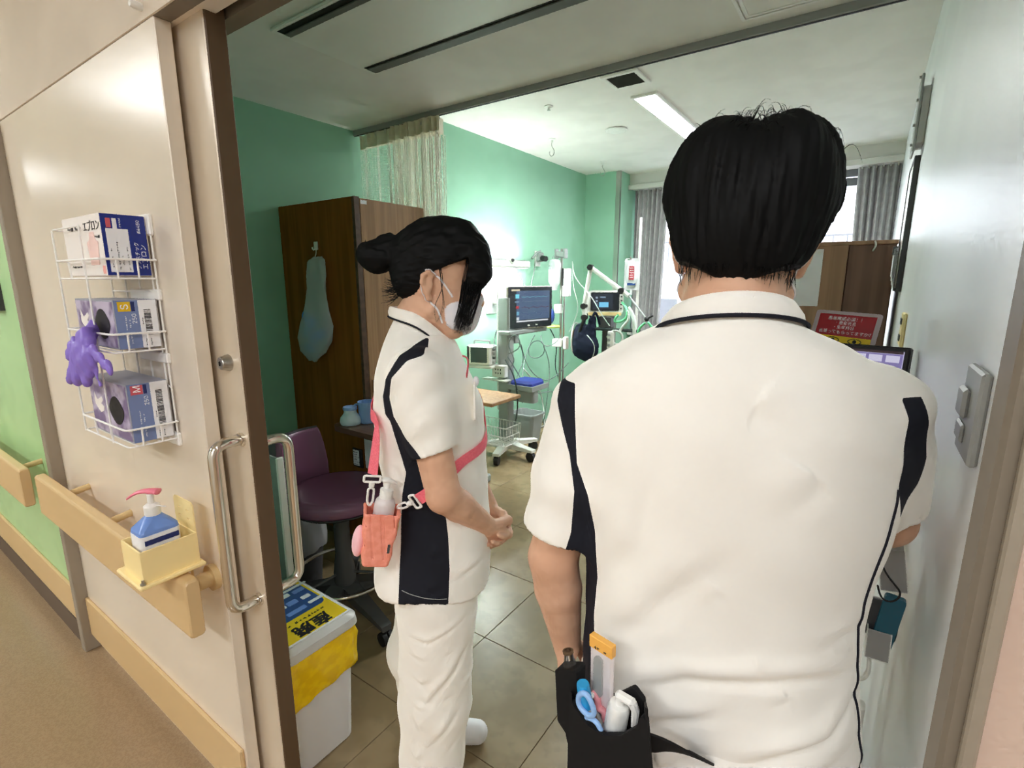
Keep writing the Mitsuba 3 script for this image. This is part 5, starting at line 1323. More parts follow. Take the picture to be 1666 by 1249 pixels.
LB = thing('liner_bin', 'small grey waste bin with a clear liner bag beyond the chair', 'bin')
lb = np.array([-2.17, 1.275, 0])
part(LB, 'pail', lathe([(0, 0), (.10, 0), (.125, .27), (.127, .275), (.122, .275), (.10, .01), (0, .01)], 30, lb), 'mat_dark_grey')
t = np.arange(64) / 64 * 6.2832
part(LB, 'liner', rings([np.stack([lb[0] + (r_ + .006 * np.sin(t * 9 + i * 1.3)) * np.cos(t), lb[1] + (r_ + .006 * np.sin(t * 7 + i)) * np.sin(t), z + .008 * np.sin(t * 5 + i)], 1) for i, (r_, z) in enumerate(((.118, .20), (.135, .22), (.140, .27), (.136, .33), (.128, .38), (.118, .40)))], cap=False), 'mat_film', 60)
GBX = thing('blue_box', 'blue cardboard box on the floor behind the chrome door handle', 'box')
part(GBX, 'carton', bx(-2.06, -1.85, .90, 1.02, 0, .33, .003), 'mat_sign_blue', False)
part(GBX, 'flap', bx(-2.06, -1.85, .90, 1.02, .330, .334), 'mat_navy', False)
CS = thing('folded_screen', 'pale grey panel standing behind the chrome handle on the ward side', 'panel')
ca, cb2 = at(431, 738, 'y', .98), at(455, 738, 'y', .98)
part(CS, 'board', bx(ca[0], cb2[0] - .012, .97, .99, .0, ca[2], .006), 'mat_grey_plastic', False)
part(CS, 'edge', bx(cb2[0] - .012, cb2[0], .965, .995, .0, ca[2] + .005, .004), 'mat_white_plastic', False)
# ================================================================ equipment round the bed by the green wall
mat('equip_white', (222, 224, 218), 0.4, 0.45)
mat('equip_grey', (138, 144, 142), 0.4, 0.45)
mat('cable_grey', (112, 124, 122), 0.5, 0.4)
mat('cable_dark', (44, 54, 54), 0.5, 0.4)
mat('tube_white', (220, 232, 224), 0.35, 0.5)
mat('tube_green', (110, 206, 150), 0.35, 0.5)
mat('screen_dark', (22, 26, 32), 0.2, 0.5)
mat('screen_off', (52, 66, 66), 0.25, 0.5)
mat('blue_folder', (48, 62, 150), 0.5, 0.4)
mat('bulb_blue', (36, 62, 128), 0.35, 0.5)
mat('lime', (196, 216, 120), 0.4, 0.4)
mat('navy_cloth', (24, 30, 48), 0.8, 0.2)
mat('orange_mesh', (206, 128, 56), 0.7, 0.2)
mat('bag_clear', (226, 232, 234), 0.25, 0.5)


def glow(v, col): return {'type': 'area', 'sampling_weight': 0.03, 'radiance': {'type': 'rgb', 'value': [float(v * c) for c in srgb(*col)]}}


def facing(o, n, up=(0, 0, 1)):
    """Axes of a plate at o that faces n: (right as seen from in front, up)."""
    n = np.asarray(n, float); n /= np.linalg.norm(n); r_ = np.cross(up, n); r_ /= np.linalg.norm(r_); return r_, np.cross(n, r_)


def slab(o, n, w, h, d, b=.004, up=(0, 0, 1)):
    """A box w x h whose front face centre is o, facing n, d deep."""
    x, y = facing(o, n, up); return put(bx(-w / 2, w / 2, -h / 2, h / 2, -d, 0, b), o, x, y)


# --- patient monitor trolley
TY = thing('monitor_trolley', 'grey rolling equipment stand with wire basket beside the bed monitor', 'trolley')
tx, ty = -2.44, 3.43
part(TY, 'column', bx(tx - .055, tx + .055, ty - .045, ty + .045, .12, 1.36, .012), 'mat_equip_grey', False)
part(TY, 'back_rail', bx(tx - .075, tx - .058, ty - .03, ty + .03, .40, 1.40, .004), 'mat_equip_white', False)
part(TY, 'foot', bx(tx - .09, tx + .09, ty - .08, ty + .08, .085, .135, .015), 'mat_equip_white', False)
for k, t in enumerate((-1.25, -.10, 1.1, 2.3, 3.55)):
    d = np.array([math.cos(t), math.sin(t), 0]); e = np.array([-d[1], d[0], 0]); c0 = np.array([tx, ty, 0]); ln = .27 if k != 3 else .22
    part(TY, 'leg', rings([np.array([c0 + d * a + e * w + UP * z1, c0 + d * a - e * w + UP * z1, c0 + d * a - e * w + UP * z0, c0 + d * a + e * w + UP * z0]) for a, w, z0, z1 in ((.03, .05, .075, .135), (ln * .6, .035, .08, .115), (ln + .03, .028, .082, .105))]), 'mat_equip_white', 30)
    c = c0 + d * ln
    part(TY, 'caster', join(cyl(c - e * .018 + UP * .041, c + e * .018 + UP * .041, .040, 24), cyl(c + UP * .04, c + UP * .09, .009, 8)), 'mat_rubber')
bk = []
b0, b1 = np.array([tx - .21, ty - .26]), np.array([tx + .17, ty - .055])
for z, g in ((.17, .0), (.33, .02), (.25, .01)): bk.append(tube(bent([(b0[0] - g, b0[1] - g, z), (b1[0] + g, b0[1] - g, z), (b1[0] + g, b1[1], z), (b0[0] - g, b1[1], z), (b0[0] - g, b0[1] - g, z)], .02), .003, 6))
for x in np.linspace(b0[0], b1[0], 13): bk.append(tube(bent([(x, b0[1] - .02, .33), (x, b0[1], .17), (x, b1[1], .17), (x, b1[1], .33)], .01), .0018, 5))
for y in np.linspace(b0[1], b1[1], 8): bk.append(tube(bent([(b0[0] - .02, y, .33), (b0[0], y, .17), (b1[0], y, .17), (b1[0] + .02, y, .33)], .01), .0018, 5))
part(TY, 'wire_basket', join(*bk), 'mat_wire_white', 60, kind='stuff')
part(TY, 'tray', join(bx(tx + .05, tx + .30, ty - .06, ty + .20, .60, .612, .003), bx(tx + .05, tx + .30, ty - .065, ty - .055, .60, .645, .003), bx(tx + .29, tx + .30, ty - .06, ty + .20, .60, .645, .003)), 'mat_equip_grey', False)
part(TY, 'tray_bowl', put(prism(rrect(.24, .10, .03), .11), (tx + .17, ty + .02, .50)), 'mat_equip_grey', 30)
sk = part(TY, 'socket_box', bx(tx - .075, tx + .055, ty - .10, ty - .045, .70, .80, .006), 'mat_equip_white', False)
for a in (-.035, -.01, .015):
    for b in (.735, .765): part(sk, 'socket_hole', bx(tx + a - .005, tx + a + .005, ty - .1012, ty - .099, b - .007, b + .007), 'mat_print_black', False)
part(TY, 'shelf', bx(tx - .17, tx + .08, ty - .12, ty - .04, .668, .682, .004), 'mat_equip_white', False)
part(TY, 'monitor_arm', join(bx(tx - .03, tx + .09, ty - .07, ty + .52, 1.045, 1.085, .01), bx(tx + .0, tx + .06, ty + .05, ty + .11, .97, 1.06, .006)), 'mat_equip_grey', False)
BF = solo('blue_cuff_case', join(bx(tx + .07, tx + .28, ty - .05, ty + .17, .612, .68, .02)), 'mat_blue_folder', 'folded blue case lying on the tray of the monitor stand', 'case')

MO = thing('patient_monitor', 'wide patient monitor showing coloured vital sign traces on its stand', 'monitor')
mA, mB = np.array([-2.345, 3.395, 0]), np.array([-2.345, 3.93, 0])
mn = np.array([.985, -.17, 0]); mn /= np.linalg.norm(mn); mx, my = facing(None, mn)
mc = (mA + mB) / 2 + UP * 1.265
part(MO, 'housing', slab(mc, mn, .56, .355, .075, .012), 'mat_equip_white', False)
part(MO, 'bezel', slab(mc + mn * .0035, mn, .545, .34, .005, .003), 'mat_screen_dark', False)
ms = lambda a, b, e=.0045: mc + mx * a + my * b + mn * e
sm = slab(ms(0, .015, .0042), mn, .50, .27, .001, 0)
sd = mikit.ply(sm, 'mat_screen_dark', False)
k = part(MO, 'screen', sd, None)
mat('trace_cyan', (120, 210, 230), .4); mat('trace_red', (210, 60, 70), .4); mat('trace_blue', (96, 130, 190), .4)
for nme, a, b, w_, h_, col, v in (('readout', -.17, .095, .045, .034, (120, 220, 240), .9), ('readout', -.175, .05, .05, .012, (150, 190, 220), .5), ('readout', -.17, .005, .035, .022, (220, 50, 60), .6), ('readout', -.165, -.045, .03, .03, (120, 190, 220), .7), ('readout', -.165, -.09, .03, .026, (220, 230, 235), .8), ('status_bar', .02, -.112, .40, .012, (226, 230, 234), .9), ('title_bar', -.19, .145, .10, .014, (240, 226, 190), .8)):
    sdict = mikit.ply(slab(ms(a, b, .0062), mn, w_, h_, .001, 0), 'mat_screen_dark', False); sdict['emitter'] = glow(v, col); part(MO, nme, sdict, None)
for b, amp, col, v, fq in ((.088, .007, (130, 220, 240), .7, 90), (.05, .004, (160, 190, 220), .35, 50), (.0, .010, (150, 60, 76), .35, 60), (-.05, .014, (120, 150, 200), .4, 40)):
    t = np.linspace(-.12, .23, 60)
    sdict = mikit.ply(tube([ms(a, b + amp * (math.sin(a * fq) ** 9 + .2 * math.sin(a * 300)), .0065) for a in t], .0016, 4), 'mat_screen_dark', True); sdict['emitter'] = glow(v, col); part(MO, 'trace', sdict, None)
sdict = mikit.ply(slab(ms(.03, .02, .0052), mn, .42, .24, .0008, 0), 'mat_screen_dark', False); sdict['emitter'] = glow(.35, (110, 140, 190)); part(MO, 'screen_glow', sdict, None)
for a in (-.03, .07): part(MO, 'button', slab(ms(a, -.15, .006), mn, .03, .012, .003, .001), 'mat_equip_white', False)

MM = thing('pump_module', 'small boxy monitor module with a blank screen left of the patient monitor', 'monitor')
o = np.array([tx - .13, ty - .21, .885]); n2 = np.array([.25, -.97, 0]); x2, y2 = facing(None, n2); o2 = lambda a, b, e: o + x2 * a + y2 * b + n2 / np.linalg.norm(n2) * e
part(MM, 'case', slab(o, n2, .215, .165, .15, .014), 'mat_equip_white', False)
part(MM, 'screen', slab(o2(.005, .005, .003), n2, .145, .125, .004, .002), 'mat_screen_off', False)
part(MM, 'side_strip', slab(o2(-.092, .0, .002), n2, .018, .15, .004, .002), 'mat_dark_grey', False)
part(MM, 'base', slab(o2(.0, -.095, -.0), n2, .23, .024, .16, .006), 'mat_equip_white', False)
part(MM, 'grip', tube(bent([o2(-.07, .082, -.08), o2(-.07, .115, -.08), o2(.07, .115, -.08), o2(.07, .082, -.08)], .02), .007, 8), 'mat_equip_grey', True)
for k in range(4): part(MM, 'plug', cyl(o2(.108, .05 - .035 * k, -.05), o2(.128, .05 - .035 * k, -.05), .009, 10), ('mat_cable_dark', 'mat_equip_grey')[k % 2])

# --- things on the green wall
WL = thing('wall_lamp', 'white bedside lamp with a ball joint mounted above the patient monitor', 'lamp')
p0 = at(838, 462, 'x', -2.70); p1 = at(830, 432, 'x', -2.62)
part(WL, 'shade', lathe([(.0, 0), (.075, .0), (.078, .02), (.058, .09), (.040, .15), (.034, .19), (0, .20)], 28, p0 - UP * .02, p1 - p0 + UP * .05), 'mat_equip_white')
part(WL, 'joint', ball(p1 + UP * .045, .038), 'mat_equip_white', True)
part(WL, 'cap', cyl(p1 + UP * .045 + [.034, -.012, 0], p1 + UP * .045 + [.042, -.015, 0], .014, 16), 'mat_dark_grey')
part(WL, 'arm', cyl(p1 + UP * .045, [XL, p1[1] + .05, p1[2] + .02], .012, 10), 'mat_equip_white')
BL = thing('bed_light', 'long bed head light shining up the green wall behind the equipment, with an added tube shining down', 'lamp')
part(BL, 'body', bx(XL + .05, XL + .15, 3.10, 4.06, 1.60, 1.665, .012), 'mat_equip_white', False)
part(BL, 'bracket', join(*[bx(XL, XL + .055, y, y + .04, 1.61, 1.65, .003) for y in (3.2, 3.9)]), 'mat_equip_white', False)
for z, w_ in ((1.668, 1.0), (1.597, 3.5)):  # the downward tube is added and stronger, to brighten the wall below
    q_ = trimesh.Trimesh([[XL + .06, 3.13, z], [XL + .06, 4.03, z], [XL + .14, 4.03, z], [XL + .14, 3.13, z]], [[0, 2, 1], [0, 3, 2]] if z > 1.63 else [[0, 1, 2], [0, 2, 3]], process=False)
    s = mikit.ply(q_, 'mat_lamp_tube', False); s['emitter'] = emit(BED_LAMP * w_, (.95, 1, .98)); part(BL, 'tube', s, None)
part(BL, 'pull_cord', cyl((XL + .06, 3.45, 1.60), (XL + .06, 3.45, 1.45), .002, 6), 'mat_cable_grey')
WC = thing('wall_clamp', 'grey clamp holder with a black knob high on the green wall', 'clamp')
c = at(880, 418, 'x', XL + .06)
part(WC, 'plate', bx(XL, XL + .02, c[1] - .03, c[1] + .06, c[2] - .09, c[2] + .06, .004), 'mat_equip_white', False)
part(WC, 'bracket', join(slab(c + [.0, .01, .0], (1, -.4, 0), .07, .09, .06, .01)), 'mat_equip_grey', False)
part(WC, 'knob', cyl(c + [.0, .02, -.01], c + [.06, 0, -.02], .026, 18), 'mat_rubber')
part(WC, 'arm', tube([c + [.0, -.16, -.02], c + [.02, -.10, .04], c + [.02, -.04, .05]], .010, 8), 'mat_equip_grey', True)
part(WC, 'rod', cyl(c + [0, -.06, .04], c + [.0, -.20, -.34], .004, 6), 'mat_equip_grey')
GP = thing('gas_outlet', 'wall gas outlet with a flowmeter left of the patient monitor', 'gas outlet')
g = at(803, 492, 'x', XL + .01)
part(GP, 'plate', bx(XL, XL + .015, g[1] - .10, g[1] + .14, g[2] - .10, g[2] + .08, .004), 'mat_equip_grey', False)
part(GP, 'valve', cyl(g, g + [.07, 0, 0], .022, 16), 'mat_steel')
part(GP, 'knob', lathe([(0, 0), (.030, 0), (.032, .02), (.026, .03), (0, .03)], 18, g + [.07, .02, .03], (1, 0, 0)), 'mat_lime')
part(GP, 'flow_tube', lathe([(0, -.09), (.012, -.09), (.014, .05), (.008, .06), (0, .06)], 14, g + [.08, -.02, .0]), 'mat_bag_clear')
part(GP, 'stem', tube([g + [.08, -.02, -.09], g + [.08, -.02, -.17]], [.006, .004], 8), 'mat_cable_dark')
HB_ = thing('humidifier', 'white suction regulator and bottle on the wall right of the patient monitor', 'regulator')
g = at(885, 482, 'x', XL + .06)
part(HB_, 'plate', bx(XL, XL + .012, g[1] - .09, g[1] + .11, g[2] - .05, g[2] + .10, .004), 'mat_equip_grey', False)
part(HB_, 'regulator', lathe([(0, 0), (.045, 0), (.048, .04), (.03, .06), (0, .06)], 22, g + [-.05, 0, .05], (1, 0, 0)), 'mat_equip_white')
part(HB_, 'bottle', lathe([(0, -.24), (.045, -.24), (.05, -.22), (.05, -.06), (.03, -.04), (.028, 0), (0, 0)], 24, g), 'mat_bag_clear')
part(HB_, 'hose_joint', cyl(g + [0, .04, .02], g + [.05, .07, .0], .012, 10), 'mat_cable_dark')

# --- infusion stand with clamps, bulb and bottle
IS = thing('infusion_stand', 'steel infusion stand with clamps and a blue bulb right of the patient monitor', 'stand')
ix, iy = -2.40, 4.28
part(IS, 'pole', cyl((ix, iy, .06), (ix, iy, 1.78), .012, 14), 'mat_steel')
part(IS, 'pole_inner', cyl((ix + .03, iy + .01, .5), (ix + .03, iy + .01, 1.50), .009, 10), 'mat_steel')
for k in range(5):
    t = k * 1.2566 + .4; part(IS, 'leg', tube([(ix, iy, .11), (ix + .14 * math.cos(t), iy + .14 * math.sin(t), .09), (ix + .27 * math.cos(t), iy + .27 * math.sin(t), .05)], .013, 8), 'mat_steel', True)
    part(IS, 'caster', ball((ix + .28 * math.cos(t), iy + .28 * math.sin(t), .028), .027, 2), 'mat_rubber', True)
part(IS, 'top_clamp', join(bx(ix - .05, ix + .04, iy - .03, iy + .03, 1.70, 1.755, .008), bx(ix - .065, ix - .045, iy - .03, iy + .03, 1.69, 1.78, .005), bx(ix + .03, ix + .05, iy - .03, iy + .03, 1.69, 1.78, .005)), 'mat_equip_grey', False)
part(IS, 'clamp', bx(ix - .05, ix + .02, iy - .05, iy + .01, 1.18, 1.27, .008), 'mat_equip_white', False)
part(IS, 'clamp', bx(ix - .06, ix + .04, iy - .06, iy + .02, .86, .94, .008), 'mat_equip_white', False)
part(IS, 'clamp', bx(ix + .05, ix + .085, iy - .04, iy + .02, .84, .96, .006), 'mat_equip_white', False)
part(IS, 'controller', bx(ix + .025, ix + .105, iy - .03, iy + .01, 1.34, 1.60, .008), 'mat_equip_white', False)
part(IS, 'controller_strip', bx(ix + .022, ix + .04, iy - .034, iy - .02, 1.44, 1.60, .003), 'mat_print_black', False)
part(IS, 'green_ring', lathe([(.045, -.012), (.075, -.012), (.08, 0), (.075, .012), (.045, .012), (.045, -.012)], 28, (ix - .075, iy - .03, 1.055)), 'mat_lime', 40)
part(IS, 'bulb', lathe([(0, -.075), (.012, -.07), (.028, -.03), (.030, .0), (.022, .04), (.010, .065), (0, .07)], 18, (ix - .065, iy - .06, 1.16)), 'mat_bulb_blue', True, 'dark blue squeeze bulb')
part(IS, 'bulb_hose', tube(smooth_path([(ix - .065, iy - .06, 1.225), (ix - .075, iy - .06, 1.27), (ix - .12, iy - .02, 1.28)], 12), .006, 6), 'mat_cable_dark', True)
DB = thing('drip_bottle', 'clear drip bottle hanging upside down from the infusion stand', 'bottle')
part(DB, 'body', lathe([(0, 0), (.025, 0), (.03, .03), (.058, .08), (.060, .24), (.045, .275), (.012, .285), (0, .285)], 26, (ix - .045, iy - .05, 1.40)), 'mat_bag_clear')
for k in range(5): part(DB, 'scale_mark', bx(ix - .075, ix - .045, iy - .113, iy - .109, 1.50 + k * .03, 1.503 + k * .03), 'mat_cable_grey', False)
part(DB, 'hanger', tube(bent([(ix - .07, iy - .05, 1.68), (ix - .065, iy - .045, 1.715), (ix - .03, iy - .04, 1.715), (ix - .02, iy - .05, 1.68)], .01), .003, 6), 'mat_equip_grey', True)

# --- ventilator on its own stand, with the hinged hose arm
VN = thing('ventilator', 'white ventilator with a small lit screen on a stand by the grey curtain', 'ventilator')
vc = np.array([-1.955, 4.30, 1.285]); vn = np.array([.45, -.89, .05]); vn /= np.linalg.norm(vn); vx, vy = facing(None, vn)
vo = lambda a, b, e=0.: vc + vx * a + vy * b + vn * e
part(VN, 'case', put(prism(rrect(.33, .235, .055), .15), vo(0, 0, -.15), vx, vy), 'mat_equip_white', 40)
part(VN, 'bumper', put(prism(rrect(.30, .03, .012), .012), vo(0, -.095, -.004), vx, vy), 'mat_cream', 40)
part(VN, 'bezel', put(prism(rrect(.255, .165, .008), .006), vo(.0, .015, -.001), vx, vy), 'mat_screen_dark', 40)
for nme, a, b, w_, h_, col, v in (('screen', -.02, .015, .18, .14, (70, 84, 100), .25), ('screen_chart', -.01, -.012, .085, .045, (120, 200, 235), 1.0), ('readout', -.075, .05, .02, .018, (170, 190, 210), .6), ('readout', -.075, .02, .02, .018, (170, 190, 210), .6), ('readout', -.075, -.01, .02, .018, (170, 190, 210), .6), ('readout', -.02, .055, .05, .012, (170, 200, 230), .5)):
    sdict = mikit.ply(put(bx(-w_ / 2, w_ / 2, -h_ / 2, h_ / 2, 0, .001), vo(a, b, .0052 + .0012 * (nme != 'screen')), vx, vy), 'mat_screen_dark', False); sdict['emitter'] = glow(v, col); part(VN, nme, sdict, None)
for k in range(4): part(VN, 'dial', cyl(vo(.145, .06 - .035 * k, -.002), vo(.145, .06 - .035 * k, .008), .008, 12), 'mat_dark_grey')
part(VN, 'side_vents', join(*[put(bx(-.172, -.163, -.09 + .022 * k, -.075 + .022 * k, -.13, -.03), vc, vx, vy) for k in range(8)]), 'mat_print_black', False)
part(VN, 'column', bx(vc[0] - .03, vc[0] + .03, vc[1] + .02, vc[1] + .08, .10, 1.18, .008), 'mat_dark_grey', False)
part(VN, 'mount', bx(vc[0] - .05, vc[0] + .07, vc[1] - .02, vc[1] + .08, 1.06, 1.17, .01), 'mat_dark_grey', False)
part(VN, 'rail', cyl((vc[0] - .22, vc[1] - .04, 1.055), (vc[0] + .36, vc[1] - .04, 1.055), .014, 12), 'mat_cable_dark')
for k in range(4):
    t = k * 1.5708 + .6; e = np.array([vc[0] + .26 * math.cos(t), vc[1] + .05 + .26 * math.sin(t), .06])
    part(VN, 'leg', tube([(vc[0], vc[1] + .05, .11), e], [.026, .018], 8), 'mat_equip_white', True); part(VN, 'caster', ball((e[0], e[1], .034), .034, 2), 'mat_rubber', True)
HA = thing('hinged_boom', 'white hinged support arm with black joints above the ventilator', 'boom')
J = [at(*q, 'y', 4.18) for q in ((945, 540), (951, 516), (950, 498), (961, 435), (1011, 473), (1023, 481))]
part(HA, 'clamp', cyl(J[0] + [-.04, .02, -.04], J[1], .014, 10), 'mat_rubber')
part(HA, 'lower_arm', join(cyl(J[1], J[2], .022, 12), cyl(J[2], J[3], .020, 14)), 'mat_equip_white')
part(HA, 'upper_arm', join(cyl(J[3], J[5], .020, 14)), 'mat_equip_white')
jend = at(1052, 519, 'y', 4.10)
part(HA, 'hose_tip', tube([J[5], jend], [.008, .007], 8), 'mat_equip_grey')
for q in (J[1], J[2], J[3], J[4]): part(HA, 'joint', cyl(q + [.006, -.032, 0], q + [-.006, .03, 0], .026, 18), 'mat_rubber')
part(HA, 'end_clip', join(ball(jend, .02, 2), cyl(jend, jend + [.05, 0, .03], .008, 8)), 'mat_rubber', True)
RB = thing('drip_bag', 'clear drip bag with a red label hanging by the grey curtain', 'drip bag')
g = at(1028, 446, 'y', 4.35); xr_, yr_ = facing(None, (.2, -1, 0)); nr_ = np.cross(xr_, yr_)
gb = lambda a, b, e=0.: g + xr_ * a + yr_ * b + nr_ * e
part(RB, 'film', put(prism(rrect(.135, .275, .02).difference(rrect(.02, .008, .003, -.035, .125)), .006), gb(0, 0, -.01), xr_, yr_), 'mat_bag_clear', 40)
part(RB, 'fluid', skin(lambda p: ell_d(p, g, np.array([.058, .016, .12])), g - .15, g + .15, .01, 1), 'mat_bag_clear', True)
part(RB, 'label', put(prism(rrect(.045, .12, .006), .002), gb(.0, .01, .018), xr_, yr_), 'mat_red_print', False, 'red printed label')
for k in range(5): part(RB, 'label_print', put(bx(-.016, .016, -.003, .003, 0, .001), gb(0, .052 - .02 * k, .0205), xr_, yr_), 'mat_label_white', False)
part(RB, 'blue_band', put(bx(-.035, .035, -.010, .010, 0, .002), gb(0, -.085, .012), xr_, yr_), 'mat_sign_blue', False)
part(RB, 'port', cyl(gb(0, -.135), gb(0, -.18), .010, 10), 'mat_bag_clear')
DP = thing('drip_pole', 'thin white pole that carries the drip bag by the window curtain', 'stand')
px0 = g + [.045, .04, 0]
part(DP, 'pole', cyl((px0[0], px0[1], .05), (px0[0] - .0, px0[1], 2.02), .013, 12), 'mat_equip_white')
part(DP, 'arm', tube(bent([(px0[0], px0[1], 1.60), (px0[0] - .05, px0[1] - .02, 1.635), tuple(gb(-.02, .15))], .02), .006, 8), 'mat_steel', True)
for k in range(4):
    t = k * 1.5708; part(DP, 'leg', tube([(px0[0], px0[1], .08), (px0[0] + .25 * math.cos(t), px0[1] + .25 * math.sin(t), .03)], .012, 8), 'mat_equip_white', True)
NBG = thing('hanging_bag', 'navy fabric bag with orange mesh hanging beside the ventilator stand', 'bag')
nb = np.array([-2.16, 4.26, .93])
NB = Blend(.03); NB.ell(nb, [.11, .09, .17]); NB.ell(nb + [.07, .0, -.05], [.10, .08, .14]); NB.cone(nb + [.09, 0, .1], nb + [.11, .0, .22], .05, .03)
part(NBG, 'body', skin(lambda p: np.maximum(NB(p) - .012 * (meshkit.noise(p * 30) - .5), (nb[0] - .06) - p[:, 0]), nb - .25, nb + [.3, .2, .3], .009, 1), 'mat_navy_cloth', True)
part(NBG, 'opening', tube(np.array([nb + [-.062, .085 * math.cos(t), .02 + .15 * math.sin(t)] for t in np.linspace(0, 6.2832, 40)[:-1]]), .008, 8, closed=True), 'mat_equip_white', True)
for k in range(2): part(NBG, 'orange_pack', bx(nb[0] - .085, nb[0] - .055, nb[1] - .065, nb[1] + .055, nb[2] - .07 + .10 * k, nb[2] + .0 + .10 * k, .012), 'mat_orange_mesh', False, 'orange pack in the bag')
for e in (-.02, .05): part(NBG, 'strap', ribbon(smooth_path([nb + [.05 + e, -.03, .14], nb + [.09 + e, -.02, .27], nb + [.12 + e, .02, .16]], 16), (0, -1, 0), .022, .003), 'mat_navy_cloth', 40)
WB_ = thing('waste_basket', 'grey plastic waste basket on the floor beyond the monitor stand', 'bin')
wb = np.array([-2.52, 3.88, 0])
part(WB_, 'pail', boxy(wb[0], wb[1], [(0, .10, .08, .03), (.26, .135, .11, .04), (.262, .145, .12, .04), (.275, .145, .12, .04), (.276, .13, .105, .03), (.02, .09, .07, .02)]), 'mat_equip_grey', 30)
ST = thing('side_table', 'small wooden table corner behind the chest of the woman', 'table')
so = at(803, 656, 'y', 2.62)
part(ST, 'top', bx(so[0] - .55, so[0], 2.60, 2.95, so[2] - .025, so[2], .004), 'mat_wood_front', False)
part(ST, 'column', bx(so[0] - .50, so[0] - .44, 2.74, 2.80, .06, so[2] - .025, .004), 'mat_equip_grey', False)
part(ST, 'base', bx(so[0] - .55, so[0] - .22, 2.66, 2.88, .0, .06, .01), 'mat_equip_grey', False)

# --- tubes and cables
CBS = [('cable', 'mat_cable_dark', .006, [(822, 585, 3.36), (835, 610, 3.34), (842, 650, 3.36), (838, 690, 3.5)]), ('cable', 'mat_cable_grey', .004, [(826, 580, 3.35), (850, 620, 3.6), (872, 640, 3.9), (905, 640, 4.2), (912, 690, 4.25)]),
       ('cable', 'mat_cable_grey', .004, [(870, 545, 3.9), (864, 556, 3.9), (860, 575, 3.9), (868, 582, 3.9), (884, 575, 3.9), (884, 560, 3.9), (874, 554, 3.9), (862, 562, 3.9), (850, 610, 3.7), (845, 640, 3.6)]),
       ('cable', 'mat_cable_grey', .004, [(884, 562, 3.9), (893, 590, 4.0), (891, 640, 4.0), (884, 690, 4.0)]), ('cable', 'mat_cable_dark', .005, [(895, 535, 4.3), (905, 560, 4.3), (904, 600, 4.3), (915, 630, 4.3), (912, 680, 4.3)]),
       ('cable', 'mat_tube_white', .007, [(852, 600, 3.7), (870, 622, 3.9), (882, 650, 4.1), (886, 690, 4.1)]), ('cable', 'mat_cable_grey', .004, [(848, 560, 3.6), (862, 600, 3.8), (890, 618, 4.0), (925, 590, 4.2)]),
       ('cable', 'mat_cable_dark', .005, [(815, 520, 3.4), (806, 545, 3.45), (803, 566, 3.3)]), ('cable', 'mat_cable_grey', .004, [(828, 575, 3.3), (846, 560, 3.3), (838, 545, 3.3), (828, 560, 3.3), (836, 585, 3.3), (828, 600, 3.3)]),
       ('drip_line', 'mat_tube_white', .004, [(931, 425, 4.2), (936, 450, 4.2), (960, 480, 4.15), (975, 505, 4.15), (992, 530, 4.15)]), ('drip_line', 'mat_tube_white', .004, [(932, 428, 4.2), (934, 470, 4.2), (940, 500, 4.2), (926, 540, 4.2)]),
       ('hose', 'mat_tube_green', .011, [(1012, 492, 4.2), (1020, 505, 4.15), (1015, 520, 4.15), (1000, 522, 4.15), (1006, 512, 4.15)]), ('hose', 'mat_tube_green', .011, [(1050, 525, 4.05), (1040, 535, 4.05), (1038, 555, 4.05), (1040, 575, 4.05)]),
       ('hose', 'mat_tube_green', .011, [(1054, 524, 4.05), (1062, 535, 4.05), (1064, 560, 4.05)]), ('hose', 'mat_tube_white', .018, [(1022, 500, 4.25), (1030, 515, 4.25), (1032, 545, 4.25), (1028, 580, 4.25)]),
       ('hose', 'mat_tube_white', .012, [(1008, 540, 4.15), (1014, 530, 4.15), (1022, 520, 4.15), (1020, 505, 4.15)]), ('hose', 'mat_tube_white', .010, [(988, 548, 4.15), (1000, 538, 4.12), (1012, 545, 4.15), (1008, 560, 4.15), (996, 556, 4.15)]),
       ('cable', 'mat_tube_white', .004, [(955, 545, 4.1), (966, 560, 4.05), (966, 575, 4.1), (960, 590, 4.1)]), ('cable', 'mat_cable_grey', .004, [(838, 545, 3.5), (850, 590, 3.7), (838, 625, 3.6), (850, 655, 3.7)]), ('cable', 'mat_cable_grey', .004, [(880, 545, 4.1), (886, 562, 4.1), (905, 556, 4.2), (912, 545, 4.25)])]
CBL = ['black cable hanging from the small monitor module', 'grey cable swinging from the monitor module towards the infusion stand', 'grey cable coiled in a ring below the patient monitor', 'grey cable falling from the coil to the floor', 'black hose running down beside the infusion stand', 'white cable drooping behind the blue case', 'grey cable slung across from monitor to infusion stand', 'short black cable from the gas outlet to the module', 'bundled grey cable beside the module plugs', 'clear drip line running from the infusion stand down to the ventilator', 'clear drip line hanging straight beside the infusion stand', 'green hose curled at the right end of the ventilator', 'green hose hanging in a loop from the boom end', 'short green hose falling right of the boom end', 'thick white breathing hose beside the ventilator', 'white hose rising to the drip bag pole', 'white hose coil under the ventilator', 'white cord on the front of the navy bag', 'grey cable falling behind the monitor column', 'grey cable running right from below the monitor']
for (nme, m, r_, P), lab in zip(CBS, CBL):
    solo(nme, tube(smooth_path([at(a, b, 'y', c) for a, b, c in P], 40), r_, 6), m, lab, nme.replace('_', ' '), {'cable': 'cables round the bed equipment', 'drip_line': 'drip lines', 'hose': 'ventilator hoses'}[nme], smooth=True)
VB = thing('valve_pack', 'clear and white valve pack hanging under the ventilator', 'valve')
q = at(994, 550, 'y', 4.12)
part(VB, 'body', bx(q[0] - .03, q[0] + .03, q[1] - .015, q[1] + .015, q[2] - .10, q[2] + .06, .006), 'mat_equip_white', False)
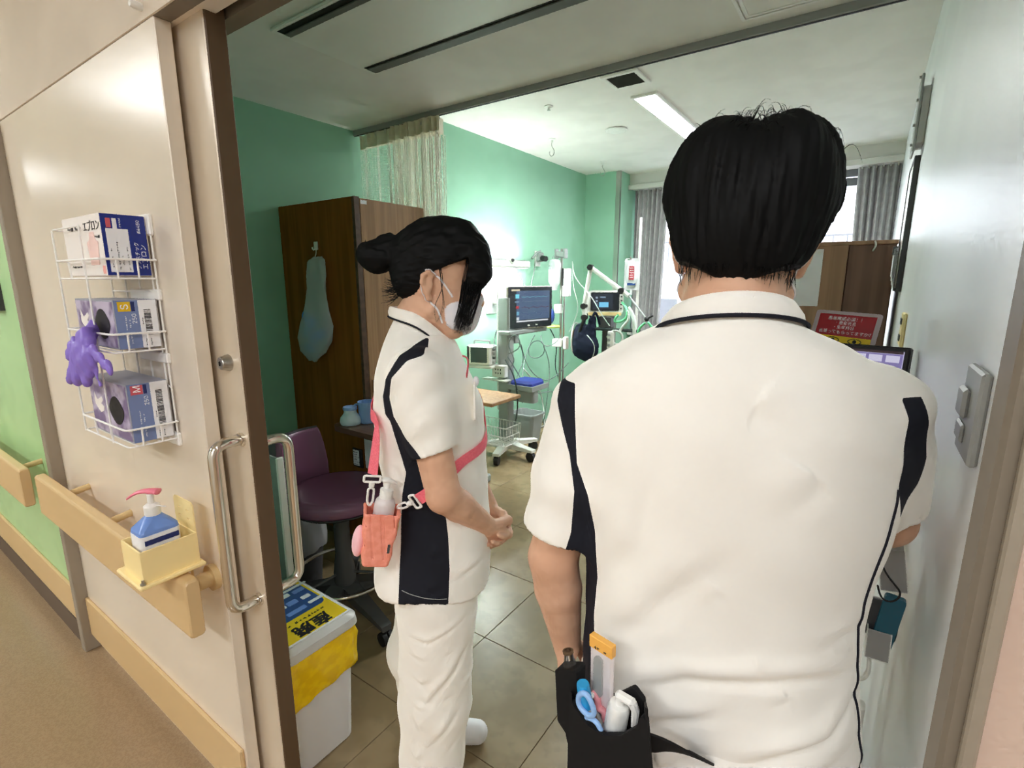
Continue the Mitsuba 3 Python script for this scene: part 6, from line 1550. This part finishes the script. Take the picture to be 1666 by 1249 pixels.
for k in range(3): part(VB, 'port', cyl((q[0] - .01, q[1] - .015, q[2] + .03 - .045 * k), (q[0] - .01, q[1] - .03, q[2] + .03 - .045 * k), .012, 12), 'mat_equip_grey')
# ================================================================ window curtains, locker and things along the white right wall
mat('curtain_grey', tint((182, 180, 182), (172, 170, 173), 30), 0.85, 0.2)


def drape(xa, xb, y, z0, z1, folds, amp, pull=0.0):
    n = folds * 12; s = np.linspace(0, 1, n); out = []
    for z in np.linspace(z0, z1, 12):
        t = (z1 - z) / (z1 - z0); x = xa + (xb - xa) * s * (1 - pull * t * (s > .0))
        yy = y + amp * np.sin(s * folds * 6.2832 + .6 * np.sin(z * 1.5)) * (.75 + .25 * np.sin(s * 9 + z)); p = np.stack([x, yy, np.full(n, z)], 1)
        d = np.stack([-np.gradient(yy), np.gradient(x), 0 * x], 1); d /= np.linalg.norm(d, axis=1, keepdims=True)
        out.append(np.vstack([p + d * .001, (p - d * .001)[::-1]]))
    return rings(out)


for lab, xa, xb, f, pl in (('grey window curtain gathered beside the green column', -2.31, -1.93, 7, .12), ('grey window curtain gathered against the white right wall', .118, -.20, 6, .22)):
    k = thing('window_curtain', lab, 'curtain')
    part(k, 'cloth', drape(xa, xb, 5.82, .3, 2.49, f, .035, pl), 'mat_curtain_grey', 60)
    for i in range(6): part(k, 'hook', bx(xa + (xb - xa) * (i + .5) / 6 - .006, xa + (xb - xa) * (i + .5) / 6 + .006, 5.81, 5.83, 2.475, 2.50), 'mat_white_plastic', False)
LK = thing('locker', 'brown wooden locker with a white paper on its front beside the window', 'locker')
mat('locker_brown', wood((150, 118, 92), (130, 100, 78), 40), 0.5, 0.35)
mat('locker_dark', wood((104, 76, 62), (90, 64, 52), 40), 0.5, 0.35)  # darker copy of the locker wood: shade on the right front put into colour
ly = 3.30
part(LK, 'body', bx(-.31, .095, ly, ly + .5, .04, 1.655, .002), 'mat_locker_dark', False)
part(LK, 'door', put(bx(0, .20, -.018, 0, .08, 1.665, .002), (-.31, ly - .001, 0), (1, -.09, 0), (.09, 1, 0)), 'mat_locker_brown', False, 'left door in the unshaded wood tone')
part(LK, 'door', bx(-.108, .092, ly - .018, ly, .08, 1.665, .002), 'mat_locker_dark', False, 'right door with shade painted into its wood')
part(LK, 'top', bx(-.32, .098, ly - .03, ly + .51, 1.665, 1.685, .003), 'mat_locker_brown', False)
part(LK, 'latch', tube(smooth_path([(.0, ly - .03, 1.68), (.004, ly - .045, 1.655), (-.006, ly - .04, 1.63)], 12), .005, 6), 'mat_steel', True)
pa, pb = at(1284, 410, 'y', ly - .03), at(1330, 498, 'y', ly - .03)
WP = thing('white_paper', 'large blank white paper on the left door of the brown locker', 'paper')
part(WP, 'sheet', put(bx(0, pb[0] - pa[0], pb[2], pa[2] + .01, 0, .002), (pa[0], ly - .033, 0), (1, -.03, 0), (0, 0, 1)), 'mat_label_white', False)
for e in (.02, pb[0] - pa[0] - .02): part(WP, 'magnet', cyl((pa[0] + e, ly - .036, pa[2] - .01), (pa[0] + e, ly - .042, pa[2] - .01), .008, 12), 'mat_white_plastic')

# laminated warning sheet
mat('sign_red', (150, 34, 44), 0.3, 0.4)
mat('laminate', (176, 160, 166), 0.25, 0.5)
SG = thing('warning_sign', 'laminated red and yellow patient check sign behind the computer screen', 'sign')
sA, sB, sC = at(1330, 503, 'y', 1.86), at(1438, 512, 'y', 1.80), at(1420, 560, 'y', 1.80)
ux = (sB - sA) / np.linalg.norm(sB - sA); uy = np.cross(ux, [0, -1, 0]); uy = -uy if uy[2] < 0 else uy; uy = uy + np.array([0, .25, 0]); un = np.cross(ux, uy); un /= np.linalg.norm(un)
W_ = np.linalg.norm(sB - sA); Hs = W_ * .78
sg = lambda a, b, e=0.: sA + ux * a + uy / np.linalg.norm(uy) * b + un * e
part(SG, 'laminate', put(prism(rrect(W_, Hs, .008, W_ / 2, -Hs / 2), .0012), sg(0, 0, -.001), ux, uy), 'mat_laminate', False)
ma = W_ * .07
part(SG, 'red_field', put(bx(ma, W_ - ma, -W_ * .42, -ma * .8, 0, .0006), sg(0, 0, .0003), ux, uy), 'mat_sign_red', False)
part(SG, 'yellow_field', put(bx(ma, W_ - ma, -Hs + ma, -W_ * .42, 0, .0006), sg(0, 0, .0003), ux, uy), 'mat_sign_yellow', False)
for t, x, y, h in (('患者確認必須！！', .20, -.150, .055), ('・患者氏名', .31, -.222, .052), ('・生年月日', .29, -.296, .052), ('名乗ってもらってますか？', .085, -.378, .054)):
    part(SG, 'lettering', put(letters(t, h * W_, .0006), sg(x * W_, y * W_ * 1.0, .001), ux, uy), 'mat_label_white', False)
th_ = np.linspace(0, 6.2832, 41)[:-1]
eye_o = Polygon(np.stack([.105 * np.cos(th_), .05 * np.sin(th_) * np.abs(np.sin(th_)) ** .3], 1) * W_)
part(SG, 'eye_mark', put(prism(eye_o.difference(eye_o.buffer(-.011 * W_)), .0006), sg(.66 * W_, -.49 * W_, .001), ux, uy), 'mat_print_black', False, 'printed eye symbol')
part(SG, 'eye_mark', put(prism(Polygon(np.stack([np.cos(th_), np.sin(th_)], 1) * .030 * W_), .0006), sg(.66 * W_, -.49 * W_, .001), ux, uy), 'mat_print_black', False)
eye2 = affinity.translate(eye_o.difference(eye_o.buffer(-.011 * W_)), 0, 0)
part(SG, 'eye_mark', put(prism(eye2, .0006), sg(.33 * W_, -.49 * W_, .001), ux, uy), 'mat_print_black', False)
part(SG, 'eye_mark', put(prism(Polygon(np.stack([np.cos(th_), np.sin(th_)], 1) * .030 * W_), .0006), sg(.33 * W_, -.49 * W_, .001), ux, uy), 'mat_print_black', False)
part(SG, 'mouth_print', put(fine_print(.3 * W_, .05 * W_, 3, .0006), sg(.5 * W_, -.60 * W_, .001), ux, uy), 'mat_print_black', False)

# computer on its cart
PCM = thing('computer_screen', 'black computer screen with a lilac window on the cart by the right wall', 'screen')
r0 = at(1483, 566, 'y', 1.66); pn_ = np.array([-.20, -.97, .12]); pn_ /= np.linalg.norm(pn_); pxx, pyy = facing(None, pn_)
po = lambda a, b, e=0.: r0 + pxx * a + pyy * b + pn_ * e
part(PCM, 'housing', put(bx(-.46, .0, -.29, .0, -.04, 0, .004), r0, pxx, pyy), 'mat_print_black', False)
def lit(nm, x0, x1, y0, y1, col, v, e=.0012):
    d = mikit.ply(put(bx(x0, x1, y0, y1, 0, .0008), po(0, 0, e), pxx, pyy), 'mat_screen_dark', False); d['emitter'] = glow(v, col); part(PCM, nm, d, None)
lit('screen', -.452, -.012, -.275, -.012, (196, 190, 226), .75, .0004)
lit('title_bar', -.452, -.14, -.030, -.020, (120, 116, 200), .8); lit('tool_strip', -.452, -.014, -.019, -.012, (70, 40, 50), .4)
lit('side_panel', -.135, -.014, -.27, -.020, (140, 128, 186), .7)
for j, x in enumerate((-.125, -.088, -.05)): lit('icon', x, x + .030, -.042, -.024, (214, 210, 236), .8, .0022)
for j in range(4): lit('field', -.105, -.03, -.062 - .019 * j, -.050 - .019 * j, (226, 222, 240), .85, .0022); lit('field_label', -.13, -.112, -.062 - .019 * j, -.050 - .019 * j, (200, 190, 226), .7, .0022)
for j in range(6): lit('text_row', -.44, -.16 - .03 * (j % 3), -.062 - .03 * j, -.05 - .03 * j, (150, 140, 200), .6, .0022)
CT = thing('computer_cart', 'white computer cart with a work top in front of the man by the right wall', 'cart')
part(CT, 'work_top', bx(-.40, .105, 1.20, 1.72, .945, .97, .006), 'mat_white_plastic', False)
part(CT, 'column', bx(-.16, -.08, 1.60, 1.68, .12, .945, .008), 'mat_grey_plastic', False)
part(CT, 'screen_post', bx(-.14, -.10, 1.66, 1.70, .97, 1.10, .004), 'mat_dark_grey', False)
part(CT, 'base', bx(-.36, .08, 1.25, 1.70, .07, .12, .02), 'mat_grey_plastic', False)
part(CT, 'side_post', bx(.035, .060, 1.20, 1.24, .12, .945, .004), 'mat_tan_plastic', False)
for x in (-.33, .05):
    for y in (1.29, 1.66): part(CT, 'caster', cyl((x - .015, y, .035), (x + .015, y, .035), .035, 18), 'mat_rubber')
KB = thing('keyboard', 'black keyboard on the computer cart', 'keyboard')
part(KB, 'case', bx(-.40, -.02, 1.235, 1.37, .970, .985, .004), 'mat_print_black', False)
part(KB, 'keys', join(*[bx(-.39 + .0265 * i, -.367 + .0265 * i, 1.243 + .024 * j, 1.263 + .024 * j, .984, .990, .002) for i in range(14) for j in range(5)]), 'mat_dark_grey', False, kind='stuff')

# holders with a phone beside the cart
mat('holder_grey', (150, 148, 146), 0.35, 0.45)
mat('teal', (24, 82, 100), 0.35, 0.5)


def holder(lab, A, B, C, y, dy):
    """An open pocket whose front is the rectangle with upper corners A, B and lower left corner C (pixels on the plane y)."""
    a, b, c = at(*A, 'y', y), at(*B, 'y', y), at(*C, 'y', y); u, v = b - a, c - a
    w, h = np.linalg.norm(u), np.linalg.norm(v); k = thing('wall_pocket', lab, 'holder')
    x, yv = u / w, -v / h; n_ = np.cross(x, yv); n_ = n_ if n_[1] < 0 else -n_
    f = lambda m: put(m, a, x, yv)
    part(k, 'front', f(bx(0, w, -h, 0, -.003, 0, .001) if np.cross(x, yv)[1] < 0 else bx(0, w, -h, 0, 0, .003, .001)), 'mat_holder_grey', False)
    part(k, 'side', f(join(bx(0, .002, -h, 0, -dy, 0), bx(w - .002, w, -h, 0, -dy, 0), bx(0, w, -h, -h + .002, -dy, 0))), 'mat_white_plastic', False)
    part(k, 'back', f(bx(0, w, -h, .045, -dy - .002, -dy)), 'mat_white_plastic', False)
    return k, a, x, yv, w, h


K1 = holder('upper grey pocket holder on the white wall beyond the arm of the man', (1427, 893), (1474, 898), (1418, 957), 1.02, .03)
K2 = holder('lower grey pocket holder with a teal phone on the white wall', (1411, 1022), (1452, 1034), (1401, 1066), 1.0, .035)
PH = thing('phone', 'teal phone case standing in the lower pocket holder', 'phone')
p1_, p2_ = at(1458, 968, 'y', 1.015), at(1432, 1045, 'y', 1.015)
d = p1_ - p2_; d /= np.linalg.norm(d)
part(PH, 'case', put(prism(rrect(.030, np.linalg.norm(p1_ - p2_), .005), .012), (p1_ + p2_) / 2, np.cross(d, [0, -1, 0]), d), 'mat_teal', False)
part(PH, 'face', put(prism(rrect(.052, np.linalg.norm(p1_ - p2_) * .72, .004), .004), (p1_ + p2_) / 2 + [-.030, .006, -.004], np.cross(d, [0, -1, 0]), d), 'mat_dark_grey', False)
for lab, m, r_, P in (('thin black cable looping from the upper pocket holder down to the phone', 'mat_rubber', .0016, [(1433, 905, 1.0), (1438, 925, .99), (1455, 950, .99), (1464, 968, 1.0), (1452, 978, .99), (1438, 975, .99), (1428, 952, .99)]),
                      ('black cord hanging beside the teal phone', 'mat_rubber', .0018, [(1462, 990, 1.02), (1460, 1020, 1.02), (1452, 1045, 1.02), (1446, 1050, 1.02)]),
                      ('white cable drooping below the lower pocket holder', 'mat_white_plastic', .004, [(1414, 1072, 1.02), (1412, 1092, 1.02), (1400, 1104, 1.03), (1390, 1102, 1.04)])):
    solo('charging_cable', tube(smooth_path([at(a, b, 'y', c) for a, b, c in P], 30), r_, 6), m, lab, 'cable', smooth=True)
PS = thing('power_strip', 'white power strip hanging low on the cart behind the hip of the man', 'power strip')
q = at(1399, 1172, 'y', 1.17)
part(PS, 'body', bx(q[0] - .05, q[0] + .006, 1.165, 1.195, q[2] - .08, q[2] + .035, .005), 'mat_white_plastic', False)
part(PS, 'plug', bx(q[0] - .03, q[0] + .0, 1.15, 1.165, q[2] - .12, q[2] - .085, .004), 'mat_rubber', False)

# on the right wall
WR_ = thing('wall_rail', 'narrow grey equipment rail high on the white right wall', 'rail')
part(WR_, 'rail', bx(XR - .040, XR - .030, 2.92, 3.10, 2.03, 2.34, .003), 'mat_grey_plastic', False)
part(WR_, 'backing', bx(XR - .030, XR + .001, 2.96, 3.12, 2.07, 2.30, .004), 'mat_white_plastic', False)
for z in (2.06, 2.14, 2.24, 2.33): part(WR_, 'pin', cyl((XR - .040, 2.94, z), (XR - .048, 2.94, z), .006, 10), 'mat_grey_plastic')
WBD = thing('wall_board', 'dark edged notice board hanging on the white right wall', 'board')
part(WBD, 'board', bx(XR - .016, XR - .001, 2.60, 3.16, 1.50, 2.00, .002) if False else bx(XR - .018, XR - .002, 3.02, 3.42, 1.44, 2.02, .002), 'mat_white_plastic', False)
part(WBD, 'frame', join(bx(XR - .022, XR, 3.015, 3.03, 1.43, 2.03, .002), bx(XR - .022, XR, 3.41, 3.425, 1.43, 2.03, .002), bx(XR - .022, XR, 3.03, 3.41, 1.43, 1.445, .002), bx(XR - .022, XR, 3.03, 3.41, 2.015, 2.03, .002)), 'mat_dark_grey', False)
NPP = thing('notice_papers', 'sheaf of pale notice papers hanging at the dark edged board', 'papers')
a_ = at(1463, 400, 'x', XR - .03)
part(NPP, 'sheets', join(*[bx(XR - .034 - .004 * k, XR - .033 - .004 * k, 2.98 + .01 * k, 3.19, 1.44 + .02 * k, 1.63) for k in range(4)]), 'mat_label_white', False)
part(NPP, 'clip', bx(XR - .052, XR - .028, 3.05, 3.09, 1.60, 1.64, .003), 'mat_dark_grey', False)
for nm, lab, x, (y0, y1, z0, z1) in (('wall_outlet', 'narrow outlet plate on the white right wall above the computer', .012, (2.30, 2.42, 1.245, 1.365)),):
    k = thing(nm, lab, 'outlet'); part(k, 'plate', bx(XR - x, XR, y0, y1, z0, z1, .003), 'mat_cream', False)
    for z in (z0 + .03, z1 - .03): part(k, 'socket', bx(XR - x - .004, XR - x, y0 + .03, y1 - .03, z - .012, z + .012, .002), 'mat_dark_grey', False)
SWT = thing('light_switch', 'metal light switch plate on the white wall beside the door jamb', 'switch')
part(SWT, 'plate', bx(XR - .010, XR, .755, .855, 1.268, 1.378, .003), 'mat_grey_plastic', False)
part(SWT, 'rocker', bx(XR - .017, XR - .009, .80, .845, 1.315, 1.352, .004), 'mat_grey_plastic', False)
part(SWT, 'rocker', bx(XR - .014, XR - .009, .80, .845, 1.285, 1.308, .003), 'mat_grey_plastic', False)

# ================================================================ belt pouch of the man
mat('pouch_black', (16, 16, 18), 0.75, 0.25)
mat('scissor_blue', (140, 180, 228), 0.3, 0.5)
mat('scissor_pink', (228, 150, 156), 0.35, 0.5)
mat('cap_blue', (40, 150, 206), 0.35, 0.5)
mat('pack_orange', (236, 176, 84), 0.4, 0.4)
PO = thing('belt_pouch', 'black belt pouch with tools at the left hip of the man', 'pouch')
pov = MR * -.50 - MF * .86; pov /= np.linalg.norm(pov); pox = np.cross(UP, pov); pox /= np.linalg.norm(pox)
po0 = deep(985, 1190, .632)


def ph(x, y, e=0.0):
    """A point e behind the pouch's front, at a pixel."""
    r_ = ray(x, y); return CAM + r_ * (((po0 - pov * e - CAM) @ pov) / (r_ @ pov))


def outline(P, e, th, nm, lab=None):
    q = np.array([ph(x, y, e) for x, y in P]) - po0; pts = np.stack([q @ pox, q @ UP], 1)
    return part(PO, nm, put(prism(Polygon(pts).buffer(-.004).buffer(.004, quad_segs=4), th), po0 - pov * (e + th), pox, UP), 'mat_pouch_black', 30, lab)


outline([(926, 1124), (934, 1150), (956, 1180), (982, 1197), (1010, 1197), (1034, 1184), (1049, 1150), (1054, 1215), (1060, 1290), (1048, 1352), (960, 1362), (934, 1330), (923, 1250)], .0, .008, 'front_pocket')
outline([(930, 1122), (960, 1140), (1000, 1132), (1030, 1118), (1046, 1140), (1050, 1345), (962, 1345)], .046, .008, 'back_panel')
for a_, b_ in (((1049, 1150), (1047, 1140)), ((926, 1124), (930, 1126))):
    c_ = [ph(*a_, .0), ph(*b_, .050), ph(b_[0] + 6, 1340, .050), ph(a_[0] + 8, 1340, .0)]
    part(PO, 'gusset', hull(np.vstack([c_, np.array(c_) + pox * .004])), 'mat_pouch_black', False)
outline([(903, 1089), (938, 1091), (937, 1120), (942, 1206), (924, 1214), (920, 1192), (907, 1172)], .018, .022, 'holster', 'narrow side holster')
bb = [ph(1044, 1204, .02), ph(1078, 1214, .036), ph(1106, 1222, .058), ph(1132, 1230, .095), ph(1150, 1235, .14)]
part(PO, 'belt', ribbon(smooth_path(bb, 24), pov, .030, .003), 'mat_pouch_black', 40)
k = thing('marker_pen', 'marker with a bright blue cap in the black belt pouch', 'pen')
a, b = ph(948, 1111, .012), ph(954, 1150, .016); d_ = (b - a) / np.linalg.norm(b - a)
part(k, 'cap', lathe([(0, 0), (.0075, 0), (.0085, .002), (.0092, .035), (0, .035)], 20, a, d_), 'mat_cap_blue'); part(k, 'barrel', cyl(a + d_ * .035, a + d_ * .11, .0075, 14), 'mat_white_plastic')
k = thing('scissors', 'bandage scissors with pale blue handle loops in the black belt pouch', 'scissors')
def loop_px(P, e, r_): return tube(smooth_path([ph(x, y, e) for x, y in P], 44, True), r_, 10, closed=True)
part(k, 'handle', loop_px([(944, 1129), (953, 1129), (962, 1143), (966, 1160), (960, 1164), (950, 1157), (942, 1145)], .004, .0036), 'mat_scissor_blue', True, 'pale blue handle loop')
part(k, 'handle', loop_px([(953, 1168), (966, 1171), (976, 1184), (979, 1200), (970, 1198), (959, 1182)], .006, .0034), 'mat_scissor_blue', True, 'pale blue handle loop')
part(k, 'blade', tube([ph(963, 1160, .018), ph(990, 1240, .030)], [.005, .002], 8), 'mat_steel')
k = thing('trauma_shears', 'second scissors with a wavy pink handle in the black belt pouch', 'scissors')
part(k, 'handle', tube(smooth_path([ph(x, y, .034) for x, y in ((963, 1125), (972, 1137), (974, 1150), (983, 1158), (985, 1171), (993, 1180), (993, 1200))], 40), .0048, 10), 'mat_scissor_pink', True)
part(k, 'blade', tube([ph(962, 1146, .030), ph(990, 1200, .030)], [.0042, .0055], 8), 'mat_grey_plastic'); part(k, 'rivet', ball(ph(962, 1131, .028), .0042, 2), 'mat_white_plastic', True)
k = thing('saline_pack', 'clear plastic pack with an orange end standing in the belt pouch', 'pack')
A_, B_, C_ = ph(959, 1035, .038), ph(996, 1058, .034), ph(955, 1120, .040)
u_ = B_ - A_; v_ = A_ - C_; wv, hv = np.linalg.norm(u_), np.linalg.norm(v_); u_ /= wv; v_ /= hv; v_ -= u_ * (u_ @ v_) * .5; v_ /= np.linalg.norm(v_)
part(k, 'tray', put(bx(0, wv, -hv - .05, -.010, -.008, 0, .003), A_, u_, v_), 'mat_clear_plastic', False)
part(k, 'orange_end', put(bx(0, wv, -.014, .004, -.009, .001, .001), A_, u_, v_), 'mat_pack_orange', False, 'orange printed end')
part(k, 'print', put(fine_print(.020, .009, 3, .0006), A_ + u_ * wv * .25 - v_ * .012 + np.cross(u_, v_) * .001, u_, v_), 'mat_brown_edge', False)
part(k, 'blister', put(prism(rrect(.013, hv * .72, .006, wv * .45, -hv * .60), .004), A_, u_, v_), 'mat_grey_plastic', 30)
k = thing('pocket_bottle', 'small white capped bottle leaning in the belt pouch', 'bottle')
a, b = ph(1013, 1116, .030), ph(1003, 1170, .030); ax_ = (a - b) / np.linalg.norm(a - b)
part(k, 'cap', lathe([(0, -.014), (.0145, -.014), (.0145, .020), (.012, .026), (.006, .027), (.006, .040), (0, .040)], 24, b, ax_), 'mat_white_plastic')
part(k, 'nozzle', put(bx(-.007, .020, -.004, .006, -.007, .007, .004), b + ax_ * .038, pox, ax_), 'mat_white_plastic', False)
part(k, 'spout', tube([b + ax_ * .038 + pox * .016, b + ax_ * .030 + pox * .022, b + ax_ * .006 + pox * .024], [.006, .0055, .004], 8), 'mat_white_plastic')
part(k, 'body', lathe([(0, -.075), (.016, -.075), (.017, -.022), (.0135, -.014), (0, -.014)], 24, b, ax_), 'mat_clear_plastic')
k = thing('glass_vial', 'small clear glass vial in the side holster of the belt pouch', 'vial')
scene['mat_glass'] = {'type': 'dielectric', 'int_ior': 1.5}
a, b = ph(924, 1058, .029), ph(931, 1100, .029); ax_ = (a - b) / np.linalg.norm(a - b); L_ = np.linalg.norm(a - b)
part(k, 'body', lathe([(0, -.02), (.0105, -.02), (.011, L_ * .35), (.0065, L_ * .75), (.0055, L_), (0, L_)], 24, b, ax_), 'mat_glass')
part(k, 'neck_ring', lathe([(.0055, L_ * .9), (.0075, L_ * .92), (.0075, L_ * 1.0), (.0055, L_ * 1.02), (.0055, L_ * .9)], 20, b, ax_), 'mat_brown_edge')
